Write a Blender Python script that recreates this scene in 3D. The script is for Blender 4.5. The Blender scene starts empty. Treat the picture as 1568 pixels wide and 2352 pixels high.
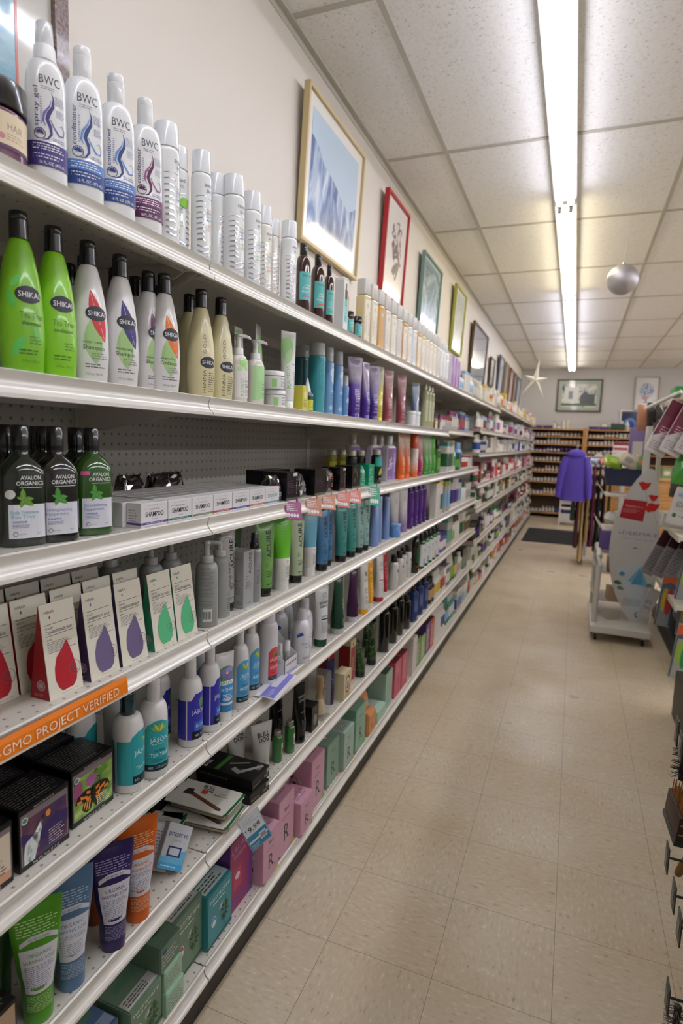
import bpy, bmesh, math, random
from mathutils import Vector, Matrix
from mathutils.geometry import tessellate_polygon
random.seed(11)
SC = bpy.context.scene
C = SC.collection
PI = math.pi

# ---------------------------------------------------------------- camera
CAM_H = 1.4335
def cam_axes(pitch, yaw, roll):
    cy, sy, cp, sp = math.cos(yaw), math.sin(yaw), math.cos(pitch), math.sin(pitch)
    f = Vector((-sy*cp, cy*cp, sp)); r = Vector((cy, sy, 0)); u = r.cross(f)
    cr, sr = math.cos(roll), math.sin(roll)
    return cr*r + sr*u, -sr*r + cr*u, f
cr_, cu_, cf_ = cam_axes(-.1221, .3716, .0353)
cam = bpy.data.cameras.new('camera'); cam_ob = bpy.data.objects.new('camera', cam); C.objects.link(cam_ob)
cam_ob.matrix_world = Matrix(((cr_.x, cu_.x, -cf_.x, 0), (cr_.y, cu_.y, -cf_.y, 0), (cr_.z, cu_.z, -cf_.z, CAM_H), (0, 0, 0, 1)))
cam.sensor_fit = 'VERTICAL'; cam.sensor_height = 36; cam.sensor_width = 24
cam.lens = 1352.08*36/2352; cam.clip_start = .02
cam.dof.use_dof = True; cam.dof.focus_distance = 1.28; cam.dof.aperture_fstop = 4.0
SC.camera = cam_ob
# ---------------------------------------------------------------- light and exposure
w = bpy.data.worlds.new('world'); SC.world = w; w.use_nodes = True
w.node_tree.nodes['Background'].inputs[0].default_value = (.9, .92, 1, 1)
w.node_tree.nodes['Background'].inputs[1].default_value = .25
TUBE = 11.8                      # radiance of the fluorescent tubes
SC.view_settings.view_transform = 'Standard'; SC.view_settings.look = 'None'
SC.view_settings.gamma = 1; SC.view_settings.use_curve_mapping = False
SC.view_settings.exposure = 0.3

# ---------------------------------------------------------------- materials
def lin(h):
    h = h.lstrip('#'); o = []
    for i in (0, 2, 4):
        c = int(h[i:i+2], 16)/255
        o.append(c/12.92 if c <= .04045 else ((c+.055)/1.055)**2.4)
    return (*o, 1)
MC = {}
def M(hx, rough=.42, metal=0, coat=0, trans=0, emit=0, alpha=1):
    k = (hx, rough, metal, coat, trans, emit, alpha)
    if k in MC: return MC[k]
    m = bpy.data.materials.new('paint_'+hx.lstrip('#')); m.use_nodes = True
    b = m.node_tree.nodes['Principled BSDF']; c = lin(hx)
    b.inputs['Base Color'].default_value = c; b.inputs['Roughness'].default_value = rough
    b.inputs['Metallic'].default_value = metal; b.inputs['Coat Weight'].default_value = coat
    b.inputs['Coat Roughness'].default_value = .06
    b.inputs['Transmission Weight'].default_value = trans; b.inputs['Alpha'].default_value = alpha
    if emit:
        b.inputs['Emission Color'].default_value = c; b.inputs['Emission Strength'].default_value = emit
    MC[k] = m
    return m
def node_mat(name):
    m = bpy.data.materials.new(name); m.use_nodes = True
    nt = m.node_tree; return m, nt, nt.nodes['Principled BSDF']
def N(nt, t, **kw):
    n = nt.nodes.new(t)
    for k, v in kw.items():
        if k.startswith('i_'): n.inputs[k[2:].replace('_', ' ')].default_value = v
        else: setattr(n, k, v)
    return n
def ramp(nt, fac, stops):
    r = N(nt, 'ShaderNodeValToRGB'); e = r.color_ramp.elements
    while len(e) < len(stops): e.new(.5)
    for q, (p, c) in zip(e, stops): q.position = p; q.color = lin(c) if isinstance(c, str) else c
    nt.links.new(fac, r.inputs[0]); return r.outputs[0]
GC = {}
def G(lo, hi, a=.25, b=.75, rough=.28):           # a two-colour printed fade up the height of a tube
    k = (lo, hi, a, b)
    if k in GC: return GC[k]
    m, nt, bs = node_mat('printed_fade'); t = N(nt, 'ShaderNodeTexCoord'); s = N(nt, 'ShaderNodeSeparateXYZ')
    nt.links.new(t.outputs['Generated'], s.inputs[0])
    nt.links.new(ramp(nt, s.outputs[2], [(a, lo), (b, hi)]), bs.inputs['Base Color'])
    bs.inputs['Roughness'].default_value = rough; bs.inputs['Coat Weight'].default_value = .5
    GC[k] = m; return m
def art(name, stops, scale=6, detail=6, dist=1.2, stretch=(1, 1, 1), rough=.12, coat=1, bands=None):
    m, nt, bs = node_mat(name); t = N(nt, 'ShaderNodeTexCoord'); mp = N(nt, 'ShaderNodeMapping')
    mp.inputs['Scale'].default_value = stretch; nt.links.new(t.outputs['Object'], mp.inputs[0])
    n = N(nt, 'ShaderNodeTexNoise', i_Scale=scale, i_Detail=detail, i_Distortion=dist)
    nt.links.new(mp.outputs[0], n.inputs['Vector'])
    nt.links.new(ramp(nt, n.outputs[0], stops), bs.inputs['Base Color'])
    bs.inputs['Roughness'].default_value = rough; bs.inputs['Coat Weight'].default_value = coat
    bs.inputs['Coat Roughness'].default_value = .04
    return m

# ---------------------------------------------------------------- object helpers
def mesh_ob(name, me, parent=None, loc=(0, 0, 0)):
    o = bpy.data.objects.new(name, me); C.objects.link(o); o.location = loc
    if parent: o.parent = parent
    return o
def tag(o, label, cat, group=None, kind=None):
    o['label'] = label; o['category'] = cat
    if group: o['group'] = group
    if kind: o['kind'] = kind
    return o
def thing(name, label, cat, loc=(0, 0, 0), rz=0, group=None):
    o = bpy.data.objects.new(name, None); C.objects.link(o); o.location = loc; o.rotation_euler = (0, 0, rz)
    o.empty_display_size = .05
    return tag(o, label, cat, group)
def finish(bm, name, mats, parent=None, loc=(0, 0, 0), smooth=True, ang=38):
    me = bpy.data.meshes.new(name); bm.normal_update(); bm.to_mesh(me); bm.free()
    for m in (mats if isinstance(mats, (list, tuple)) else [mats]): me.materials.append(m)
    if smooth:
        me.polygons.foreach_set('use_smooth', [True]*len(me.polygons))
        me.set_sharp_from_angle(angle=math.radians(ang))
    return mesh_ob(name, me, parent, loc)
def struct(o): o['kind'] = 'structure'; return o
def bbox(bm, x0, x1, y0, y1, z0, z1, mi=0):
    v = [bm.verts.new(p) for p in ((x0,y0,z0),(x1,y0,z0),(x1,y1,z0),(x0,y1,z0),(x0,y0,z1),(x1,y0,z1),(x1,y1,z1),(x0,y1,z1))]
    fs = [bm.faces.new([v[i] for i in f]) for f in ((3,2,1,0),(4,5,6,7),(0,1,5,4),(1,2,6,5),(2,3,7,6),(3,0,4,7))]
    for f in fs: f.material_index = mi
    return v, fs
def box(name, x0, x1, y0, y1, z0, z1, mat, parent=None, bev=0, loc=(0,0,0)):
    bm = bmesh.new(); bbox(bm, x0, x1, y0, y1, z0, z1)
    if bev: bmesh.ops.bevel(bm, geom=bm.edges[:], offset=bev, segments=2, affect='EDGES', profile=.6)
    return finish(bm, name, mat, parent, loc, smooth=bool(bev))
def extr(bm, pts, y0, y1, mi=0):                   # closed (x,z) outline extruded along Y
    a = [bm.verts.new((x, y0, z)) for x, z in pts]; b = [bm.verts.new((x, y1, z)) for x, z in pts]
    n = len(pts)
    fs = [bm.faces.new((a[i], a[(i+1) % n], b[(i+1) % n], b[i])) for i in range(n)]
    fs += [bm.faces.new(a[::-1]), bm.faces.new(b)]
    for f in fs: f.material_index = mi
    return fs
def tubebm(bm, pts, r, seg=8, mi=0, caps=True):     # round bar through points
    rings = []; pts = [Vector(p) for p in pts]
    for i, p in enumerate(pts):
        d = (pts[min(i+1, len(pts)-1)] - pts[max(i-1, 0)]).normalized()
        a = d.cross(Vector((0, 0, 1)) if abs(d.z) < .9 else Vector((1, 0, 0))).normalized(); b = d.cross(a)
        rr = r[i] if isinstance(r, (list, tuple)) else r
        rings.append([bm.verts.new(p + rr*(math.cos(t)*a + math.sin(t)*b)) for t in [2*PI*k/seg for k in range(seg)]])
    for A, B in zip(rings, rings[1:]):
        for k in range(seg):
            f = bm.faces.new((A[k], A[(k+1) % seg], B[(k+1) % seg], B[k])); f.material_index = mi
    if caps:
        for R_ in (rings[0][::-1], rings[-1]): bm.faces.new(R_).material_index = mi
def bar(name, pts, r, mat, parent=None, seg=8, loc=(0,0,0)):
    bm = bmesh.new(); tubebm(bm, pts, r, seg); bmesh.ops.recalc_face_normals(bm, faces=bm.faces[:])
    return finish(bm, name, mat, parent, loc)

# ---------------------------------------------------------------- lofted bodies (millimetres): rows (z, rx, ry, n)
def sgp(v, p): return math.copysign(abs(v)**p, v)
def secpt(r, t):
    e = 2/r[3]; return Vector((r[1]*sgp(math.cos(t), e), r[2]*sgp(math.sin(t), e), r[0]))
def loftbm(bm, prof, seg=28, bands=None, off=(0, 0, 0), mi0=0):
    off = Vector(off); rings = []
    for r in prof: rings.append([bm.verts.new((secpt(r, 2*PI*k/seg)+off)*.001) for k in range(seg)])
    for i, (A, B) in enumerate(zip(rings, rings[1:])):
        zm = (prof[i][0]+prof[i+1][0])/2; mi = mi0
        if bands:
            for q, zb in enumerate(bands):
                if zm > zb: mi = mi0+q+1
        for k in range(seg):
            f = bm.faces.new((A[k], A[(k+1) % seg], B[(k+1) % seg], B[k])); f.material_index = mi
    bm.faces.new(rings[0][::-1]).material_index = mi0
    bm.faces.new(rings[-1]).material_index = mi if bands else mi0
def loft(name, prof, mats, parent=None, seg=28, bands=None, off=(0, 0, 0)):
    bm = bmesh.new(); loftbm(bm, prof, seg, bands, off)
    return finish(bm, name, mats, parent)
def cyl(z0, z1, r, r1=None, n=2, ch=1.2):
    r1 = r if r1 is None else r1
    return [(z0, r-ch*.6, r-ch*.6, n), (z0+ch*.5, r, r, n), (z1-ch, r1, r1, n), (z1-ch*.3, r1-ch*.4, r1-ch*.4, n), (z1, r1-ch, r1-ch, n)]
def shoulder(h, rx, ry, sh, nk, n=2, foot=2.5, nn=2, pw=1.0):
    o = [(0, rx-foot, ry-foot, n), (foot*.35, rx-foot*.35, ry-foot*.35, n), (foot, rx, ry, n), (h*.4, rx, ry, n), (h-sh, rx, ry, n)]
    for i in range(1, 8):
        t = i/7*PI/2; k = math.cos(t)**pw
        nx = n+(nn-n)*(i/7)
        o.append((h-sh+sh*math.sin(t), nk+(rx-nk)*k, nk+(ry-nk)*k, nx))
    return o
def tubeprof(z0, h, r, wt, foot=None):
    f = foot or r; o = []
    for i in range(0, 9):
        t = i/8; e = t*t*(3-2*t)
        o.append((z0+(h-9-z0)*t, f+(r-f)*min(1, t*4) if i < 3 else r*(1-t**1.5)+1.6*t**1.5, (f+(r-f)*min(1, t*4)) if i < 3 else r+(wt-r)*e, 2))
    o += [(h-8.5, 1.1, wt, 3), (h, 1.0, wt, 3)]
    return o
class Wrap:                                        # maps (s, z) millimetres of a flat label onto a lofted body
    def __init__(self, prof, zref):
        self.p = prof; r = self.row(zref); self.t = [(0, 0)]; a = 0; q = secpt(r, 0)
        for k in range(1, 181):
            t = PI*k/180; c = secpt(r, t); a += (c.xy-q.xy).length; q = c; self.t.append((a, t))
    def row(self, z):
        p = self.p
        if z <= p[0][0]: return (z,)+tuple(p[0][1:4])
        for a, b in zip(p, p[1:]):
            if z <= b[0]:
                k = (z-a[0])/max(1e-6, b[0]-a[0]); return (z,)+tuple(a[i]+(b[i]-a[i])*k for i in (1, 2, 3))
        return (z,)+tuple(p[-1][1:4])
    def phi(self, s):
        v = abs(s); T = self.t; lo, hi = 0, len(T)-1
        if v >= T[-1][0]: return math.copysign(PI, s)
        while hi-lo > 1:
            m = (lo+hi)//2
            if T[m][0] <= v: lo = m
            else: hi = m
        k = (v-T[lo][0])/(T[hi][0]-T[lo][0]); return math.copysign(T[lo][1]+(T[hi][1]-T[lo][1])*k, s)
    def __call__(self, s, z, w_):
        r = self.row(z); t = self.phi(s); p = secpt(r, t)
        d = secpt(r, t+.02)-secpt(r, t-.02); n = Vector((d.y, -d.x, 0))
        if n.length < 1e-9: n = Vector((1, 0, 0))
        return (p+n.normalized()*w_)*.001
TC = {}
def textgeo(s, bold=0):
    k = (s, bold)
    if k in TC: return TC[k]
    cu = bpy.data.curves.new('t', 'FONT'); cu.body = s; cu.resolution_u = 2; cu.fill_mode = 'FRONT'; cu.offset = bold
    ob = bpy.data.objects.new('t', cu); C.objects.link(ob)
    me = bpy.data.meshes.new_from_object(ob.evaluated_get(bpy.context.evaluated_depsgraph_get()))
    vs = [(v.co.x, v.co.y) for v in me.vertices]; fs = [tuple(p.vertices) for p in me.polygons]
    bpy.data.objects.remove(ob); bpy.data.curves.remove(cu); bpy.data.meshes.remove(me)
    x0 = min(v[0] for v in vs); x1 = max(v[0] for v in vs)
    TC[k] = ([((x-x0)/(x1-x0), y/.7) for x, y in vs], fs, (x1-x0)/.7)
    return TC[k]
def stroke(pts, wd):
    L, R_ = [], []
    for i, p in enumerate(pts):
        a = pts[max(0, i-1)]; b = pts[min(len(pts)-1, i+1)]; dx, dz = b[0]-a[0], b[1]-a[1]; l = math.hypot(dx, dz) or 1
        h = (wd[i] if isinstance(wd, (list, tuple)) else wd)/2
        L.append((p[0]-dz/l*h, p[1]+dx/l*h)); R_.append((p[0]+dz/l*h, p[1]-dx/l*h))
    return L, R_
def decal(name, parent, mp, items, step=5.0, off=.25, rough=.4, curved=True, seed=3, label=None):
    rnd = random.Random(seed); big = bmesh.new(); small = bmesh.new(); mats = []; ix = {}
    def mi(c):
        k = c if isinstance(c, str) else c.name
        if k not in ix: ix[k] = len(mats); mats.append(M(c, rough) if isinstance(c, str) else c)
        return ix[k]
    def poly(bm, pts, w_, m):
        if len(pts) > 4:
            vs = [bm.verts.new((a, b, w_)) for a, b in pts]
            for t in tessellate_polygon([[Vector((a, b, 0)) for a, b in pts]]):
                try: f = bm.faces.new([vs[i] for i in t])
                except ValueError: continue
                f.material_index = m
        else:
            f = bm.faces.new([bm.verts.new((a, b, w_)) for a, b in pts]); f.material_index = m
    for i, it in enumerate(items):
        k = it[0]; w_ = off+i*.045
        if k == 'r': poly(big, [(it[1], it[2]), (it[3], it[2]), (it[3], it[4]), (it[1], it[4])], w_, mi(it[5]))
        elif k == 'e':
            a0 = it[6] if len(it) > 6 else 0
            pts = []
            for q in range(24):
                x, y = it[3]*math.cos(2*PI*q/24), it[4]*math.sin(2*PI*q/24)
                pts.append((it[1]+x*math.cos(a0)-y*math.sin(a0), it[2]+x*math.sin(a0)+y*math.cos(a0)))
            poly(big, pts, w_, mi(it[5]))
        elif k == 'o':                              # ring
            n = 28; m = mi(it[5]); P_ = [(math.cos(2*PI*q/n), math.sin(2*PI*q/n)) for q in range(n+1)]
            for q in range(n): poly(small, [(it[1]+P_[q][0]*it[3], it[2]+P_[q][1]*it[3]), (it[1]+P_[q+1][0]*it[3], it[2]+P_[q+1][1]*it[3]), (it[1]+P_[q+1][0]*it[4], it[2]+P_[q+1][1]*it[4]), (it[1]+P_[q][0]*it[4], it[2]+P_[q][1]*it[4])], w_, m)
        elif k == 'p': poly(big, it[1], w_, mi(it[2]))
        elif k == 'lf':                             # leaf: centre, half length, half width, angle, colour
            _, cx, cz, L, W_, a0, c = it[:7]; pts = []
            for q in range(-6, 7): t = q/6; pts.append((L*t, W_*(1-t*t)))
            for q in range(5, -6, -1): t = q/6; pts.append((L*t, -W_*(1-t*t)))
            poly(big, [(cx+x*math.cos(a0)-y*math.sin(a0), cz+x*math.sin(a0)+y*math.cos(a0)) for x, y in pts], w_, mi(c))
        elif k == 's':
            L, R_ = stroke(it[1], it[2]); m = mi(it[3])
            for q in range(len(L)-1): poly(big, [L[q], R_[q], R_[q+1], L[q+1]], w_, m)
        elif k == 'm':                              # small print: s0,z0,s1,z1,lines,colour
            _, s0, z0, s1, z1, n, c = it[:7]; m = mi(c); dz = (z1-z0)/n
            for q in range(n):
                z = z1-(q+.5)*dz; s = s0; end = s0+(s1-s0)*rnd.uniform(.72, 1)
                while s < end-1:
                    l = min(rnd.uniform(1.2, 4.5)*max(1, dz/2.2), end-s); poly(small, [(s, z-dz*.2), (s+l, z-dz*.2), (s+l, z+dz*.2), (s, z+dz*.2)], w_, m); s += l+.3*dz+.2
        elif k == 't':                              # text, s, z(baseline), cap height, colour, width, align, rotation
            _, s_, cs, cz, h, c = it[:6]; W_ = it[6] if len(it) > 6 else None; al = it[7] if len(it) > 7 else 'c'
            ro = it[8] if len(it) > 8 else 0; bo = it[9] if len(it) > 9 else 0
            vs, fs, asp = textgeo(s_, bo); wd = W_ or asp*h; x0 = {'c': -wd/2, 'l': 0, 'r': -wd}[al]; m = mi(c)
            ca, sa = math.cos(ro), math.sin(ro); bv = []
            for x, y in vs:
                x = x0+x*wd; y = y*h; bv.append(small.verts.new((cs+x*ca-y*sa, cz+x*sa+y*ca, w_)))
            for f in fs:
                try: small.faces.new([bv[q] for q in f]).material_index = m
                except ValueError: pass
    if curved:
        if big.verts:
            for ax in (0, 1):
                st = step if ax == 0 else step*3
                lo = min(v.co[ax] for v in big.verts); hi = max(v.co[ax] for v in big.verts); q = math.floor(lo/st)*st+st
                while q < hi:
                    co = [0, 0, 0]; no = [0, 0, 0]; co[ax] = q; no[ax] = 1
                    bmesh.ops.bisect_plane(big, geom=big.verts[:]+big.edges[:]+big.faces[:], plane_co=co, plane_no=no, dist=1e-4); q += st
    me = bpy.data.meshes.new('tmp'); small.to_mesh(me); small.free(); big.from_mesh(me); bpy.data.meshes.remove(me)
    for v in big.verts: v.co = mp(v.co.x, v.co.y, v.co.z)
    o = finish(big, name, mats, parent, smooth=False)
    if label: o['label'] = label
    return o
def front(d): return lambda s, z, w_: Vector((d/2+w_, s, z))*.001          # +X face of a box of depth d
def left(wd): return lambda s, z, w_: Vector((s, -wd/2-w_, z))*.001          # -Y face
def top(h): return lambda s, t, w_: Vector((-t, s, h+w_))*.001
def zs(items, ks, kz, dz=0):                         # enlarge a label design
    o = []
    for it in items:
        k = it[0]
        if k in 'rm': o.append((k, it[1]*ks, it[2]*kz+dz, it[3]*ks, it[4]*kz+dz)+tuple(it[5:]))
        elif k == 't': o.append((k, it[1], it[2]*ks, it[3]*kz+dz, it[4]*kz, it[5], it[6]*ks if len(it) > 6 and it[6] else None)+tuple(it[7:]))
        elif k == 'p': o.append((k, [(a*ks, b*kz+dz) for a, b in it[1]])+tuple(it[2:]))
        elif k == 's': o.append((k, [(a*ks, b*kz+dz) for a, b in it[1]])+tuple(it[2:]))
        else: o.append((k, it[1]*ks, it[2]*kz+dz, it[3]*ks, it[4]*kz)+tuple(it[5:]))
    return o
def dup(root, loc, label=None, rz=None, group=None, drop=()):
    r = root.copy(); C.objects.link(r); r.location = loc
    if rz is not None: r.rotation_euler = (0, 0, rz)
    if label: r['label'] = label
    if group: r['group'] = group
    for ch in list(root.children):
        if ch.name.split('.')[0] in drop: continue
        c = ch.copy(); C.objects.link(c); c.parent = r
        for g in ch.children:
            d = g.copy(); C.objects.link(d); d.parent = c
    return r

# ================================================================ the room
FX0, FY0, TS = -.5547, 1.4305, .3048
RX0, RX1, RY0, RY1, CZ = -1.15, 7.6, -2.6, 13.1, 3.03
def floor_mat():
    m, nt, b = node_mat('vinyl_floor_tile'); L = nt.links.new
    t = N(nt, 'ShaderNodeTexCoord'); mp = N(nt, 'ShaderNodeMapping', vector_type='POINT')
    mp.inputs['Location'].default_value = (-FX0/TS+40, -FY0/TS+40, 0); mp.inputs['Scale'].default_value = (1/TS, 1/TS, 1)
    L(t.outputs['Object'], mp.inputs[0])
    br = N(nt, 'ShaderNodeTexBrick', offset=0, squash=1); br.inputs['Scale'].default_value = 1
    for k, v in (('Mortar Size', .0032), ('Brick Width', 1), ('Row Height', 1), ('Mortar Smooth', .3)): br.inputs[k].default_value = v
    br.inputs['Color1'].default_value = (.46, .46, .46, 1); br.inputs['Color2'].default_value = (.54, .54, .54, 1)
    L(mp.outputs[0], br.inputs[0])
    ck = N(nt, 'ShaderNodeTexChecker', i_Scale=1); L(mp.outputs[0], ck.inputs[0])
    def flecks(sx, sy):
        m2 = N(nt, 'ShaderNodeMapping'); m2.inputs['Scale'].default_value = (sx, sy, 1); L(t.outputs['Object'], m2.inputs[0])
        n = N(nt, 'ShaderNodeTexNoise', i_Scale=1, i_Detail=3, i_Roughness=.6); L(m2.outputs[0], n.inputs['Vector']); return n.outputs[0]
    mx = N(nt, 'ShaderNodeMix', data_type='FLOAT'); L(ck.outputs['Fac'], mx.inputs[0]); L(flecks(38, 95), mx.inputs[2]); L(flecks(95, 38), mx.inputs[3])
    base = ramp(nt, mx.outputs[0], [(.27, 'a9997f'), (.38, 'd0c2a9'), (.60, 'd8cab2'), (.70, 'e6dcc9')])
    big = N(nt, 'ShaderNodeTexNoise', i_Scale=2.2, i_Detail=4); L(t.outputs['Object'], big.inputs['Vector'])
    stain = ramp(nt, big.outputs[0], [(.32, 'efe8dc'), (.5, 'f9f6f1'), (.68, 'ffffff')])
    m1 = N(nt, 'ShaderNodeMixRGB', blend_type='MULTIPLY', i_Fac=1); L(base, m1.inputs[1]); L(stain, m1.inputs[2])
    m3 = N(nt, 'ShaderNodeMixRGB', blend_type='MIX'); L(br.outputs['Fac'], m3.inputs[0]); L(m1.outputs[0], m3.inputs[1]); m3.inputs[2].default_value = lin('94826a')
    L(m3.outputs[0], b.inputs['Base Color'])
    L(ramp(nt, big.outputs[0], [(.3, (.42,)*3+(1,)), (.7, (.27,)*3+(1,))]), b.inputs['Roughness'])
    bp = N(nt, 'ShaderNodeBump', i_Strength=.15, i_Distance=.002); L(br.outputs['Fac'], bp.inputs['Height']); bp.invert = True; L(bp.outputs[0], b.inputs['Normal'])
    b.inputs['Specular IOR Level'].default_value = .35
    return m
def wall_mat(c):
    m, nt, b = node_mat('painted_wall'); n = N(nt, 'ShaderNodeTexNoise', i_Scale=180, i_Detail=3)
    t = N(nt, 'ShaderNodeTexCoord'); nt.links.new(t.outputs['Object'], n.inputs['Vector'])
    bp = N(nt, 'ShaderNodeBump', i_Strength=.08, i_Distance=.001); nt.links.new(n.outputs[0], bp.inputs['Height']); nt.links.new(bp.outputs[0], b.inputs['Normal'])
    b.inputs['Base Color'].default_value = lin(c); b.inputs['Roughness'].default_value = .55
    return m
def ceil_mat():
    m, nt, b = node_mat('acoustic_ceiling_tile'); L = nt.links.new; t = N(nt, 'ShaderNodeTexCoord')
    n = N(nt, 'ShaderNodeTexNoise', i_Scale=85, i_Detail=4, i_Roughness=.65); L(t.outputs['Object'], n.inputs['Vector'])
    v = N(nt, 'ShaderNodeTexVoronoi', i_Scale=120); L(t.outputs['Object'], v.inputs['Vector'])
    L(ramp(nt, n.outputs[0], [(.30, 'b0aba1'), (.39, 'ece9e4'), (.6, 'f2f0ec')]), b.inputs['Base Color'])
    bp = N(nt, 'ShaderNodeBump', i_Strength=.35, i_Distance=.002); L(n.outputs[0], bp.inputs['Height']); L(bp.outputs[0], b.inputs['Normal'])
    b.inputs['Roughness'].default_value = .9
    return m
struct(box('floor', RX0-.1, RX1, RY0, RY1+.1, -.05, 0, floor_mat()))
struct(box('ceiling', RX0-.1, RX1, RY0, RY1+.1, CZ, CZ+.05, ceil_mat()))
WM = wall_mat('d9d1c4'); WB = wall_mat('cbc8c5')
struct(box('wall_left', RX0-.1, RX0, RY0, RY1, 0, CZ, WM))
struct(box('wall_back', RX0-.1, RX1, RY1, RY1+.1, 0, CZ, WB))
struct(box('wall_right', RX1, RX1+.1, RY0, RY1+.1, 0, CZ, WB))
struct(box('wall_front', RX0-.1, RX1, RY0-.1, RY0, 0, CZ, WB))
TM = M('bdb9ab', .5)
bm = bmesh.new()                                     # lay-in ceiling grid
for x in (-.7866, -.177, .4325, 1.042, 1.652, 2.261, 2.871, 3.48, 4.09, 4.7, 5.31, 5.92, 6.53, 7.14): bbox(bm, x-.012, x+.012, RY0, RY1, CZ-.006, CZ+.002)
y = 2.199-1.2192*3
while y < RY1:
    bbox(bm, RX0, RX1, y-.012, y+.012, CZ-.0055, CZ+.002); y += 1.2192
struct(finish(bm, 'trim_1', TM, smooth=False))
bm = bmesh.new(); bbox(bm, RX0, RX0+.026, RY0, 1.905, CZ-.008, CZ); bbox(bm, RX0, RX0+.002, RY0, 1.905, CZ-.032, CZ)
bbox(bm, RX0, RX0+.028, 1.9, RY1, CZ-.011, CZ); bbox(bm, RX0, RX0+.003, 1.9, RY1, CZ-.035, CZ)
struct(finish(bm, 'trim_2', TM, smooth=False))
struct(box('trim_3', RX0, RX1, RY1-.026, RY1, CZ-.01, CZ, TM))
struct(box('baseboard_back', RX0, RX1, RY1-.012, RY1, 0, .1, M('2b2724', .5)))

# ---------------------------------------------------------------- fluorescent strips
def strip_light(x, y0, y1, col, label, on=1.0):
    t = thing('ceiling_light', label, 'light fixture', (x, (y0+y1)/2, CZ), 0, 'fluorescent strip lights on the ceiling')
    h = (y1-y0)/2; hm = M('d8d6d0', .4)
    bm = bmesh.new(); extr(bm, [(-.066, 0), (-.066, -.05), (-.05, -.058), (.05, -.058), (.066, -.05), (.066, 0)], -h+.01, h-.01)
    bmesh.ops.recalc_face_normals(bm, faces=bm.faces[:]); finish(bm, 'housing', hm, t, smooth=False)
    for s in (-1, 1):
        bar('fluorescent_tube', [(s*.034, -h+.05, -.078), (s*.034, h-.05, -.078)], .019, M(col, .3, emit=TUBE*on), t, 12)
        for e in (-1, 1): box('lamp_socket', s*.034-.012, s*.034+.012, e*(h-.038)-.012, e*(h-.038)+.012, -.1, -.05, M('8f8c86', .5), t, .003)
    return t
strip_light(-.177, -.78, 1.66, 'f2f4ff', 'strip light with twin tubes above the camera end of the aisle')
strip_light(-.177, 1.68, 4.16, 'eff1ff', 'largest nearest twin tube strip light over the aisle')
strip_light(-.177, 4.18, 6.64, 'fbf0d4', 'warm tinted twin tube strip light, second from the near end')
strip_light(-.177, 6.66, 9.1, 'eceeff', 'cool white twin tube strip light, third from the near end')
strip_light(-.177, 9.12, 10.3, 'f0f1ff', 'short twin tube strip light before the farthest one')
strip_light(-.177, 10.32, 12.7, 'f8f2ea', 'farthest twin tube strip light near the back wall')
for k in range(2):  # unseen lamp rows added on the right to brighten the shelf fronts
  for i, y in enumerate((-.8, 1.7, 4.2, 6.7, 9.2)):
    strip_light((2.30, 5.31)[k], y, y+2.44, 'f4f5ff', 'strip light %s, %s from the front' % (('over the neighbouring aisle', 'in the farthest row')[k], ('first', 'second', 'third', 'fourth', 'fifth')[i]), 2.1 if k else 1.5)

# ================================================================ gondola shelving along the left wall
WHT = M('cfcabd', .36, coat=.2)
def peg_mat():
    m, nt, b = node_mat('pegboard'); L = nt.links.new; t = N(nt, 'ShaderNodeTexCoord'); mp = N(nt, 'ShaderNodeVectorMath', operation='MODULO')
    mp.inputs[1].default_value = (10, .0262, .0262); L(t.outputs['Object'], mp.inputs[0])
    s = N(nt, 'ShaderNodeVectorMath', operation='SUBTRACT'); s.inputs[1].default_value = (0, .0131, .0131); L(mp.outputs[0], s.inputs[0])
    q = N(nt, 'ShaderNodeVectorMath', operation='MULTIPLY'); q.inputs[1].default_value = (0, 1, 1); L(s.outputs[0], q.inputs[0])
    l = N(nt, 'ShaderNodeVectorMath', operation='LENGTH'); L(q.outputs[0], l.inputs[0])
    L(ramp(nt, l.outputs['Value'], [(.0034, '15120f'), (.0040, 'b0aca2')]), b.inputs['Base Color']); b.inputs['Roughness'].default_value = .5
    return m
def deck_mat():                                       # punched holes in two staggered rows behind the lip
    m, nt, b = node_mat('punched_shelf_steel'); L = nt.links.new; t = N(nt, 'ShaderNodeTexCoord'); outs = []
    for dx, dy in ((-.7585, .0), (-.7815, .0132), (-.86, 0), (-.94, .0132)):
        a = N(nt, 'ShaderNodeVectorMath', operation='ADD'); a.inputs[1].default_value = (-dx, dy+10, 0); L(t.outputs['Object'], a.inputs[0])
        s = N(nt, 'ShaderNodeSeparateXYZ'); L(a.outputs[0], s.inputs[0])
        mo = N(nt, 'ShaderNodeMath', operation='MODULO'); mo.inputs[1].default_value = .0264; L(s.outputs[1], mo.inputs[0])
        su = N(nt, 'ShaderNodeMath', operation='SUBTRACT'); su.inputs[1].default_value = .0132; L(mo.outputs[0], su.inputs[0])
        c = N(nt, 'ShaderNodeCombineXYZ'); L(s.outputs[0], c.inputs[0]); L(su.outputs[0], c.inputs[1])
        l = N(nt, 'ShaderNodeVectorMath', operation='LENGTH'); L(c.outputs[0], l.inputs[0]); outs.append(l.outputs['Value'])
    o = outs[0]
    for k in outs[1:]:
        mn = N(nt, 'ShaderNodeMath', operation='MINIMUM'); L(o, mn.inputs[0]); L(k, mn.inputs[1]); o = mn.outputs[0]
    L(ramp(nt, o, [(.0029, '17130f'), (.0034, 'd6d1c5')]), b.inputs['Base Color']); b.inputs['Roughness'].default_value = .34
    b.inputs['Coat Weight'].default_value = .25
    return m
PEG, DECK = peg_mat(), deck_mat()
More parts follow.
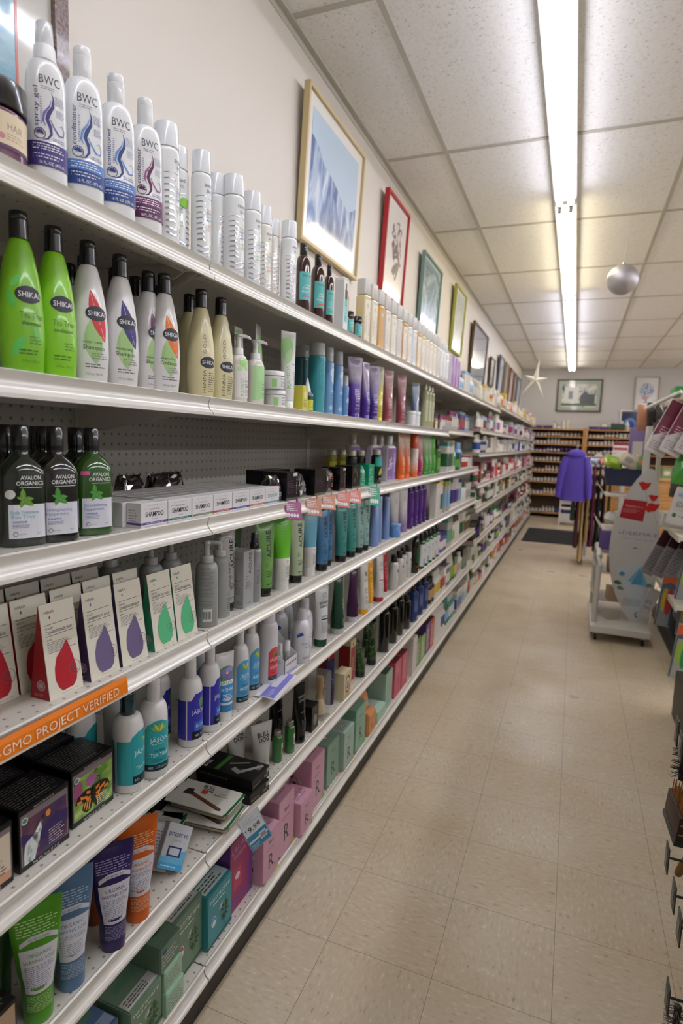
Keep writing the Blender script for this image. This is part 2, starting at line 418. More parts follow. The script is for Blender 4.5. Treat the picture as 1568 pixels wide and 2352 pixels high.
LIP = [(-.750, 0), (-.7455, .0025), (-.7415, .0005), (-.7435, -.004), (-.7465, -.010), (-.7465, -.017), (-.7435, -.024), (-.7385, -.029), (-.7335, -.032), (-.7335, -.038), (-.7375, -.039), (-.746, -.034), (-.750, -.030)]
LIPM = M('e6e2d8', .22, coat=.6)
def bay(y0, y1, levels, ztop, which, lipx={}):
    t = thing('shelving_unit', which, 'shelving', (-.93, (y0+y1)/2, 0)); o = Vector((.93, -(y0+y1)/2, 0))
    def add(bm, name, mat, parent=t, smooth=False):
        bmesh.ops.recalc_face_normals(bm, faces=bm.faces[:]); ob = finish(bm, name, mat, parent, smooth=smooth)
        if parent is t: ob.location = o
        return ob
    bm = bmesh.new(); bbox(bm, -1.108, -1.10, y0, y1, .05, ztop-.01); add(bm, 'back_panel', PEG)
    bm = bmesh.new(); bbox(bm, -1.145, -1.096, y1-.026, y1, 0, ztop); add(bm, 'upright', WHT)
    for z in levels:
        dx = lipx.get(z, 0)
        bm = bmesh.new(); bbox(bm, -1.098, -.748+dx, y0+.001, y1-.001, z-.0035, z)
        bbox(bm, -1.098, -1.07, y0+.02, y1-.02, z-.03, z-.003)
        bbox(bm, -.80+dx, -.752+dx, y0+.02, y1-.02, z-.024, z-.003)
        sh = add(bm, 'shelf', DECK)
        bm = bmesh.new(); extr(bm, [(x+dx, z+a) for x, a in LIP], y0+.0008, y1-.0008); add(bm, 'price_channel', LIPM, sh, True)
        if z > .2:
            for yy in (y0+.016, y1-.018):
                bm = bmesh.new(); extr(bm, [(-1.096, z-.004), (-1.096, z-.085), (-1.05, z-.078), (-.82+dx, z-.035), (-.79+dx, z-.02), (-.79+dx, z-.004)], yy-.0015, yy+.0015)
                add(bm, 'shelf_bracket', WHT, sh)
    bm = bmesh.new(); bbox(bm, -.785, -.762, y0, y1, 0, .106); add(bm, 'kick_plate', M('1d1a18', .45))
    return t
LV = [1.797, 1.514, 1.252, .990, .726, .442, .142]
bay(-.2, 1.098, LV, 1.80, 'nearest white steel shelving bay carrying the boxed hair colours and shampoo bottles')
bay(1.100, 2.395, LV, 1.80, 'second white steel shelving bay with colourful tubes and pink boxes')
bay(2.397, 3.715, LV, 1.80, 'third white steel shelving bay, before the shelf heights change')
L3 = [1.797, 1.535, 1.252, .990, .726, .442, .142]
bay(3.717, 5.055, L3, 1.80, 'fourth white shelving bay with a shallower second shelf', {1.535: -.06})
L4 = [1.80, 1.565, 1.365, 1.10, .89, .605, .37, .142]
FB = [5.057, 6.3, 7.55, 8.8, 10.05, 11.3, 12.35]
for i in range(6):
    bay(FB[i]+.001, FB[i+1]-.001, [L4[0] if i == 0 else 1.84]+L4[1:], 1.85, '%s white shelving bay from the back wall, closely spaced shelves' % ('sixth', 'fifth', 'fourth', 'third', 'second', 'first')[i])
# ================================================================ pictures on the left wall
def picture(y0, y1, z0, z1, fw, fcol, mat_w, matcol, artm, label, name='framed_picture', tilt=2.4, dep=.028, extra=None, back=False):
    W_, H_ = y1-y0, z1-z0
    if back: t = thing(name, label, 'picture', ((y0+y1)/2, RY1-.004, z0), -PI/2)
    else: t = thing(name, label, 'picture', (RX0+.004, (y0+y1)/2, z0))
    t.rotation_euler.y = math.radians(tilt) if not back else 0
    bm = bmesh.new(); h = W_/2
    for a in ((-h, -h+fw, 0, H_), (h-fw, h, 0, H_), (-h+fw, h-fw, 0, fw), (-h+fw, h-fw, H_-fw, H_)): bbox(bm, 0, dep, *a)
    bmesh.ops.bevel(bm, geom=bm.edges[:], offset=.0018, segments=1, affect='EDGES')
    finish(bm, 'frame', M(fcol, .4) if isinstance(fcol, str) else fcol, t)
    box('mount_board', .002, dep*.55, -h+fw, h-fw, fw, H_-fw, M(matcol, .25, coat=1), t)
    m = fw+mat_w
    ar = box('print', dep*.55, dep*.6, -h+m, h-m, m, H_-m, artm, t)
    if extra: decal('print_figure', ar, lambda s, z, w_: Vector((dep*.6+w_*.001, s, z+m)), extra, curved=False, off=.6, rough=.15)
    return t
SNOW = art('mountain_print', [(.3, '3f5488'), (.45, '6c84b4'), (.55, '9fb6d6'), (.7, 'dfe8f2')], 7, 8, 2.4, (1, 1, .35))
SKY = M('c2d6e6', .12, coat=1)
picture(2.30, 2.975, 2.255, 2.86, .016, 'cbb687', .05, 'ece8df', SKY, 'tall framed blue mountain waterfall print in a pale wood frame, nearest whole one', extra=[
    ('p', [(-.27, 0), (-.27, .37), (-.2, .35), (-.13, .30), (-.03, .28), (.08, .24), (.17, .21), (.235, .24), (.271, .26), (.271, 0)], SNOW)])
INK = art('ink_print', [(.42, '4a3238'), (.5, '8b7378'), (.55, 'e9e2dc')], 9, 5, 2, (1, 1, 1))
picture(3.39, 3.845, 2.295, 2.875, .018, 'b3272d', .03, 'eeeae2', M('e9e2da', .12, coat=1), 'red framed poster with a dark figure', extra=[
    ('p', [(-.05, .12), (-.02, .16), (-.06, .24), (-.1, .3), (-.08, .38), (.0, .43), (.08, .42), (.13, .34), (.11, .27), (.14, .2), (.08, .15), (.04, .08), (.0, .1)], INK)])
GLASSY = art('blue_green_print', [(.3, '3f6f80'), (.5, '7fa5b3'), (.7, 'c9dadb')], 5, 6, 1.8)
picture(4.29, 4.875, 2.25, 2.80, .016, '7f968b', .025, 'b8c8c8', GLASSY, 'grey green framed blue print, third whole picture on the left wall')
PALE = art('pale_botanical_print', [(.3, 'a9c3b4'), (.45, 'd9e2de'), (.6, 'e9e9e4'), (.75, 'd9a9b4')], 6, 5, 1.5)
picture(5.49, 6.0, 2.29, 2.87, .018, 'a8ac4a', .03, 'e9ebe4', PALE, 'lime green framed pale botanical print')
GRY = art('grey_print', [(.3, '77818d'), (.6, 'a3adba'), (.8, 'c6ccd4')], 2, 3, .5)
picture(6.56, 7.62, 2.16, 2.755, .02, '5c4630', .03, '9ba3ad', GRY, 'wide brown framed grey print with a lamp glare in its glass')
picture(8.07, 8.47, 2.22, 2.59, .02, '4a3722', .03, 'd9dad2', PALE, 'small dark brown framed print after the wide grey one')
for a, b, c_, l in ((8.95, 9.5, '4b4f66', 'blue grey'), (9.75, 10.2, '8c7a55', 'olive brown'), (10.45, 11.0, '7a3f28', 'red brown'), (11.2, 11.6, '5e4a33', 'dark walnut'), (11.85, 12.5, '6c7694', 'slate blue')):
    picture(a, b, 2.17, 2.74, .03, c_, .03, 'dcdad4', PALE if l != 'olive brown' else GRY, 'distant %s framed picture on the left wall above the shelving' % l)
MARB = art('speckled_frame', [(.35, '3f332f'), (.5, '7d5b45'), (.6, '6a6a78'), (.7, '97806c')], 140, 3, 0, rough=.35, coat=.3)
SEA = art('sea_print', [(.3, '5f90ab'), (.5, '8fb6c6'), (.7, 'cfdde0')], 5, 7, 1.5, (1, .5, 2))
picture(.12, 1.098, 1.86, 2.85, .038, MARB, .09, 'b7b2a4', SEA, 'large picture in a speckled brown frame at the top left corner', tilt=0, extra=[
    ('s', [(.36, -.02), (.36, .6)], .006, 'c4746c')])
picture(-.435, .42, 2.165, 2.82, .03, '5d5136', .07, 'a9b5a8', art('street_print', [(.35, '55605c'), (.45, 'b9beb8'), (.6, 'e3e1d6')], 6, 6, 1), 'wide olive framed print of a building on the back wall', back=True, extra=[
    ('r', -.28, .08, -.01, .4, 'dcdcd6'), ('r', -.2, .16, -.12, .32, '7f8a8c'), ('p', [(.02, .05), (.02, .22), (.1, .31), (.16, .26), (.3, .25), (.3, .05)], '5b6468'), ('r', -.33, .02, .33, .07, '5f6f5a')])
picture(1.0, 1.43, 2.2, 2.86, .02, 'a89f93', .04, 'dedbd6', M('dedee0', .15, coat=1), 'pale framed tree print on the back wall', back=True, extra=[
    ('e', 0, .33, .13, .15, art('tree_print', [(.45, '7f8fb5'), (.52, 'c6cbd8')], 30, 3, 0)), ('r', -.015, .1, .015, .22, '9a7468'), ('e', -.02, .19, .06, .03, 'd09a90')])
picture(.78, 1.16, 1.84, 2.22, .03, 'e6e4e0', .004, 'e6e4e0', M('1d2a55', .15, coat=1), 'dark blue print with a white frame leaning on the back wall shelf', back=True, extra=[
    ('e', 0, .06, .12, .13, '5f86c4'), ('e', 0, .04, .08, .09, '2c4a92')])

# ================================================================ product builders (local front = +X, millimetres)
GRP = None
def S(xy, z): return (xy[0], xy[1], z)
def bottle(kind, label, loc, prof, col, cap, capcol, items=(), rz=-.25, zref=None, rough=.25, cat='bottle', coat=.5, capname='cap', capmat=None, bands=None, group=None, step=5, seg=28):
    t = thing(kind, label, cat, loc, rz, group)
    bm_ = [M(c, rough, coat=coat) for c in col] if isinstance(col, (list, tuple)) else (col if not isinstance(col, str) else M(col, rough, coat=coat))
    loft('body', prof, bm_, t, seg, bands)
    if cap: loft(capname, cap, capmat or M(capcol, .22, coat=.6), t, 24)
    if items: decal('label', t, Wrap(prof, zref or prof[-1][0]*.45), items, step=step)
    return t
def flipcap(z0, h, r, tp=.94): return [(z0, r*.97, r*.97, 2), (z0+.6, r, r, 2), (z0+h*.68, r*.985, r*.985, 2), (z0+h*.69, r*.95, r*.95, 2), (z0+h*.71, r*.98, r*.98, 2), (z0+h-2.5, r*tp, r*tp, 2), (z0+h-.8, r*(tp-.05), r*(tp-.05), 2), (z0+h, r*(tp-.15), r*(tp-.15), 2)]
def ribcap(z0, h, r):
    o = [(z0, r, r, 2)]
    for i in range(5): z = z0+2+i*1.4; o += [(z, r, r, 2), (z+.5, r-.5, r-.5, 2), (z+.9, r-.5, r-.5, 2), (z+1.3, r, r, 2)]
    return o+[(z0+h-2, r, r, 2), (z0+h-.6, r-.8, r-.8, 2), (z0+h, r-2, r-2, 2)]
def pump(t, z, r, col, hgt=38, rot=0):
    m = M(col, .3, coat=.4)
    loft('pump_collar', cyl(z, z+16, r, r*.96)+[(z+16.2, 7, 7, 2), (z+hgt*.75, 6, 6, 2)], m, t, 20)
    bm = bmesh.new(); loftbm(bm, [(z+hgt*.72, 7, 7, 2), (z+hgt-7, 7.5, 7.5, 2), (z+hgt-6, 12, 10, 2), (z+hgt-1, 11, 9, 2), (z+hgt, 9, 7, 2)], 16)
    c, s = math.cos(rot), math.sin(rot)
    tubebm(bm, [(c*a*.001, s*a*.001, (z+b)*.001) for a, b in ((2, hgt-4), (22, hgt-3.2), (32, hgt-5.5), (34, hgt-9))], [.0055, .0045, .0035, .003], 10)
    bmesh.ops.recalc_face_normals(bm, faces=bm.faces[:]); finish(bm, 'pump_head', m, t)
def tube(kind, label, loc, H, r, col, capcol, items=(), rz=0, cap=22, wt=None, bands=None, rough=.3, group=None, zref=None, back=None, caprough=.18):
    t = thing(kind, label, 'tube', loc, rz, group); wt = wt or r*1.28
    p = tubeprof(cap, H, r, wt, foot=r*.97)
    mats = [M(c, rough, coat=.35) if isinstance(c, str) else c for c in (col if isinstance(col, (list, tuple)) else [col])]
    loft('tube_body', p, mats, t, 28, bands)
    if cap: loft('cap', cyl(0, cap-.3, r*.93, r*.95), M(capcol, caprough, coat=.6), t, 24)
    if items: decal('label', t, Wrap(p, zref or H*.35), items, off=.35)
    return t
def carton(kind, label, loc, W_, D, H, col, fr=(), lf=(), tp=(), rz=0, cat='box', bev=.8, faces=None, rough=.38, group=None, rgt=()):
    t = thing(kind, label, cat, loc, rz, group)
    bm = bmesh.new(); bbox(bm, -D/2e3, D/2e3, -W_/2e3, W_/2e3, 0, H/1e3)
    bmesh.ops.bevel(bm, geom=bm.edges[:], offset=bev/1e3, segments=2, affect='EDGES'); mats = [M(col, rough) if isinstance(col, str) else col]
    if faces:                                        # per-side board colours
        bm.normal_update()
        for k, (ax, sg) in (('f', (0, 1)), ('l', (1, -1)), ('t', (2, 1))):
            if k in faces:
                mats.append(M(faces[k], rough) if isinstance(faces[k], str) else faces[k])
                for f in bm.faces:
                    if f.normal[ax]*sg > .9: f.material_index = len(mats)-1
    finish(bm, 'carton', mats, t)
    if fr: decal('front_print', t, front(D), fr, curved=False)
    if lf: decal('side_print', t, left(W_), lf, curved=False)
    if tp: decal('top_print', t, top(H), tp, curved=False)
    return t
S1, S2, S3, S4, S5, S6, S7 = LV
def wordlist(a, b, z0, z1, n, c='8a8a90'): return ('m', a, z0, b, z1, n, c)
# ================================================================ top shelf
BW = shoulder(200, 22, 30.5, 46, 12.5, 2.2, nn=2, pw=.75)
def bwc(loc, label, c1, c2, word, band2, hp=0):
    its = [('t', 'BWC', 1, 158, 13, '4c5560', 32), ('m', -12, 149, 14, 155, 2, '9aa0aa'),
           ('t', word, -17, 92, 7, c2, 60, 'l', PI/2), ('m', -14, 96, -11, 138, 12, '9fa6c0'),
           ('s', [(3, 148), (6, 138), (5, 126), (-1, 115), (-4, 105), (1, 94), (2, 84), (-3, 76), (-11, 73)], [.3, 2, 4.5, 6, 5.5, 5, 4, 2.5, .6], c2),
           ('s', [(3, 136), (0, 126), (-8, 114), (-10, 102), (-6, 94)], [.3, 2, 3.5, 3, .4], c1),
           ('s', [(1, 106), (6, 96), (14, 86), (22, 87), (24, 96), (19, 103), (14, 99)], [1, 2.5, 3, 2, 1.5, 1.2, .5], c1),
           ('o', -15, 82, 7.5, 8.6, c2), ('m', 8, 130, 24, 144, 5, 'a4a9c4'), ('m', 10, 112, 24, 124, 4, 'a4a9c4'), ('m', 4, 74, 26, 80, 2, '8a90b4')]
    for q in range(6): a = q*PI/6+.1; its.append(('lf', -15+4*math.cos(a), 82+4*math.sin(a), 3.4, 1.1, a, c2))
    its += [('r', -44, 55, 44, 70, band2), ('r', -44, 33, 44, 55.2, c2), ('m', -26, 57, 28, 68, 3, 'ffffff'), ('m', -26, 44, 28, 53, 2, 'e8e8f4'), ('t', '16 FL. OZ. (473 mL)', 4, 36, 4.8, 'ffffff', 40)]
    return bottle('hair_care_bottle', label, loc, BW, 'efefee', flipcap(200, 48, 14.5), 'f3f3f2', its, zref=60, rz=-.5)
def XY(Y, X=-.79): return (X, Y)
bwc(S(XY(.801), S1), 'white conditioner bottle with blue swirls, left of the two blue ones', '6f9bdc', '2c4a8c', 'conditioner', '5b86cc')
bwc(S(XY(.877), S1), 'white conditioner bottle with blue swirls, right of the two blue ones', '6f9bdc', '2c4a8c', 'conditioner', '5b86cc')
bwc(S(XY(.952), S1), 'white conditioner bottle with plum swirls and plum base band', '9c5f92', '5e2150', 'conditioner', '7c3a6c')
o = bwc(S(XY(.727), S1), 'white spray gel bottle with violet swirls at the top left', '7d74bd', '463a80', 'spray gel', '463a80')
for ch in o.children:
    if ch.name.startswith('cap'): bpy.data.objects.remove(ch)
o.scale = (.93, .93, .93)
loft('spray_collar', cyl(198, 222, 18, 16), M('f0f0ef', .3), o, 24)
loft('overcap', [(222, 13.5, 13.5, 2), (223, 14, 14, 2), (256, 12.5, 12.5, 2), (258, 11, 11, 2)], M('eeeff0', .2, coat=.5, alpha=.8), o, 24)
bottle('hair_care_bottle', 'white capped bottle half hidden behind the hair jar', S((-.85, .668), S1), BW, 'efefee', flipcap(200, 36, 13), 'f3f3f2', rz=.2).scale = (.9, .9, .9)
J = cyl(0, 72, 43, 44, ch=5)
o = bottle('hair_jar', 'black lidded hair jar with cream label, cut by the left frame edge', S((-.798, .640), S1), J, '5b2244', cyl(72, 110, 46, 45, ch=3), '151313', [('r', -44, 22, 64, 64, 'e6d3b0'), ('t', 'HAIR', 24, 42, 9, '8a7c66', 24), ('m', 10, 28, 44, 38, 3, 'b5a487'), ('m', -40, 30, 4, 58, 8, 'a2937a'), ('r', -44, 17, 64, 22, '5d2c55'), ('e', 4, 32, 5, 4, 'd08a90')], rz=-.5, cat='jar', capname='lid')
SB = shoulder(188, 25, 25, 10, 20, foot=1.5)
def seab(loc, label, w1, w2, acc, capc='eef0f1', dot=None, twist=0, sc=1, cream='f1f2f0', rev=False):
    its = []
    ir = M('c3c8d4', .18, metal=.75)
    for q in range(11):
        z = 138-q*11; L = -36+q*.5
        if 42 < z < 128: its += [('s', [(L, z), (L+14, z+2), (-16+abs(z-85)*.12, z-1)], 2.4+q*.12, ir), ('s', [(22, z), (30, z+1.5), (37, z)], 2.2+q*.12, ir)]
        elif z >= 128: its.append(('s', [(L, z), (-14, z+3), (6, z-2), (20, z+1)], 1.6, ir))
        else: its.append(('s', [(L, z), (-16, z-4), (2, z+3), (20, z-2), (37, z+1)], 3, ir))
    its += [('t', 'seaweed', 2, 160, 8, '5b6587', 34), ('t', 'BATH CO.', 5, 148, 6.5, '5b6587', 27)]
    its += [('t', w1, 2, 112, 5, acc, 22), ('t', w2, 2, 104, 5, '5a6a90', 24), ('t', w2, 2, 97, 5, '9fb0cc', 24), ('m', -9, 90, 14, 95, 1, '8c97b0'), ('t', 'eucalyptus' if acc != 'e8903c' else 'CITRUS', 2, 78, 5, acc, 24), ('t', 'peppermint' if acc != 'e8903c' else 'VANILLA', 2, 70, 5, acc, 25), ('t', '12 FL OZ (354 mL)', 2, 16, 3.4, '8087a0', 24)]
    if dot: its.append(('e', 18, 120, 12, 10, dot))
    o = bottle('shampoo_bottle', label, loc, SB, cream, cyl(188, 234, 23.5, 23, ch=2), capc, its, rz=twist-.05)
    o.scale = (sc, sc, 1)
    return o
G_ = 'seaweed shampoos'
seab(S(XY(1.014), S1), 'silver striped white bottle next to the plum swirl bottle', 'balance', 'SHAMPOO', '7fc47c', twist=.35)
seab(S((-.83, 1.098), S1), 'silver striped white bottle with a lime green dot', 'detox', 'CONDITIONER', '7bbf3f', dot='8ccf3a', twist=-.9)
seab(S(XY(1.13), S1), 'silver striped white bottle with orange citrus lettering', 'smooth', 'SHAMPOO', 'e8903c', sc=.86)
seab(S((-.822, 1.235), S1), 'silver striped white bottle turned away, right of the citrus one', 'smooth', 'CONDITION', 'e8903c', twist=.9, sc=.9)
seab(S((-.785, 1.252), S1), 'widest silver striped bottle with green eucalyptus lettering', 'balance', 'SHAMPOO', '7fc47c', sc=1.02)
seab(S(XY(1.345), S1), 'silver striped conditioner bottle right of the eucalyptus shampoo', 'balance', 'CONDITIONER', '7fc47c', sc=.92)
seab(S((-.808, 1.435), S1), 'cream silver striped bottle with red lettering', 'repair', 'SHAMPOO', 'd98a6a', cream='efece0', sc=.9)
seab(S((-.828, 1.52), S1), 'cream silver striped bottle turned away beside the red lettered one', 'repair', 'CONDITION', 'd98a6a', cream='efe9e2', twist=.5, sc=.85)
seab(S(XY(1.548), S1), 'silver striped bottle with lilac lettering next to the brown bottles', 'volume', 'SHAMPOO', 'b08fc9', sc=.92)
EV = shoulder(172, 22.5, 22.5, 34, 10, foot=3)
def brown(loc, label, w, acc, sc=1):
    o = bottle('hair_care_bottle', label, loc, EV, M('3b1710', .12, coat=1), flipcap(172, 34, 11.5, 1), '14110f', [('r', -22, 42, 30, 122, '63c3be'), ('t', 'everyone', 4, 108, 8, '1f4f55', 34), ('t', w.split()[0], 4, 82, 5.5, 'e4f4f2', 22), ('t', w.split()[1], 4, 74, 7, 'e8f6f4', 30), ('m', -14, 62, 18, 70, 2, 'd8efed'), ('r', -10, 50, 18, 55, acc)], zref=80, rz=-.6)
    o.scale = (sc, sc, 1); return o
brown(S(XY(1.645), S1), 'dark brown bottle with turquoise label, nearest of the three', 'everyday shampoo', 'd070b4')
brown(S(XY(1.752), S1), 'dark brown bottle with turquoise label and orange bar, middle of the three', 'everyday conditioner', 'e0603c', .98)
brown(S(XY(1.842), S1), 'slim dark brown bottle with turquoise label, farthest of the three', 'curl refresh', '6fb04a', .72).scale.z = .97
carton('tall_carton', 'white carton picturing a brown bottle', S((-.77, 1.905), S1), 42, 34, 165, 'eceae6', [('r', -12, 30, 14, 105, '63c3be'), ('r', -10, 105, 12, 135, '3b1710'), ('r', -4, 135, 6, 155, '1b1614'), ('m', -10, 50, 12, 80, 5, 'e8f6f4')])
EJ = cyl(0, 62, 20.5, 20.5, ch=4)
for a, l in ((1.985, 'small brown jar with turquoise label, left one of the pair'), (2.075, 'small brown jar with turquoise label, right one of the pair')):
    bottle('small_jar', l, S((-.775, a), S1), EJ, M('4a1c12', .12, coat=1), cyl(62, 82, 21.5, 21, ch=2), '161210', [('r', -18, 12, 28, 54, '63c3be'), ('t', 'everyone', -8, 16, 6, '1f4f55', 34, 'l', PI/2), ('m', -2, 28, 20, 46, 4, 'e8f6f4'), ('r', 2, 20, 18, 24, 'e09a3c')], rz=-.6, cat='jar', capname='lid')
SQ = [(0, 20, 20, 5), (2, 22, 22, 6), (170, 22, 22, 6), (176, 20, 20, 6), (180, 15, 15, 3)]
def square(loc, label, col, lab='e8ddc4', capc='eeece4', h=1):
    o = bottle('square_bottle', label, loc, SQ, M(col, .2, coat=.6), [(180, 19, 19, 5), (182, 20.5, 20.5, 6), (236, 20.5, 20.5, 6), (238, 18, 18, 5)], capc, [('r', -17, 20, 17, 160, lab), ('t', 'shampoo', -6, 40, 7, '9a8c74', 60, 'l', PI/2), ('m', 6, 30, 14, 120, 14, 'b0a48c'), ('e', 0, 140, 8, 8, '#d8cdb4')], capmat=M(capc, .3, alpha=.85))
    o.scale.z = h; return o
cols = [('dfc98c', 'straw'), ('e6d3a0', 'pale yellow'), ('e8dcc0', 'cream'), ('d9a860', 'amber'), ('e2dcd0', 'off white'), ('e9dfc6', 'ivory'), ('dcd8d0', 'milky'), ('d29a55', 'orange amber'), ('e6dccb', 'beige'), ('dde0e0', 'frosted'), ('d8a55c', 'golden'), ('e4cf9e', 'honey'), ('eadfca', 'buff'), ('e9dfd6', 'pinkish cream'), ('e8e2c9', 'pale cream'), ('ded6c2', 'oat')]
yy = 2.09
for i, (c, n) in enumerate(cols):
    x = -.86 if i in (0,) else -.785
    yy = 2.13 if i == 0 else (2.165 if i == 1 else yy+.0885)
    square(S((x, yy), S1), '%s square bottle with frosted cap on the top shelf%s' % (n, ', behind the jars' if i == 0 else (', first of the long row' if i == 1 else '')), c, lab='efe8d6' if i % 3 else c)
CLR = M('dfe3e2', .08, trans=.6, coat=1)
for i, l in enumerate(('clear tall bottle just past the square cream bottles', 'clear tall bottle between two other clear ones', 'clear tall bottle before the purple printed cartons')):
    bottle('clear_bottle', l, S((-.785, 3.5+i*.085), S1), shoulder(180, 24, 24, 15, 14), M('e6e7e2', .1, coat=1), flipcap(180, 50, 15), 'eef0ef', [('r', -16, 30, 20, 130, 'f0f0ee'), ('m', -10, 50, 14, 110, 6, '8b8e93')])
for i, l in enumerate(('purple printed carton, nearest of three on the top shelf', 'purple printed carton, middle of three on the top shelf', 'purple printed carton, farthest of three on the top shelf')):
    carton('purple_carton', l, S((-.78, 3.775+i*.10), S1), 92, 60, 185-i*6, 'ece6ee', [('r', -46, 0, 20, 185-i*6, '9a4fb0'), ('p', [(-46, 90), (-20, 150), (-6, 110), (-30, 60)], 'c9a0d8'), ('p', [(-10, 20), (14, 60), (10, 110), (-16, 90)], 'b877c8'), ('m', 24, 20, 42, 150, 12, '8f8a98')], group=None)
# ================================================================ second shelf
SK = [(0, 18, 24, 2.4), (1, 20, 27, 2.4), (4, 21, 28.5, 2.4), (50, 23, 32, 2.4), (95, 23, 31, 2.3), (125, 21.5, 28.6, 2.2), (150, 19.2, 25.2, 2.1), (172, 16.8, 20.8, 2), (187, 14.8, 16.8, 2), (194, 13.4, 14, 2), (196, 11.5, 11.5, 2)]
BC = [(196, 12.6, 12.6, 2), (197, 13.4, 13.4, 2), (223, 13.2, 13.2, 2), (223.6, 12.2, 12.2, 2), (225, 13, 13, 2), (233, 12.8, 12.8, 2), (235, 12, 12, 2), (236, 10, 10, 2)]
def shik(loc, label, col, its, rz=-.42, logo=(5, 116)):
    lx, lz = logo
    i2 = list(its)+[('e', lx, lz, 20, 12.5, '23252f'), ('t', 'SHIKAI', lx+1, lz-4, 8, 'f0f0f0', 33)]
    return bottle('hair_care_bottle', label, loc, SK, col, BC, '111112', i2, rz, zref=90, rough=.3, coat=.35)
def leafy(c1, w1, w2): return [('lf', -1, 70, 38, 15, PI/2+.1, 'a9cf86'), ('lf', 6, 112, 44, 13, PI/2+.3, c1), ('s', [(17, 76), (8, 108), (-6, 150)], .5, 'f2f2f2'), ('t', w1, -18, 66, 5.4, '3c3c3e', 30, 'l'), ('t', w2, -18, 56, 7.2, '343436', 35, 'l'), ('m', -4, 40, 22, 52, 3, '8e8e90'), ('m', -15, 25, 20, 34, 2, '77777a'), ('t', '12 fl oz / 355 ml', 0, 14, 3.6, '66666a', 28)]
GR = [('lf', -14, 134, 13, 5, .9, '6fcf5e'), ('lf', -20, 108, 15, 5, -1.1, '5fc655'), ('lf', -10, 40, 18, 7, 1.1, '66cc5c'), ('lf', 14, 60, 14, 4, -1.2, '77d062')]
shik(S(XY(.672), S2), 'lime green tea tree shampoo bottle, nearer of the two green ones', '7fc41f', GR+[('t', 'Tea Tree', 9, 82, 9, '5c8c28', 34), ('t', 'shampoo', 8, 72, 6.5, '2e4a1c', 27), ('m', 4, 44, 22, 58, 3, '5c8c28'), ('m', -10, 28, 22, 38, 2, '4c7a20'), ('t', '12 fl oz / 355 ml', 6, 18, 3.6, '4c7a20', 26)])
shik(S(XY(.735), S2), 'lime green tea tree conditioner bottle beside the white colour care bottle', '8ad11f', [('t', 'Tea Tree', 6, 82, 9, '5c8c28', 34), ('t', 'conditioner', 6, 72, 6.5, '2e4a1c', 30), ('m', 6, 44, 22, 58, 3, '5c8c28'), ('m', -10, 28, 22, 38, 2, '4c7a20'), ('t', '12 fl oz / 355 ml', 6, 18, 3.6, '4c7a20', 26)])
shik(S(XY(.806), S2), 'white shampoo bottle with a red leaf', 'e6e4e1', leafy('d92f35', 'color care', 'Shampoo'))
shik(S(XY(.882), S2), 'white shampoo bottle with a dark violet leaf', 'e6e4e1', leafy('3a2f7e', 'moisturizing', 'Shampoo'), logo=(3, 116))
shik(S((-.812, .985), S2), 'white shampoo bottle with a plum leaf, set back', 'e2e0dd', leafy('7a2a6a', 'volumizing', 'Shampoo'), rz=-.3)
shik(S(XY(1.006), S2), 'white conditioner bottle with an orange leaf', 'e6e4e1', leafy('f07a1e', 'everyday', 'Conditioner'))
for x, y, l, c in ((-.862, .80, 'second row white bottle behind the lime conditioner', 'dcdad6'), (-.862, .872, 'second row white bottle behind the red leaf one', 'dcdad6'), (-.862, .95, 'second row white bottle behind the violet leaf one', 'dcdad6'), (-.865, 1.01, 'second row white bottle left behind the orange leaf one', 'dcdad6'), (-.862, 1.085, 'second row white bottle right behind the orange leaf one', 'dcdad6'), (-.93, .90, 'third row white bottle near the back panel', 'd8d6d2'), (-.845, 1.165, 'cream henna bottle standing in the second row', 'd8cfa0')):
    shik(S((x, y), S2), l, c, [])
HG = [('t', 'HENNA', 0, 12, 8, '6b6550', 50, 'l', PI/2), ('t', 'GOLD', 0, 96, 8, '6b6550', 42, 'l', PI/2), ('m', 6, 14, 24, 58, 9, '7d765e')]
shik(S(XY(1.132), S2), 'cream henna shampoo bottle, nearer of the two front ones', 'd9cf9f', HG, logo=(6, 78))
shik(S(XY(1.21), S2), 'cream henna conditioner bottle next to the pump bottles', 'dbd3a4', HG, logo=(6, 78))
DP = shoulder(118, 22, 25, 24, 12, 2.3, foot=3)
def leafs(c): return [('lf', -6, 96, 12, 8, 2.4, c), ('lf', 4, 100, 12, 8, .9, c), ('lf', -12, 84, 10, 7, 3.6, 'c3e8ad'), ('lf', 8, 86, 11, 7, -.5, 'b5e39a')]
def dpump(loc, label, full):
    its = ([('r', -24, 14, 28, 100, 'b6e3a0')] if full else [('r', -24, 14, 28, 106, 'ece8e4')]+leafs('a6dd88'))+[('t', 'RAMOS', 0, 18, 9, '7fd06a' if not full else '8fd47a', 42, 'l', PI/2), ('t', 'DERMA E', 14, 52, 4.4, '5a5a5e', 22), ('m', 4, 38, 24, 48, 3, '55555a'), ('m', 4, 18, 22, 34, 5, '9a9a9c')]
    t = bottle('pump_bottle', label, loc, DP, M('e4ded2', .12, coat=.8), None, '', its); pump(t, 118, 13.5, 'f2f1ee', 50, 1.3); return t
dpump(S(XY(1.288), S2), 'clear pump bottle with white label and green petals', False)
dpump(S(XY(1.372), S2), 'clear pump bottle with light green label', True)
def jarv(name, label, loc, r, h, lh, col, lid, its, z0=0):
    return bottle(name, label, loc, cyl(0, h, r, r, ch=3), M(col, .15, coat=.8), cyl(h, h+lh, r+1, r+1, ch=2), lid, its, cat='jar', capname='lid')
JL = [('r', -30, 4, 32, 32, 'ecebe6'), ('t', 'DERMA E', 8, 26, 4, '5a5a5e', 22), ('m', -2, 8, 22, 22, 4, '66666a'), ('r', -28, 6, -14, 28, 'a6dd88')]
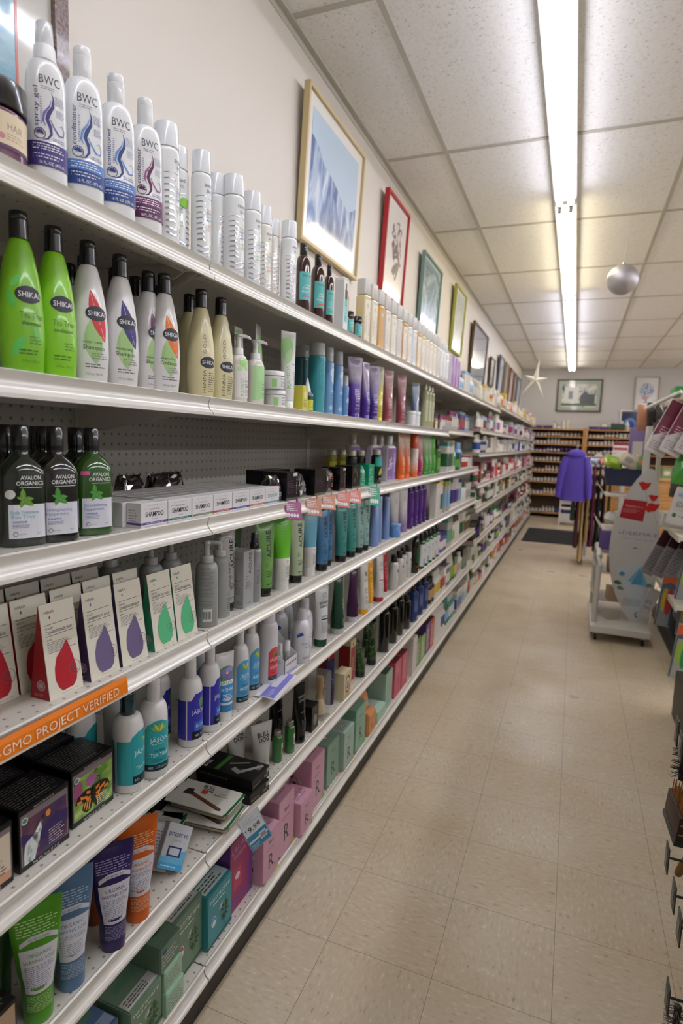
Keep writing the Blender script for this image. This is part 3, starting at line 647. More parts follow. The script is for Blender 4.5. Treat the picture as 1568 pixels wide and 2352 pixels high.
jarv('curl_jar', 'lower white lidded jar of the stacked pair', S((-.785, 1.475), S2), 29, 36, 13, 'e9e8e2', 'f2f2f0', JL)
jarv('curl_jar', 'upper white lidded jar of the stacked pair', S((-.785, 1.465), S2+.0495), 29, 36, 13, 'e9e8e2', 'f2f2f0', JL)
def gtube(loc, label, H=222, rz=-.5): return tube('curl_tube', label, loc, H, 20, 'e9e9e4', 'f2f2f0', [('p', [(-24, 200), (4, 205), (12, 185), (6, 150), (-10, 128), (-22, 150)], 'a9dc90'), ('lf', -4, 150, 26, 10, 1.2, 'bfe8aa'), ('t', 'RAMOS', -2, 60, 11, '84d46c', 66, 'l', PI/2), ('t', 'DERMA E', 14, 128, 4.2, '6a6a6e', 20), ('m', 6, 60, 22, 110, 10, '9b9b9f')], rz=rz, cap=26)
gtube(S(XY(1.56), S2), 'white tube with green petals and big green vertical word')
gtube(S((-.855, 1.50), S2), 'white tube with green petals in the back behind the stacked jars', 230, .25)
gtube(S((-.87, 1.42), S2), 'white tube with green petals far back behind the pump bottles', 210, .1)
carton('small_carton', 'small yellow lime carton beside the dropper bottle', S((-.775, 1.618), S2), 36, 32, 75, 'd9d04e', [('e', 0, 48, 10, 12, 'efe9a0'), ('m', -12, 12, 12, 34, 5, '8a8430')])
o = bottle('dropper_bottle', 'small bottle with white nozzle and yellow green label', S((-.782, 1.68), S2), shoulder(62, 19, 19, 12, 9), M('2c4a34', .15, coat=.8), cyl(62, 74, 11, 10), 'f0f0ee', [('r', -18, 6, 22, 38, 'd3d648'), ('m', -8, 12, 16, 30, 3, '6a6c30')])
loft('nozzle', [(74, 9, 9, 2), (80, 7, 7, 2), (100, 2.5, 2.5, 2), (104, 1.5, 1.5, 2)], M('f2f2f0', .3), o, 16)
bottle('dropper_bottle', 'white nozzle bottle half hidden behind the yellow carton', S((-.84, 1.655), S2), shoulder(62, 19, 19, 12, 9), M('2c4a34', .15, coat=.8), [(62, 11, 11, 2), (74, 10, 10, 2), (80, 7, 7, 2), (104, 1.5, 1.5, 2)], 'f0f0ee')
TC_ = shoulder(186, 27, 27, 8, 20, foot=2)
def teal(loc, label, c, rz=0, sc=1, lab=None):
    o = bottle('cylinder_bottle', label, loc, TC_, M(c, .14, coat=.9), cyl(182, 222, 26, 25, ch=2), 'b9bdb8', [('r', -30, 6, 30, 176, lab or '3aa0a8'), ('m', -24, 70, -4, 168, 22, '1f6f78'), ('t', 'ocean', 18, 118, 8, 'd8f0ee', 18, 'c', 1.0), ('r', 2, 8, 16, 16, 'e8e8e6')], rz, capmat=M('b9bdb8', .15, alpha=.8))
    o.scale = (sc, sc, 1); return o
teal(S(XY(1.765), S2), 'teal cylinder bottle with wide clear cap in front', '2c98a4')
teal(S((-.862, 1.80), S2), 'dark teal cylinder bottle standing behind the dropper bottle', '246a7c', .3, lab='2c6f86')
teal(S((-.862, 1.89), S2), 'dark teal cylinder bottle behind the front teal one', '246a7c', .3, lab='2c6f86')
SL = shoulder(176, 17.5, 17.5, 6, 13, foot=2)
for y, sc, l in ((1.862, 1, 'light blue slim bottle with cloud print, left one'), (1.948, 1, 'light blue slim bottle with cloud print, right one')):
    bottle('slim_bottle', l, S(XY(y), S2), SL, '7fb1e0', cyl(176, 222, 16, 15, ch=2), 'c9cdce', [('e', 4, 140, 14, 16, 'cfe3f2'), ('e', 10, 120, 14, 18, 'dfeaf0'), ('t', 'DESERT', 4, 78, 5, 'e6f2fb', 24), ('m', -6, 40, 14, 70, 5, '3b6aa0'), ('e', -4, 25, 8, 8, 'a8cdec')], capmat=M('c9cdce', .12, alpha=.75))
bottle('slim_bottle', 'shortest light blue slim bottle with clear cap', S(XY(2.02), S2), shoulder(112, 14, 14, 5, 10), '6f9fd6', cyl(112, 150, 12, 10, ch=2), 'd0d3d4', [('e', 2, 60, 9, 9, 'a8cdec'), ('m', -6, 20, 12, 50, 5, '2f5a90'), ('r', -14, 4, 14, 8, 'e8eef2')], capmat=M('d0d3d4', .12, alpha=.75))
def gt(loc, label, mat, cap, H=225, r=21, ink='e9dff2', rz=-.6, n='styling_tube', wt=None):
    return tube(n, label, loc, H, r, mat, cap, [('t', 'GIOVANNI', 4, 34, 5.5, ink, 30), ('t', '2chic', 4, 46, 8, ink, 24), ('m', -8, 60, 16, 110, 8, ink), ('m', -4, 150, 14, 175, 6, ink)], rz=rz, wt=wt, cap=20)
gt(S(XY(2.115), S2), 'purple and grey wide tube, first of the purple tubes', G('552a9a', 'a79ab2', .5, .62), '4a2590', 228, 24, wt=34)
gt(S(XY(2.24), S2), 'purple fading tube, second of the purple tubes', G('46208c', 'b9a4c8', .3, .75), '41208a', 225, 20, rz=-.2, wt=26)
gt(S((-.845, 2.30), S2), 'lilac fading tube in the back row of the purple tubes', G('6a3f9c', 'b09fc0', .3, .8), '41208a', 220, 20, rz=.5)
gt(S(XY(2.34), S2), 'purple fading tube next to the yellow tube', G('42208e', 'a69ab8', .3, .8), '3c1c86', 224, 22)
gt(S((-.80, 2.435), S2), 'yellow and pale green tube', G('e2cf1e', 'c9cba8', .45, .8), 'e2cf1e', 232, 21, 'f4eecc')
gt(S(XY(2.545), S2), 'dusty pink tube, first of the pink tubes', G('a8545c', 'c79a98', .3, .9), 'b0646a', 230, 21, 'e9cfd0')
gt(S((-.83, 2.66), S2), 'dusty pink tube set back between the pink tubes', G('a8545c', 'c79a98', .3, .9), 'b0646a', 226, 20, 'e9cfd0')
gt(S(XY(2.755), S2), 'dusty pink tube standing alone by the small white jars', G('9a4850', 'c08f8e', .3, .9), 'a0525a', 236, 22, 'e9cfd0')
for i, l in enumerate(('small white frosted jar, nearest one on the second shelf', 'small white frosted jar, farther one on the second shelf')):
    jarv('small_jar', l, S((-.775, 2.90+i*.09), S2), 24, 58, 16, 'dddcda', 'e6e5e2', [('r', -16, 8, 18, 50, 'ecebea'), ('m', -10, 14, 14, 40, 4, '9a9a9e')])
gt(S((-.81, 3.10), S2), 'blue fading tube behind the small white jars', G('5f7fb0', 'aebccb', .3, .9), '54749f', 232, 21, 'dfe8f2')
for i, l in enumerate(('pale olive tall bottle, nearest of three', 'pale olive tall bottle, middle of three', 'pale olive tall bottle, farthest of three')):
    bottle('tall_bottle', l, S((-.785, 3.21+i*.075), S2), shoulder(205, 20, 20, 18, 11), M('b9bb92', .12, coat=1), cyl(205, 238, 11, 10), 'c9ccb0', [('r', -14, 40, 16, 150, 'c9caa6'), ('m', -8, 60, 12, 130, 8, '7d8060')])
for i, l in enumerate(('small amber dropper bottle, left one at the shelf end', 'small amber dropper bottle, right one at the shelf end')):
    o = bottle('dropper_bottle', l, S((-.785, 3.47+i*.13), S2), shoulder(62, 20, 20, 12, 9), M('8a5a20', .12, coat=1), cyl(62, 76, 9, 8), '141211', [('r', -16, 4, 20, 50, 'e6e2d4'), ('m', -8, 14, 14, 40, 4, '77746a')])
    loft('dropper_bulb', [(76, 6, 6, 2), (84, 6.5, 6.5, 2), (100, 4.5, 4.5, 2), (104, 2.5, 2.5, 2)], M('17140f', .5), o, 14)

# ================================================================ third shelf
AV = [(0, 19, 29, 3), (2, 21, 32, 3), (5, 22, 33.5, 3), (60, 22, 33.5, 3), (108, 22, 33, 3), (118, 21.5, 31.5, 2.8), (126, 20, 28, 2.5), (133, 17.5, 22, 2.3), (139, 14.5, 16, 2), (143, 12.2, 12.4, 2), (147, 12, 12, 2)]
def avalon(loc, label, col, its=(), rz=-.35):
    return bottle('hair_care_bottle', label, loc, AV, M(col, .1, coat=1), ribcap(147, 40, 13.2), '101014', its, rz, zref=60)
def avl(top_, w1, w2, w3, cw, mint=True, pink=False, cx=2):
    its = [('t', 'AVALON', cx+4, 104, 6.2, 'e8e8e6', 31, 'c', 0, .01), ('t', 'ORGANICS', cx+3, 95.5, 6.2, 'e8e8e6', 41, 'c', 0, .01), ('r', cx-13, 91.5, cx+21, 92.2, 'e8e8e6'),
           ('r', -27, 14, 27, 66, 'e4e5ec')]
    if pink: its.append(('r', -29, 106, -15, 113, 'd95a9a'))
    c = '4f9c3e' if mint else '6f9a38'
    for a, L in ((1.62, 10), (.05, 9), (-.62, 10.5), (-1.9, 8), (2.75, 6)):
        its.append(('lf', -6+L*.7*math.cos(a), 74+L*.7*math.sin(a), L, L*.42, a, c)); its.append(('s', [(-6, 74), (-6+L*1.5*math.cos(a), 74+L*1.5*math.sin(a))], .4, '8fcc74'))
    if not mint: its.append(('e', -24, 82, 7, 7, 'e9e6dc'))
    its += [('t', w1, -24, 52, 5, cw, 40, 'l'), ('t', w2, -24, 45, 5, cw, 34, 'l'), ('t', w3, -22, 38, 3, '4f7fd6', 21, 'l', 0, .01), ('m', -22, 30, 8, 36, 3, '8a8d98'), ('o', -18, 21, 2.6, 3.4, '55585e'), ('t', 'non GMO', -8, 19.5, 2, '77777c'), ('m', 12, 18, 20, 23, 2, '9a9aa2')]
    return its
avalon((-.795, .668, S3), 'dark green scalp treatment bottle with white label, cut by the left edge', '0d2012', avl(0, 'Scalp Treatment', 'Tea Tree', 'CONDITIONER', '6cb8c4', False))
avalon((-.783, .722, S3), 'black bottle with mint leaves and white label', '0c0f10', avl(0, 'Strengthening', 'Peppermint', 'SHAMPOO', '8f9ad0'))
avalon((-.786, .803, S3), 'green bottle with mint leaves and a pink sticker', '2c5a1a', avl(0, 'Strengthening', 'Peppermint', 'CONDITIONER', '8f9ad0', pink=True))
for x, y, l in ((-.848, .685, 'second row dark bottle behind the cut off one'), (-.85, .76, 'second row dark bottle behind the black mint bottle'), (-.852, .832, 'second row dark bottle behind the green mint bottle'), (-.915, .715, 'third row dark bottle nearest the camera'), (-.915, .80, 'third row dark bottle, right one')):
    avalon((x, y, S3), l, '0e130f')
BARN = [('6a4f9c', 'TEA TREE & HEMP OIL', 'violet', 'SHAMPOO'), ('2f6e66', 'ROSEMARY PEPPERMINT', 'dark teal', 'SHAMPOO'), ('6b8043', 'ORIGINAL FORMULA', 'olive green', 'SHAMPOO'), ('b52c44', 'VOLUMIZING FORMULA', 'red', 'SHAMPOO'), ('3c4fa0', 'MOISTURIZING', 'blue', 'SHAMPOO'), ('c8703c', 'CITRUS BLEND', 'orange', 'SHAMPOO'), ('3f7f9a', 'CONDITIONING', 'blue green', 'CONDITIONER')]
for i, (c, w_, n, big) in enumerate(BARN):
    fr = [('t', 'J.R. LIGGETTS', 0, 41, 2.2, 'c8a0a8', 44), ('m', -30, 34, 30, 37, 1, 'd8c8cc'), ('t', 'The Traditional New', 0, 33, 2.6, '8a8a90', 30), ('t', big, 0, 20, 9.5, '3a3a40' if big[0] == 'S' else '8fb0a0', 54, 'c', 0, .012), ('t', 'Scented', 0, 14, 2.6, '77777c', 16),
          ('r', -38.5, 5, 38.5, 9.5, c), ('t', w_, 0, 6, 2.4, 'e6e0ea', 50), ('r', 24, 5, 24.6, 9.5, 'f0eef0'), ('m', -30, 1, 30, 3.5, 1, 'c0c0c4')]
    b = carton('shampoo_bar_box', 'white shampoo bar box with a %s stripe, front row' % n, (-.775, .935+i*.0812, S3), 79, 34, 47, 'e3e1e0', fr, [('m', -12, 10, 8, 36, 5, 'a9a6aa'), ('r', -17, 5, 17, 9.5, c)])
    for r_ in range(1, 6):
        o = dup(b, (-.775-r_*.0355, .935+i*.0812-(.012 if i == 0 else 0)+.002*r_, S3), 'white boxed shampoo bar behind the %s striped front one' % n, group='shampoo bars with a %s stripe behind the front row' % n, drop=('front_print', 'side_print'))
def rough_pack(kind, label, loc, W_, D, H, col, seed, glint='55505a', rz=0, its=(), top_=.72):
    t = thing(kind, label, 'packet', loc, rz); rnd = random.Random(seed); bm = bmesh.new()
    loftbm(bm, [(0, D*.4, W_*.42, 5), (H*.08, D*.5, W_*.5, 6), (H*.3, D*.48, W_*.5, 6), (H*.5, D*.47, W_*.5, 5), (H*.7, D*.42, W_*.48, 5), (H*.85, D*.3, W_*.46, 4), (H*.93, D*.14, W_*.47, 4), (H, D*.05, W_*.49, 4)], 24)
    for v in bm.verts:
        k = .004 if v.co.z > H*.0005 else .0022
        if v.co.z > .003: v.co += Vector((rnd.uniform(-1, 1)*k, rnd.uniform(-1, 1)*k*.6, rnd.uniform(-1, 1)*k*.7))
    finish(bm, 'foil_bag', M(col, .16, coat=1), t, smooth=False)
    if its: decal('label', t, lambda s, z, w_: Vector((D*.53+w_, s, z))*.001, its, curved=False)
    return t
def dyebox(label, loc, W_, D, H, col, its=(), rz=0): return carton('dye_box', label, loc, W_, D, H, col, list(its), rz=rz, rough=.25)
for i, (y, x, s) in enumerate(((1.14, -1.0, 0), (1.30, -1.0, 1), (1.235, -.99, 2))):
    rough_pack('foil_packet', ('dark crumpled foil packet behind the shampoo bars, nearest one', 'dark crumpled foil packet behind the shampoo bars, farthest one', 'dark crumpled foil packet behind the shampoo bars, middle one')[i], (x, y, S3), 78, 40, 78, '1a0d10', 40+s)
PK = [('o', 12, 22, 5, 7, 'd8d8da'), ('m', -16, 40, 10, 52, 3, 'c24a9a')]
rough_pack('foil_packet', 'black foil packet with magenta top beside the last shampoo bar', (-.792, 1.475, S3), 62, 44, 74, '151013', 3, its=PK)
dyebox('black box with white sticker beside the magenta topped packet', (-.80, 1.555, S3), 78, 74, 82, '17131a', [('m', -32, 20, 20, 60, 6, '4c2440'), ('r', 4, 70, 30, 80, 'c9c9cc'), ('t', 'color', 30, 16, 7, 'b8b8c0', 50, 'l', PI/2)])
rough_pack('foil_packet', 'black foil packet with coral top between two black boxes', (-.80, 1.66, S3), 60, 44, 70, '16100f', 5, its=[('o', 10, 22, 4, 6, 'd0d0d4')])
dyebox('black box standing in the middle of the packets', (-.80, 1.76, S3), 92, 74, 84, '141214', [('m', -36, 25, 30, 60, 5, '3a2c34')])
dyebox('long black box lying behind the front packets', (-.90, 1.66, S3), 180, 60, 80, '120f11')
rough_pack('foil_packet', 'copper flecked black foil packet', (-.80, 1.88, S3), 66, 46, 82, '2a1512', 7, its=[('o', 10, 24, 4, 6, 'c98a70'), ('m', -20, 45, 20, 66, 4, 'b5533a')])
dyebox('black box with white sticker right of the copper packet', (-.80, 1.965, S3), 60, 70, 84, '151214', [('t', 'henna', 22, 14, 7, 'c0b8c0', 50, 'l', PI/2), ('r', 2, 72, 26, 80, 'c9c9cc'), ('m', -24, 30, 10, 60, 5, '44302c')])
dyebox('black floral patterned box left of the green foil packet', (-.80, 2.105, S3), 90, 70, 86, '161816', [('lf', -16, 30, 16, 6, .8, '33473a'), ('lf', 10, 50, 18, 6, 2, '33473a'), ('m', -30, 60, 10, 78, 4, '5a6a5e')])
rough_pack('foil_packet', 'shiny emerald green foil packet', (-.795, 2.215, S3), 66, 40, 80, '139a72', 9, its=[('m', -20, 20, 20, 60, 6, 'bfe8d8')])
dyebox('emerald green box beside the green foil packet', (-.80, 2.30, S3), 70, 60, 86, '14a077', [('m', -26, 20, 26, 70, 8, '8fdcc2'), ('o', 10, 50, 8, 12, '0c6c50')])
TB = shoulder(116, 24, 24, 8, 17, foot=2)
for x, y, lab, l in ((-.95, 2.30, 'c3bf2e', 'yellow labelled bottle with pale cap at the back, nearest'), (-.95, 2.42, 'c3bf2e', 'yellow labelled bottle with pale cap at the back, middle'), (-.95, 2.55, 'c3bf2e', 'yellow labelled bottle with pale cap at the back, farthest'),
                     (-.86, 2.30, '2a1a20', 'black labelled bottle with pale cap behind the green packet'), (-.86, 2.41, '2a1a20', 'black labelled bottle with pale cap behind the teal bottle')):
    bottle('dye_bottle', l, (x, y, S3), TB, '14110f' if lab != 'c3bf2e' else '8b8426', cyl(116, 138, 18, 17), 'b9b79a', [('r', -30, 8, 30, 90, lab), ('m', -14, 20, 18, 70, 7, '8a7c6c')])
bottle('dye_bottle', 'dark bottle with teal top band beside the lilac bottles', (-.79, 2.42, S3), TB, '12211f', cyl(116, 138, 18, 17), 'b9b79a', [('r', -30, 70, 30, 108, '35b0a8'), ('lf', 0, 50, 20, 9, 1, 'a9b83c'), ('lf', 12, 44, 16, 7, 2, '7f9a3a'), ('m', -10, 12, 16, 24, 2, 'c8ccc8')]).scale = (1, 1, 1.05)
PZ = [(0, 18, 36, 4), (3, 21, 39, 5), (150, 21, 39, 5), (158, 20, 37, 4), (164, 15, 28, 3), (167, 12, 14, 2)]
PZL = [('r', -36, 6, 5, 152, '8e6f9c'), ('r', 5, 6, 34, 152, 'a382c8'), ('t', 'purezero', 25, 40, 15, 'ece6f2', 90, 'l', PI/2), ('t', 'BIOTIN', -16, 14, 6, 'e2dae8', 28)]
for q in range(7): PZL.append(('lf', -16+9*math.cos(q), 80+22*math.sin(q*1.7), 12, 5, q*1.3, 'd3c6dc'))
o = bottle('lilac_bottle', 'lilac printed oval bottle in front, beside the orange tubes', (-.80, 2.63, S3), PZ, 'd9d4d8', cyl(167, 208, 15, 15), 'dcd8d4', PZL, zref=60)
for x, y, l in ((-.86, 2.58, 'lilac printed oval bottle in the second row, left one'), (-.86, 2.68, 'lilac printed oval bottle in the second row, right one'), (-.93, 2.5, 'lilac printed oval bottle farthest back')):
    dup(o, (x, y, S3), l)
def og(y, x, label, lo, hi, cap, H=226, rz=-.3, r=23): return gt((x, y, S3), label, G(lo, hi, .3, .75), cap, H, r, 'f4e2d4', rz)
og(2.80, -.79, 'orange fading tube, nearest of the orange pair', 'ef6a1c', 'c9a58c', 'f06c1c'); og(2.90, -.79, 'orange fading tube, farther of the orange pair', 'ef6a1c', 'c9a58c', 'f06c1c')
bottle('spray_bottle', 'orange capped white bottle fading to orange', (-.785, 3.03, S3), shoulder(150, 24, 24, 12, 20), G('ef7a2a', 'e6ddd0', .1, .6), cyl(150, 225, 22, 21), 'dd5a1e', [('t', '2chic', 2, 90, 8, '6a5a4c', 24), ('m', -10, 30, 14, 70, 5, 'f4ece0')])
og(3.17, -.79, 'magenta fading tube between the orange and green ones', 'b01e5a', 'c7a0a0', 'b01e5a')
og(3.29, -.79, 'green fading tube, nearest', '3f9a3c', '9ab888', '3c8c3a'); og(3.38, -.79, 'green fading tube, middle', '3f9a3c', '9ab888', '3c8c3a'); og(3.48, -.79, 'bright green tube, farthest of the green tubes', '2f9a20', '58b43c', '2f9a20', 228)
bottle('green_bottle', 'dark green bottle with black cap beside the green tubes', (-.79, 3.6, S3), shoulder(150, 25, 25, 20, 12), M('3c7a22', .12, coat=1), cyl(150, 205, 14, 13), '181a17', [('r', -18, 20, 22, 90, '6fae3c')])
# ================================================================ price tags clipped to the third shelf lip
def clip_tag(label, y, w_, h, col, ang_, z=S3, col2='e9dfe4', clipc=None, x=-.736):
    t = thing('shelf_tag', label, 'tag', (x, y, z-.004), 0); t.rotation_euler = (math.radians(-8), math.radians(-ang_), -.35); w_ *= 1.0; h *= 1.15
    bm = bmesh.new(); bbox(bm, .0006, .0018, -w_/2e3, w_/2e3, -h/1e3, .004); bmesh.ops.bevel(bm, geom=bm.edges[:], offset=.0004, segments=1, affect='EDGES')
    finish(bm, 'card', M(col, .25), t)
    it = [('m', -w_*.42, -h*.5, w_*.3, -h*.05, 4, col2)]
    for q in range(4): it.append(('e', -w_*.3+q*w_*.18, -h*.75, w_*.085, h*.12, 'efe9ea'))
    decal('tag_print', t, lambda s, q, w2: Vector((1.8+w2, s, q))*.001, it, curved=False)
    bm = bmesh.new(); bbox(bm, -.004, .0005, w_*.25e-3, w_*.25e-3+.007, -.018, .018); bmesh.ops.bevel(bm, geom=bm.edges[:], offset=.0015, segments=2, affect='EDGES')
    finish(bm, 'clip', M(clipc or col, .25), t)
clip_tag('magenta shelf tag clipped to the lip', 1.505, 62, 40, '9a2f78', 14)
clip_tag('copper coloured shelf tag, left one of two', 1.645, 66, 44, 'b9714a', 14)
clip_tag('copper coloured shelf tag, right one of two', 1.765, 60, 38, 'bd7c58', 16)
clip_tag('coral red shelf tag, left one of two', 1.895, 66, 42, 'd06850', 14)
clip_tag('coral red shelf tag, right one of two', 2.015, 62, 38, 'd0664c', 15)
clip_tag('long emerald green shelf tag', 2.235, 72, 64, '3fa57e', 12)
# ================================================================ fourth shelf: triangular cartons
def prism(label, xy, c, side, w1='CONDITIONER BAR', w2='CURL', rz=0, full=True, group=None):
    W_, D, H = 71, 45, 158
    t = thing('shampoo_bar_carton', label, 'box', (xy[0], xy[1], S4), rz, group)
    bm = bmesh.new(); h = W_/2e3
    a = [bm.verts.new(p) for p in ((D/2e3, -h, 0), (-D/2e3, -h, 0), (-.001, -h, H/1e3), (.001, -h, H/1e3))]
    b = [bm.verts.new((v.co.x, h, v.co.z)) for v in a]
    f = bm.faces.new(a[::-1]); f.material_index = 1
    f = bm.faces.new(b); f.material_index = 1
    for i in range(4): bm.faces.new((a[i], a[(i+1) % 4], b[(i+1) % 4], b[i]))
    bmesh.ops.recalc_face_normals(bm, faces=bm.faces[:])
    bmesh.ops.bevel(bm, geom=bm.edges[:], offset=.0006, segments=1, affect='EDGES')
    finish(bm, 'carton', [M('e2dcca', .45), M(side, .4)], t, smooth=False)
    L = math.hypot(D/2, H); ux, uz = -(D/2-1)/L, H/L
    mp = lambda s, z, w_: Vector((D/2+ux*z+uz*w_, s, uz*z-ux*w_))*.001
    its = [('t', 'HIBAR', -17, 143, 5, '4a4a52', 20), ('p', [(-17, 140), (-15, 135.5), (-17, 133.5), (-19, 135.5)], c), ('r', -29, 124.4, 29, 125.2, '3a3a40')]
    if full:
        its += [('t', 'SOLID', -28, 117, 3.6, '4a4a52', 15, 'l'), ('t', w1, -28, 109, 5, '4a4a52', 54, 'l'), ('r', -29, 105.4, 29, 106.2, '3a3a40'), ('t', w2, -28, 98, 3.2, '4a4a52', 11, 'l'), ('m', -28, 80, 26, 96, 6, '8c8a88'), ('r', -29, 77.6, 29, 78.4, '3a3a40'),
                ('p', [(10, 92), (15, 80), (20, 62), (24, 42), (25, 30), (22, 18), (14, 10), (-8, 9), (-15, 17), (-20, 32), (-19, 50), (-13, 68), (0, 80)], c), ('o', 21, 40, 11.4, 12.2, '6a6470'), ('m', 15, 33, 27, 47, 4, '5a5660'), ('t', '1 bar (net wt 2.7oz / 76g)', 6, 4, 2.2, '8a8580', 36)]
    decal('front_print', t, mp, its, curved=False)
    if full:
        q = [('o', 3, 24, 0, 9, 'b9a9a9'), ('o', 3, 24, 5, 6.5, side), ('m', -12, 5, 14, 10, 2, 'c8a0a0')]
        decal('side_print', t, lambda s, z, w_: Vector((s, -W_/2-w_, z))*.001, q, curved=False)
    return t
RD, PU, GN = 'b5202c', '6f6388', '5cbc84'
def hx(X): return X+.0
prism('red sided conditioner bar carton in front', (-.790, .722), RD, 'a01a24')
prism('purple sided shampoo bar carton in front', (-.788, .809), PU, '4a4068', 'SHAMPOO BAR', 'REPAIR')
prism('purple printed conditioner bar carton in front', (-.786, .886), PU, '4a4068', 'CONDITIONER BAR', 'REPAIR')
prism('green sided shampoo bar carton in front', (-.785, .977), GN, '3c9a70', 'SHAMPOO BAR', 'MAINTAIN')
prism('green printed conditioner bar carton at the right end', (-.783, 1.050), GN, '3c9a70', 'CONDITIONER BAR', 'MAINTAIN')
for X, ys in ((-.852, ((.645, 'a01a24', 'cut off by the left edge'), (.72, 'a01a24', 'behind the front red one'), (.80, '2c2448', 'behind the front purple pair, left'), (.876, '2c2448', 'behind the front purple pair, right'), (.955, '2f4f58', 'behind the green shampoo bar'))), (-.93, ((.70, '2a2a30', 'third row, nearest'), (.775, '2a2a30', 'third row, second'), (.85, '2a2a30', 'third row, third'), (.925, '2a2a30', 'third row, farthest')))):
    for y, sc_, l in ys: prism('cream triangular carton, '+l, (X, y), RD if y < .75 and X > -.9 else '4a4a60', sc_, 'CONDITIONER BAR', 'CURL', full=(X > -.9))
def acure_word(x, z0, h=9, w_=60, c='2b2b2e'): return ('t', 'ACURE', x, z0, h*1.2, c, w_*1.08, 'l', PI/2, .015)
AC = shoulder(150, 26, 26, 20, 15, 2.2, foot=2)
def acpump(label, loc, its, c='9b9d98', rz=0):
    t = bottle('pump_bottle', label, loc, AC, c, None, '', its, rz, rough=.4, coat=.15); pump(t, 150, 15.5, 'b9b8b4', 50, 1.2); return t
back = [('m', -16, 70, 16, 142, 22, '77797a'), ('m', -16, 50, 16, 64, 4, '77797a'), ('r', -12, 14, 10, 44, 'd8d8d4')]+[('r', -10+q*2, 20, -10+q*2+(.7 if q % 3 else 1.3), 38, '333333') for q in range(9)]+[('s', [(20, 4), (20, 148)], .5, '6a6c6c')]
acpump('grey pump bottle with back label and barcode in front', (-.777, 1.142, S4), back, rz=-.85)
acpump('grey pump bottle beside the barcode one', (-.79, 1.215, S4), [acure_word(12, 70), ('o', 4, 58, 5.5, 6.2, '4a4a4c'), ('m', -4, 20, 22, 48, 6, '5c5e5e'), ('t', '8 fl oz', 6, 8, 3, '5c5e5e')])
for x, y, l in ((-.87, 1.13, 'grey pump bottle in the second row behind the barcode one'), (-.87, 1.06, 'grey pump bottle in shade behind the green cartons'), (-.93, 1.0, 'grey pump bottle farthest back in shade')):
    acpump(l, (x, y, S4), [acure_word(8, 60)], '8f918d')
ACI = lambda c='2b2b2e', w_=66: [('t', 'ACURE', 13, 108, 12, c, 76, 'l', PI/2, .02), ('o', -2, 88, 5.6, 6.3, c), ('r', -4, 86, 0, 90, c), ('m', -6, 56, 20, 74, 4, c), ('m', -6, 32, 14, 38, 1, c), ('t', '8 fl oz', 4, 28, 3, c)]
tube('styling_tube', 'light grey tube with black cap leaning among grey bottles', (-.80, 1.265, S4), 212, 19, 'b3b1ab', '171718', ACI(), rz=-.3)
carton('spray_carton', 'grey carton with a vertical black word', (-.785, 1.312, S4), 52, 42, 150, 'a2a3a2', [acure_word(12, 88, 10, 54), ('o', -8, 80, 4, 4.8, '3a3a3c'), ('m', -16, 50, 14, 70, 5, '5a5a5c'), ('m', -12, 10, 14, 14, 1, '5a5a5c')], [('t', 'SERUM SPRAY', 0, 128, 4, '4a4a4c', 28), ('o', -8, 96, 3, 4, '4a4a4c'), ('t', '98%', -2, 70, 6, '6a6a6c', 24), ('m', -16, 36, 14, 64, 9, '6a6a6c'), ('o', -10, 16, 3, 4, '4a4a4c'), ('r', 0, 10, 16, 20, '8f908f')])
def sprayb(label, loc, c='9c9d9c'):
    t = bottle('spray_bottle', label, loc, shoulder(146, 19, 19, 12, 12), c, cyl(146, 162, 13, 12.5), '161617', [('o', 2, 100, 4.4, 5.2, '3a3a3c'), ('m', -8, 50, 18, 90, 10, '5c5c5e'), ('t', '4 fl oz', 4, 12, 3, '55555a')], capname='collar')
    loft('overcap', [(162, 10, 9, 3), (186, 9, 8, 3), (188, 8, 7, 3)], M('3a3c44', .1, coat=1), t, 20); return t
sprayb('grey spray bottle with black collar right of the grey carton', (-.782, 1.372, S4)); sprayb('grey spray bottle with black collar behind the grey carton', (-.845, 1.36, S4))
def act(label, Y, col, cap, ink='2b2b2e', X=-.772, H=212, r=22, its=None, rz=-.45, bands=None, wt=None, cp=24): return tube('care_tube', label, (X, Y, S4), H, r, col, cap, its if its is not None else ACI(ink), rz=rz, bands=bands, wt=wt or r*1.42, cap=cp)
act('mid green tube with black cap and large vertical word', 1.437, '6ea24e', '141414', X=-.79, r=25, wt=37)
TW = lambda c, d: [('t', 'ACURE', 4, 182, 8, d, 26), ('m', -8, 176, 16, 180, 1, d), ('r', 2, 84, 24, 90, 'e8e6e0'), ('r', -4, 78, 22, 84, 'e8e6e0'), ('m', 2, 78.5, 22, 89, 2, 'b0504c'), ('m', -2, 40, 20, 74, 9, '8a8a8c')]
act('lime over white tube', 1.522, ['e3e0da', '68c81e'], 'dcd9d2', bands=[92], its=TW('', '8fd84e'), X=-.776, r=23, cp=30)
act('pale sage tube with black cap', 1.62, 'b4c3a0', '141414', X=-.778)
act('sky blue over white tube', 1.725, ['e0ddd6', '6db0c6'], 'dcd9d2', bands=[98], its=TW('', '9ccbd8'), X=-.78, cp=30)
act('steel blue tube with black cap, nearer of two', 1.815, '4379a3', '141414', X=-.775)
act('steel blue tube with black cap, farther of two', 1.895, '3f78a6', '141414', X=-.79, r=20)
act('teal tube with black cap, nearer of two', 1.985, '3f8f88', '141414')
act('teal tube with black cap, farther of two', 2.085, '3c9388', '141414')
act('pale teal tube with black cap, nearer of two', 2.175, '8fb5ab', '141414', r=20)
act('pale teal tube with black cap, farther of two', 2.245, '93b8ae', '141414', r=20)
tube('care_tube', 'large green tube in the back behind the spray bottles', (-.88, 1.41, S4), 215, 26, '3f7a2c', '141414', [], rz=-.3, wt=40)
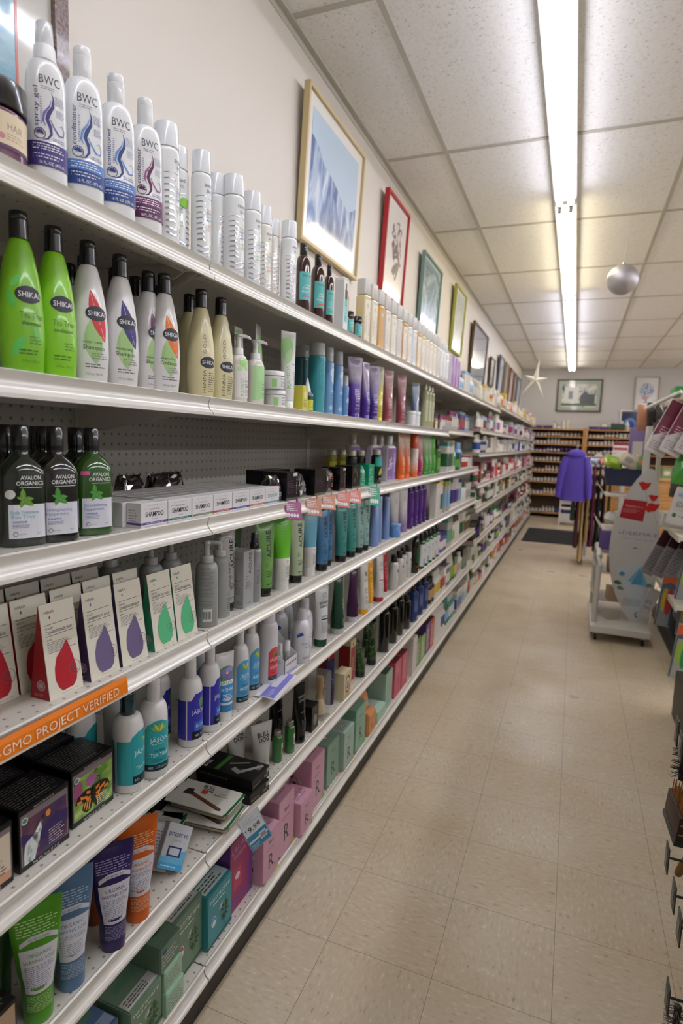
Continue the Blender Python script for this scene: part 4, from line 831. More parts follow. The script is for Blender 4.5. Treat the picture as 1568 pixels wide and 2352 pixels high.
PW = cyl(0, 205, 24, 20, ch=5)
for x, y, h, r, l in ((-.77, 2.36, 1, 1, 'widest periwinkle blue bottle'), (-.84, 2.38, 1.05, 1, 'periwinkle blue bottle behind the widest one'), (-.785, 2.46, .98, .85, 'periwinkle blue bottle, second in the front row'), (-.775, 2.55, .93, .75, 'slim periwinkle blue bottle before the small blue jar')):
    bottle('blue_bottle', l, (x, y, S4), PW, '7f9acb', [(204, 19, 19, 2), (205, 20, 20, 2), (222, 19.5, 19.5, 2), (224, 18, 18, 2)], '93abd6', [('t', 'hydrate', 12, 60, 7, '4b63a6', 60, 'l', PI/2), ('m', 0, 20, 14, 44, 4, '4b63a6')]).scale = (r, r, h*.93)
jarv('blue_jar', 'small round sky blue jar', (-.755, 2.635, S4), 26, 50, 14, '5f93cf', '77a5da', [('m', -6, 14, 20, 34, 3, 'b9d4f0')])
WT = G('9a7fae', 'c9c5c0', .05, .4)
for x, y, l in ((-.785, 2.70, 'pearly white tube with lilac foot, nearest'), (-.775, 2.82, 'pearly white tube with lilac foot, farther')):
    gt((x, y, S4), l, WT, '8a6ea0', 226, 26, '9a94a0', -.4, wt=38)
for i, (y, l) in enumerate(((2.94, 'dark purple bottle, first of four'), (3.04, 'dark purple bottle, second of four'), (3.14, 'dark purple bottle, third of four'), (3.23, 'dark purple bottle, fourth of four'))):
    bottle('purple_bottle', l, (-.775, y, S4), shoulder(205, 24, 24, 12, 18), '4c2078', cyl(205, 225, 17, 16), '43206c', [('t', 'curl', 8, 90, 9, 'b49ad0', 70, 'l', PI/2), ('m', -6, 20, 16, 60, 6, 'a58cc4')]).scale.z = .95
tube('care_tube', 'brown grey patterned tube next to the purple bottles', (-.775, 3.33, S4), 220, 22, G('2c2226', 'a59a98', .2, .8), '1c1618', [('m', -8, 40, 16, 120, 12, '8a7c80')], rz=-.3)
# ================================================================ orange strip on the fourth lip
t = thing('shelf_strip_sign', 'long orange strip sign with white capitals on the shelf lip', 'sign', (-.738, .40, S4))
bm = bmesh.new(); extr(bm, [(.002, -.002), (.0045, -.010), (.0055, -.020), (.0062, -.033), (.0048, -.033), (.0042, -.020), (.0032, -.010), (.0006, -.002)], -.32, .427)
bmesh.ops.recalc_face_normals(bm, faces=bm.faces[:]); finish(bm, 'strip', M('f08018', .35), t, smooth=False)
decal('lettering', t, lambda s, z, w_: Vector((.0057+w_*.001+(-z-.020)*.05*.001, s*.001, z*.001)), [('t', 'NON-GMO PROJECT VERIFIED', 403, -27, 14.5, 'f6e6cf', 292, 'r')], curved=False)

# ================================================================ fifth shelf
def blockprint(d): return [('m', -d, -18, d, 22, 9, '7d7d78')]
def dye(label, loc, W_, D, H, pic, words, rz=0, tp=True):
    return carton('hair_colour_box', label, loc, W_, D, H, '121013', [('r', -W_/2+3, 10, W_/2-3, H-9, '7d6f72')]+pic+[('t', words, 0, 3, 4.6, 'e6e2dc', 52), ('t', 'Natural Botanicals', -2, H-6.5, 2.6, 'd8d4cc', 40), ('e', -W_/2+11, H-20, 6, 6, 'd9e4dc'), ('e', -W_/2+11, H-20, 4.4, 4.4, '4c7c5c')],
        tp=([('m', -W_/2+6, -D/2+4, W_/2-6, D/2-6, 11, '5c5a56'), ('t', 'Color & Conditioner', 0, -D/2+12, 4, '9a968c', 46)] if tp else []), rough=.3, rz=rz)
NIGHT = art('night_sky_picture', [(.35, '2e2258'), (.5, '56304c'), (.65, '6e4650')], 14, 3, .5, coat=.4)
FUR = art('wolf_fur_picture', [(.36, '3c4644'), (.46, '77827e'), (.56, 'c6d0cc'), (.7, 'eef2ee')], 60, 5, 2, (1, 1, .35), coat=.4)
MEADOW = art('meadow_picture', [(.36, '2f4a1c'), (.48, '6f9a38'), (.6, 'a0bc5c'), (.72, 'c8d890')], 24, 3, .8, coat=.4)
DK = [('r', -44, 10, 44, 86, NIGHT), ('p', [(-46, 64), (-10, 50), (20, 66), (46, 60), (46, 40), (10, 30), (-46, 46)], '35245e'), ('e', 6, 74, 5, 6, 'd98a3c'),
      ('p', [(-42, 10), (-42, 30), (-40, 42), (-36, 48), (-30, 50), (-22, 54), (-16, 62), (-8, 70), (-4, 76), (-3, 66), (-6, 58), (-10, 48), (-12, 36), (-18, 22), (-22, 10)], FUR), ('p', [(-20, 56), (-14, 63), (-8, 69), (-9, 60), (-15, 52)], 'dfe4e0'), ('e', -4, 73, 1.6, 4, '161214'), ('s', [(-12, 30), (-18, 14)], 1.5, 'b02a4c'), ('m', 6, 16, 40, 44, 6, 'c0a8a0')]
BF = [('r', -46, 10, 46, 88, MEADOW), ('e', -36, 64, 10, 20, 'a04a78'), ('e', -6, 72, 13, 9, 'a85a98'), ('e', 20, 78, 16, 7, '5c8a2c')]
for q in range(9): BF.append(('s', [(-4, 60), (-4+18*math.cos(.3+q*.32), 62+20*math.sin(.3+q*.32))], 1.1, 'b06aa0'))
for sgn in (-1, 1):
    BF += [('p', [(-2, 56), (-2+sgn*16, 60), (-2+sgn*36, 54), (-2+sgn*42, 42), (-2+sgn*28, 38), (-2, 42)], '1c1410'), ('p', [(-2, 44), (-2+sgn*20, 40), (-2+sgn*26, 24), (-2+sgn*16, 14), (-2+sgn*6, 16), (-2, 32)], '1c1410')]
    for a, b, c_, d in ((6, 52, 16, 56), (14, 46, 30, 52), (26, 44, 38, 46), (6, 42, 18, 44)): BF.append(('p', [(-2+sgn*a, b), (-2+sgn*c_, d), (-2+sgn*(c_-1), d-6), (-2+sgn*(a+1), b-5)], 'e07a24'))
    for a, b, c_, d in ((5, 36, 10, 18), (10, 38, 16, 20), (16, 36, 22, 24)): BF.append(('p', [(-2+sgn*a, b), (-2+sgn*(a+4), b), (-2+sgn*(c_+2), d), (-2+sgn*c_, d)], 'e59a2c'))
BF += [('s', [(-2, 62), (-2, 24)], 2.4, '14100c'), ('m', 6, 14, 42, 34, 5, 'dfe6d0')]
HO = [('r', -44, 10, 44, 86, 'd3c4ac'), ('e', -20, 60, 24, 26, '9a4a28'), ('e', 8, 66, 12, 20, 'e6ddcf'), ('m', -10, 22, 40, 50, 5, '6a5a4c'), ('r', -44, 10, 44, 24, 'cf9a78')]
dye('black hair colour box picturing a howling wolf', (-.812, .672, S5), 100, 84, 106, DK, 'Net Wt. 4 oz. (113 g)', rz=0)
dye('black hair colour box picturing a monarch butterfly', (-.822, .788, S5), 102, 84, 108, BF, 'Net Wt. 4 oz. (113 g)')
dye('black hair colour box with a tan picture at the left edge', (-.812, .562, S5), 98, 84, 104, HO, 'Net Wt. 4 oz. (113 g)')
for x, y, h, l in ((-.905, .665, 106, 'black hair colour box behind the wolf box'), (-.913, .785, 112, 'black hair colour box behind the butterfly box'), (-.905, .555, 104, 'black hair colour box behind the tan picture box')):
    dye(l, (x, y, S5), 98, 84, h, [], ' ', tp=True) if False else carton('hair_colour_box', l, (x, y, S5), 98, 84, h, '121013', [('m', -40, h-16, 40, h-6, 2, '55534f')], tp=[('m', -42, -36, 42, 36, 10, '5c5a56')], rough=.3)
JS = shoulder(162, 29, 29, 36, 13.5, foot=3, pw=.8)
def jason(label, x, y, c1, its, cap='d9d7d4', h=1, r=1, rz=-.3, pumpb=False, capdark=False, z=S5):
    t = bottle('hair_care_bottle', label, (x, y, z), JS, 'dddbd8', flipcap(162, 46, 14.2, .96), '10343c' if capdark else cap, zs(its, 1.07, 1.1, -1), rz, zref=60, step=4)
    t.scale = (r, r, h); return t
def jlab(c, c2, w1, w2, plant=True, arch=True, fullw=False):
    its = [('p', [(-26, 18), (30, 18), (30, 96), (22, 108), (8, 116), (-6, 116), (-20, 108), (-26, 98)], c)] if arch else [('r', -30, 18, 30, 118, c)]
    if plant: its += [('lf', 2+10*math.cos(a), 94+10*math.sin(a), 9, 2.6, a, q) for a, q in ((.6, '9fb84c'), (1.1, 'd8cf6a'), (1.6, '7fa848'), (2.1, 'c9c860'), (2.6, '8ab04c'))]
    its += [('t', 'JĀSÖN' if False else 'JÄSÖN', 3, 74, 9, 'e6f0ee', 38), ('m', -12, 69, 18, 72, 1, 'cfe4e2'), ('t', w1, 3, 56, 4.6, '123a44', 24), ('t', w2, 3, 46, 6.6, 'eef6f4', 36), ('r', -22, 42, 28, 42.5, '123a44'), ('t', 'CONDITIONER', 3, 36, 4, '123a44', 32), ('p', [(-26, 18), (30, 18), (30, 31), (-26, 31)], c2), ('t', 'NO', -14, 22, 5, 'e8eeee', 8), ('m', -6, 22, 22, 28, 2, 'b8c8cc')]
    return its
tl = [('r', -14, 18, 56, 104, '2fa0a6'), ('r', -60, 18, -20, 104, '2fa0a6'), ('p', [(8, 100), (14, 112), (26, 120), (56, 120), (56, 100)], '2fa0a6'), ('t', 'JÄSÖN', 36, 74, 9, 'e6f0ee', 38), ('t', 'TEA TREE', 36, 46, 6, 'eef6f4', 34), ('r', 14, 18, 56, 34, '10343c'), ('t', 'NO', 22, 23, 5, 'e8eeee', 8), ('r', -54, 20, -34, 42, 'e2e2e0')]+[('r', -52+q*2, 24, -52+q*2+.9, 38, '333333') for q in range(8)]+[('lf', 44+8*math.cos(a), 96+8*math.sin(a), 8, 2.4, a, '9fb84c') for a in (.8, 1.6, 2.4)]
jason('tea tree shampoo bottle with teal wrap label and dark cap', -.784, .885, '', tl, capdark=True, r=1.04, rz=-1.1, h=.96)
jason('teal labelled tea tree conditioner bottle with white cap', -.771, .945, '', jlab('2fa5aa', '10343c', 'purifying', 'TEA TREE'), h=1.0, rz=-.55)
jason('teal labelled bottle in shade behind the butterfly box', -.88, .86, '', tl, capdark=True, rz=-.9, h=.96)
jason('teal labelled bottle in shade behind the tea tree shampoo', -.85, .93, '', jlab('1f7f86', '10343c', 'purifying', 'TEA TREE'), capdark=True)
BI = lambda: [('r', -12, 18, 52, 104, '3a37a8'), ('r', -58, 18, -15, 104, '3a37a8'), ('p', [(-6, 100), (6, 118), (52, 122), (52, 100)], '3a37a8'), ('r', 4, 18, 52, 56, '3f6fc4'), ('lf', 22, 98, 13, 7, 1.4, '5f9a3c'), ('t', 'JÄSÖN', 16, 74, 9, 'e6eaf4', 36), ('t', 'BIOTIN', 20, 44, 6, 'e6eef8', 24), ('r', -2, 18, 52, 36, '131c30'), ('t', 'NO', 10, 24, 5, 'e8eeee', 8), ('m', 18, 24, 44, 30, 2, '9aa4b8')]
jason('indigo labelled biotin conditioner bottle in front', -.777, 1.08, '', BI(), r=.95, h=.98, rz=-.75)
jason('indigo labelled biotin bottle set back in shade', -.85, 1.06, '', BI(), r=.95, h=.98, rz=-.5)
jason('indigo labelled hair lotion bottle with spray collar', -.775, 1.155, '', BI(), r=.86, h=1.02, rz=-.45)
HS = [('r', -24, 24, 28, 132, '3c8fc4'), ('e', 2, 118, 22, 20, '5b8f58'), ('e', -4, 122, 9, 9, '8f7fc0'), ('e', 8, 128, 9, 8, 'a094cc'), ('e', 6, 114, 9, 9, '7f6fb4'), ('e', 2, 121, 3, 3, 'e8d84a'), ('r', -22, 92, 26, 102, 'e8e8e2'), ('t', 'JÄSÖN', 2, 93.5, 6.5, '39607c', 34), ('t', 'HI SHINE', 2, 76, 8, 'e8f2f8', 34), ('m', -12, 54, 16, 70, 4, 'd8eaf4'), ('r', -20, 42, 24, 48, 'dfe6ea')]
tube('gel_tube', 'white and blue tube picturing violet flowers', (-.772, 1.215, S5), 172, 20, 'dcdbd8', 'dcdbd8', HS, cap=22, rz=-.5, caprough=.35)
jason('sky blue labelled tall white bottle, nearer of two', -.775, 1.29, '', jlab('4fa3d6', '14343e', 'thick & healthy', 'BIOTIN'), r=.85, h=1.04, rz=-.35)
jason('sky blue labelled tall white bottle, farther of two', -.785, 1.365, '', jlab('4f9fd0', '20404e', 'dandruff', 'RELIEF'), r=.85, h=1.08, rz=-.15)
jason('sky blue labelled bottle in the second row', -.86, 1.24, '', jlab('3f8fc0', '14343e', 'thick', 'BIOTIN'), r=.85, h=1.0, rz=-.35)
BG = shoulder(182, 31, 31, 40, 22, foot=5, pw=.8)
bottle('hair_care_bottle', 'large white bottle with a red jojoba label', (-.784, 1.458, S5), BG, 'd9d8d9', cyl(182, 225, 22, 21), 'd9d8d7', [('p', [(-12, 16), (32, 16), (32, 98), (26, 108), (10, 114), (-4, 108), (-12, 98)], 'd9474e'), ('o', 10, 100, 8, 8.6, 'e88a88'), ('lf', 6, 92, 9, 3, 1.3, '5a9a3c'), ('lf', 14, 90, 8, 3, .5, '3f7f30'), ('e', 16, 86, 3.5, 3.5, '2a2420'), ('t', 'JÄSÖN', 10, 72, 9, 'f4e6e4', 36), ('r', -12, 66, 32, 69, 'b5303c'), ('t', 'JOJOBA', 10, 50, 8, 'f6ece8', 34), ('m', -4, 36, 24, 40, 1, '8a2c34'), ('p', [(-12, 16), (32, 16), (32, 28), (-12, 28)], '1c3a48'), ('m', -8, 19, 26, 25, 2, '9aa8b4')], rz=-.55, zref=60)
# paper sign lying half off the shelf
t = thing('paper_sign', 'white and blue paper sign lying half off the shelf edge', 'sign', (-.742, 1.445, S5+.0035), .12)
bm = bmesh.new(); bbox(bm, -.038, .032, -.09, .09, 0, .0008); bmesh.ops.subdivide_edges(bm, edges=bm.edges[:], cuts=6, use_grid_fill=True)
for v in bm.verts:
    if v.co.x > 0: v.co.z -= v.co.x*v.co.x*6
finish(bm, 'sheet', M('dcdbe2', .5), t)
decal('sheet_print', t, lambda s, z, w_: Vector((-z*.001, s*.001, .0012+w_*.001-(6*z*z*1e-6 if z < 0 else 0))), [('r', -86, -22, 86, 18, '7f80d0'), ('t', 'coupon', -60, -8, 16, 'cfd0f0', 50), ('r', -20, -6, 80, 14, 'd4d4e0')], curved=True, step=8, off=.4)
# white counter display holding small spray bottles
t = thing('counter_display', 'white cardboard counter display with a slanted side and photo front', 'display', (-.79, 1.555, S5))
bm = bmesh.new()
for yy in (-.042, .0405): extr(bm, [(-.045, 0), (.037, 0), (.037, .045), (-.005, .075), (-.045, .125)], yy, yy+.0015)
bbox(bm, .0355, .037, -.042, .042, 0, .045); bbox(bm, -.045, -.0435, -.042, .042, 0, .15); bbox(bm, -.045, .037, -.042, .042, 0, .002)
bmesh.ops.recalc_face_normals(bm, faces=bm.faces[:]); finish(bm, 'tray', M('dedce0', .4), t, smooth=False)
dp = []
for q in range(6): dp += [('e', -28+q*11.5, 31, 2.6, 3.4, 'c99a80'), ('r', -31+q*11.5, 12, -25+q*11.5, 28, 'e9e6e6'), ('p', [(-30+q*11.5, 34), (-26+q*11.5, 34), (-25.5+q*11.5, 29), (-30.5+q*11.5, 29)], '3a2a24' if q % 2 else '8a5a3c')]
decal('front_print', t, lambda s, z, w_: Vector((37+w_, s, z))*.001, [('r', -40, 1, 40, 6, '9fb0e0'), ('m', -30, 6, 30, 11, 1, '6a6c90')]+dp, curved=False)
decal('header_print', t, lambda s, z, w_: Vector((-43.5+w_, s, z))*.001, [('t', 'AMBER', 0, 136, 6, 'c89a4a', 40), ('m', -30, 122, 30, 132, 2, '8a8a90')], curved=False)
decal('side_print', t, lambda s, z, w_: Vector((s, -42-w_, z))*.001, [('p', [(-40, 8), (-8, 6), (-24, 30), (-34, 60), (-43, 70)], '2f1c18'), ('m', -4, 38, 24, 50, 3, '8c8a90')], curved=False)
for i, (x, y) in enumerate(((-.785, 1.54), (-.775, 1.572), (-.81, 1.555))):
    bottle('travel_spray', ('small clear spray bottle in the counter display, left one', 'small clear spray bottle in the counter display, right one', 'small clear spray bottle at the back of the counter display')[i], (x, y, S5+.0025), shoulder(56, 10, 10, 8, 7), M('b9b6b2', .1, coat=1), cyl(56, 88, 8.5, 8), 'e2e0de', [('r', -8, 8, 10, 40, '8a8684')])
HY = shoulder(138, 29, 29, 38, 13, foot=4)
def hyal(label, x, y, w_, h=1): 
    o = bottle('hair_care_bottle', label, (x, y, S5), HY, 'dcdce0', flipcap(138, 36, 16), 'd6d5d6', [('p', [(-34, 96), (-18, 104), (-12, 94), (-24, 90), (-34, 84)], '3c5ca8'), ('t', 'hyalogic', 14, 86, 4.5, 'd8705c', 16), ('t', w_, 2, 62, 9, '8a9ac8', 42), ('m', -6, 52, 22, 57, 1, '4a4c58'), ('m', -14, 16, 22, 24, 2, '6a6c78')], -.4, zref=60); o.scale.z = h
hyal('pearly white shampoo bottle with a blue fin mark, nearest', -.765, 1.648, 'shampoo'); hyal('pearly white bottle right behind the nearest shampoo one', -.79, 1.72, 'conditioner', 1.08)
hyal('pearly white bottle in the second row, left one', -.85, 1.66, ' - ', 1.06); hyal('pearly white bottle in the second row, right one', -.87, 1.74, ' - ', 1.1)
GP = [('e', 8, 176, 9, 9, 'c8c8c6'), ('o', 8, 176, 8.6, 9.4, '4a4c4c'), ('t', 'THE', 0, 160, 5, '2b2d2d', 9), ('t', 'GRANDPA', 3, 148, 9, '2b2d2d', 38, 'c', 0, .015), ('t', 'SOAP CO.', 3, 136, 9, '2b2d2d', 36, 'c', 0, .015), ('t', 'SHAMPOO', 3, 104, 5, '4a4c4c', 30), ('p', [(-14, 94), (20, 94), (20, 99), (-14, 99)], '3a4240'), ('m', -16, 50, 22, 90, 12, '8a8c8c')]
tube('shampoo_tube', 'white tube with bold black lettering and dark green cap', (-.768, 1.812, S5), 208, 24, 'd8d8d6', '14472f', GP, rz=-.35, cap=26, wt=33)
def lowt(label, x, y, col, cap, its=(), H=206, r=24, wt=26, cp=22, rz=-.3, z=S5, lean=0):
    t = tube('shampoo_tube', label, (x, y, z), H, r, col, cap, list(its), rz=rz, cap=cp, wt=wt, caprough=.4); t.rotation_euler.x = lean; return t
IT = [('t', 'Andalou', 14, 70, 9, 'dfe6e0', 60, 'l', PI/2), ('m', 0, 20+14, 10, 60, 4, 'aab8b0')]
lowt('dark green pointed tube with white cap, left one', -.80, 1.885, '123c28', 'b9bab6', (), r=22); lowt('dark green pointed tube with white cap, right one', -.765, 1.96, '123f2a', 'b9bab6', IT, H=212, r=26)
lowt('leaning white tube with plum cap', -.80, 2.075, 'd9d7d2', '5a1c4c', [('m', -6, 40, 16, 150, 14, '77757a')], r=18, H=214, lean=.06)
lowt('dark plum tube with white cap', -.765, 2.12, '3c1440', 'c8c6c6', IT, H=208, r=24)
lowt('white tube with amber yellow cap', -.765, 2.24, 'dbd7cf', 'e2a21c', [('e', 6, 165, 8, 10, '8a8478'), ('t', 'SOAP CO.', 6, 135, 10, '4c4a48', 30), ('m', -8, 40, 18, 110, 9, '77757a'), ('r', -14, 70, 20, 73, 'e2b02c')], H=210)
lowt('amber yellow tube with white cap', -.775, 2.335, 'e2a01c', 'd8d6d0', [('e', 4, 165, 8, 10, 'f2cc7a'), ('t', 'SOAP CO.', 6, 135, 10, 'f6e2b0', 30), ('m', -8, 40, 18, 110, 9, 'f4d48a')], H=212)
lowt('white tube with dark red cap', -.765, 2.45, 'd9d5d0', '9c2430', [('o', 6, 168, 7, 9, '5a5856'), ('t', 'SOAP CO.', 6, 140, 8, '4c4a48', 28), ('r', -16, 96, 20, 100, 'a82c38'), ('m', -8, 40, 18, 90, 7, '77757a')])
lowt('dark red tube with white cap', -.775, 2.55, 'a81c26', 'd8d6d0', [('m', -8, 40, 18, 160, 14, 'd8888a')], H=212, r=22)
WB_ = shoulder(135, 24, 24, 14, 12, foot=3)
for i, (x, y, l) in enumerate(((-.765, 2.68, 'white bottle with black pump cap, first of the row'), (-.77, 2.79, 'white bottle with black pump cap, second of the row'), (-.78, 2.89, 'white bottle with black pump cap, third of the row'), (-.78, 2.98, 'white bottle with black pump cap, fourth of the row'), (-.85, 2.74, 'white bottle with black cap in the second row'))):
    bottle('pump_bottle', l, (x, y, S5), WB_, 'd3d0c8', cyl(135, 170, 15, 14), '191817', [('e', 4, 95, 9, 9, '4f4a44'), ('m', -12, 20, 20, 80, 9, 'a5a29c'), ('r', -16, 44, 20, 48, ['b8b4ae', 'd9c89a', 'd89a8a', '8ab8a4', 'b0aca6'][i])])
bottle('tall_bottle', 'slender black brown bottle with green label', (-.765, 3.09, S5), shoulder(190, 21, 21, 40, 9), M('1c120e', .1, coat=1), cyl(190, 215, 9, 8.5), '141210', [('r', -16, 60, 22, 140, '1f4a2c'), ('r', -16, 30, 22, 46, '6a2c20')])
for i, l in enumerate(('first', 'second', 'third', 'fourth', 'fifth')):
    bottle('herbal_bottle', 'green bottle with white label, %s of the green footed row' % l, (-.765, 3.22+i*.098, S5), shoulder(160, 23, 23, 14, 12, foot=3), M('14602f', .12, coat=1), cyl(160, 200, 14, 13), '17191a' if i else '17191a', [('r', -30, 16, 30, 140, 'dcdcd8'), ('r', -8, 20, 14, 60, ['7fa0d8', '5f9a80', 'd8d8d4', 'e08ab0', 'b09ad0'][i]), ('e', 4, 110, 6, 8, '5a4a40'), ('m', -10, 70, 18, 100, 5, '8c8c8a')])
# ================================================================ sixth shelf
def bron(label, x, y, col, ink='e2e2e6', H=212, rz=-.62, lean=0, r=25, cap=None, z=S6, full=True):
    its = []
    if full: its = [('m', -20, 158, 24, 186, 6, ink), ('p', [(-18, 140), (-6, 148), (10, 148), (24, 140), (24, 148), (10, 157), (-6, 157), (-18, 148)], 'd2d2da'), ('r', -20, 62, 24, 136, 'd6d6de'), ('t', 'DR. BRONNERS', 2, 149.5, 3.4, col, 20), ('t', 'ORGANIC', 2, 122, 6.5, col, 26), ('t', 'SHAVING SOAP', 2, 112, 6, col, 36), ('m', -16, 72, 22, 108, 12, '8a8a98'), ('m', -18, 28, 22, 58, 10, ink)]
    o = tube('shaving_soap_tube', label, (x, y, z), H, r, col, cap or col, zs(its, 1.12, 1), rz=rz, cap=26, wt=41, rough=.35, caprough=.3); o.rotation_euler.y = lean; return o
bron('bright green shaving soap tube at the bottom left', -.778, .655, '4f9a1c', 'bfe09a')
bron('light blue shaving soap tube', -.775, .722, '54789c', 'b8cce0', H=220)
bron('dark indigo shaving soap tube with white panel', -.764, .815, '2b1d5c', 'a8a0d0')
bron('orange shaving soap tube with white panel', -.767, .889, 'd8641c', 'f4c8a0', H=216)
bron('dark green shaving soap tube in shade at the left', -.86, .64, '1e4a1c', full=False); bron('dark indigo shaving soap tube behind the light blue one', -.85, .76, '1c1440', full=False); bron('dark indigo shaving soap tube deep in shade', -.92, .74, '1c1440', full=False); bron('dark orange shaving soap tube behind the front orange one', -.84, .85, 'a84c14', full=False)  # rear tubes: front colours darkened, shelf shade painted into them
carton('hair_colour_box', 'black and cream box in the bottom left corner', (-.79, .545, S6), 90, 84, 108, '14110f', [('r', -42, 6, 42, 100, 'b39a7c'), ('e', 10, 40, 14, 16, 'b0504a')], tp=[('m', -36, -36, 36, 30, 8, '3c5a3a')])
def preserve(label, loc, rz, lean, full=True):
    t = carton('razor_box', label, loc, 62, 22, 92, 'c9cdd0', ([('p', [(-31, 0), (31, 0), (31, 44), (20, 38), (10, 42), (0, 30), (-12, 34), (-22, 22), (-31, 26)], '6fb8dc'), ('r', -31, 0, 31, 13, '4aa8dc'), ('t', 'preserve', 0, 66, 12, '2c2f6c', 50), ('t', 'SHAVE 5', 0, 56, 4.6, '8a9cb4', 22), ('r', -17, 26, 17, 46, '2a2c66'), ('r', -13, 29, 13, 43, 'c4ccd4'), ('m', -24, 4, 24, 9, 1, 'e6f2fa')] if full else [('m', -20, 40, 20, 80, 6, '7a8494'), ('t', 'preserve', 0, 30, 8, '2c2f6c', 40)]), rz=0)
    t.rotation_euler = (rz, lean, -.4); return t
preserve('white and blue razor cartridge box lying tilted on the shelf', (-.782, 1.0, S6+.018), -.6, -.42)
preserve('white razor box leaning behind the tilted blue one', (-.812, .985, S6+.018), -.58, -.42, False); preserve('white razor box, third in the tilted stack', (-.842, .97, S6+.018), -.55, -.4, False); preserve('white razor box, last in the tilted stack', (-.872, .955, S6+.018), -.5, -.4, False)
carton('small_carton', 'small navy box lying behind the orange tube', (-.815, .925, S6), 44, 30, 26, '1c2c5c', [('r', -12, 8, 8, 18, 'c8ccd8')])
def blister(label, cx, cy, z, rz):
    t = thing('razor_blister_pack', label, 'razor pack', (cx, cy, z), rz); L, W_ = .098, .052
    bm = bmesh.new(); bbox(bm, -L, L, -W_, W_, .022, .0245)
    bmesh.ops.bevel(bm, geom=[e for e in bm.edges if abs(e.verts[0].co.z-e.verts[1].co.z) > .001], offset=.012, segments=5, affect='EDGES'); finish(bm, 'card', M('d5d3c8', .4), t)
    bm = bmesh.new(); bbox(bm, -L+.02, L-.004, -W_+.008, W_-.008, 0, .0215); bmesh.ops.bevel(bm, geom=bm.edges[:], offset=.008, segments=4, affect='EDGES'); finish(bm, 'tray', M('bdb49c', .45), t)
    # u runs along the pack (+X local = towards the aisle), v across
    mp = lambda s, q, w_: Vector((s, -q, 24.5+w_))*.001 if False else Vector((s, q, 24.5+w_))*.001
    decal('card_print', t, mp, [('r', 90, -50, 97, 50, '1c6a3c'), ('p', [(-62, -8), (-58, 16), (-40, 18), (-36, 6), (-30, 4), (70, -30), (72, -38), (66, -40), (-36, -6), (-48, -8)], '3a2e26'), ('p', [(-30, 3), (70, -30), (72, -38), (-34, -5)], '7a4a28'), ('e', -8, 14, 10, 7, 'e0482c'), ('t', 'BULL', -6, 34, 11, '1c1c1c', 34, 'c', -.0, .02), ('t', 'DOG', -2, 20, 11, '1c1c1c', 30, 'c', 0, .02), ('t', 'Bamboo Razor', 44, 12, 6, '2c3c30', 44), ('t', 'Original', 44, 22, 5, '6fb04a', 24), ('r', -92, -8, -86, 12, '6f6c66'), ('e', -84, 38, 3, 3, '8a8880')], curved=False, off=.4)
    return t
blister('lower bamboo razor blister pack in the small stack', -.828, 1.205, S6, .10); blister('upper bamboo razor blister pack with a red dot', -.835, 1.222, S6+.026, .02)
blister('bamboo razor blister pack lying farther back in shade', -.93, 1.10, S6, .3)
BS = [('t', 'BASS', -20, 66, 11, 'd8d8d4', 34, 'l', 0, .015), ('r', -64, 36, -40, 76, '3f6a2c')]
def bass(label, x, y, z, rz):
    return carton('razor_box', label, (x, y, z), 92, 186, 32, '131312', [('m', -40, 6, 10, 14, 1, '8a8a88'), ('t', 'BASS', 28, 8, 6, 'cfcfcc', 18), ('r', 30, 16, 44, 28, 'b4b4b4')], [('m', -80, 12, 40, 20, 1, '6a6a68')],
        [('t', 'BASS', -22, 62, 11, 'd8d8d4', 34, 'c', 0, .015), ('r', -40, 22, 40, 36, '3f7a2c'), ('p', [(-34, -38), (-22, -8), (-6, -12), (-16, -34), (36, -78), (30, -84)], 'a5a9ac'), ('s', [(2, 10), (30, -40)], 5, 'c4c8ca'), ('m', 8, -84, 40, -64, 3, 'b8b8b4')], rz=rz)
bass('lower black razor box with a pictured safety razor', -.83, 1.355, S6, -.10); bass('upper black razor box with a pictured safety razor', -.835, 1.362, S6+.0325, -.03)
carton('razor_box', 'black box deep in shade behind the razor packs', (-.98, 1.22, S6), 160, 90, 70, '131315', [('m', -60, 20, 60, 50, 4, '4a4a50')])
t = thing('price_sign', 'white and blue 9.99 price sign hanging from the shelf edge', 'sign', (-.728, 1.262, S6+.004)); t.rotation_euler = (.42, -.1, -.6); t.scale = (.8, .8, .8)
bm = bmesh.new(); bbox(bm, 0, .0014, -.04, .04, -.128, 0); finish(bm, 'card', M('d9dde0', .35), t, smooth=False)
decal('card_print', t, lambda s, z, w_: Vector((1.4+w_, s, z))*.001, [('r', -37, -125, 37, -100, '3c8cb0'), ('r', -37, -100, 37, -68, 'd9dde0'), ('r', -37, -92, 37, -72, '3c8cb0'), ('r', 4, -110, 30, -84, 'dde0e2')]+[('r', 7+q*2.4, -106, 8.2+q*2.4, -90, '33383c') for q in range(9)]+[('t', '$', -30, -54, 9, '2c3136', 5), ('t', '9.99', 2, -62, 19, '2c3136', 46), ('m', -30, -34, 26, -12, 3, 'b8c0c8'), ('r', -39, -127, 39, -125.5, '3c8cb0'), ('r', -39, -127, -37.6, -2, '3c8cb0'), ('r', 37.6, -127, 39, -2, '3c8cb0'), ('m', -34, -122, 0, -106, 3, 'cfe6f0')], curved=False)
def bull(label, x, y, rz):
    o = tube('shave_tube', label, (x, y, S6), 136, 26, 'd0cec8', 'c9c7c2', [('t', 'BULL', 2, 96, 13, '2a2624', 34, 'c', 0, .03), ('t', 'DOG', 2, 81, 13, '2a2624', 30, 'c', 0, .03), ('m', -14, 76, 16, 78, 1, '77746e'), ('t', 'Original', 2, 34, 5, '8fb878', 18), ('m', -12, 18, 14, 30, 3, '9a988f')], rz=rz, cap=10, wt=37); return o
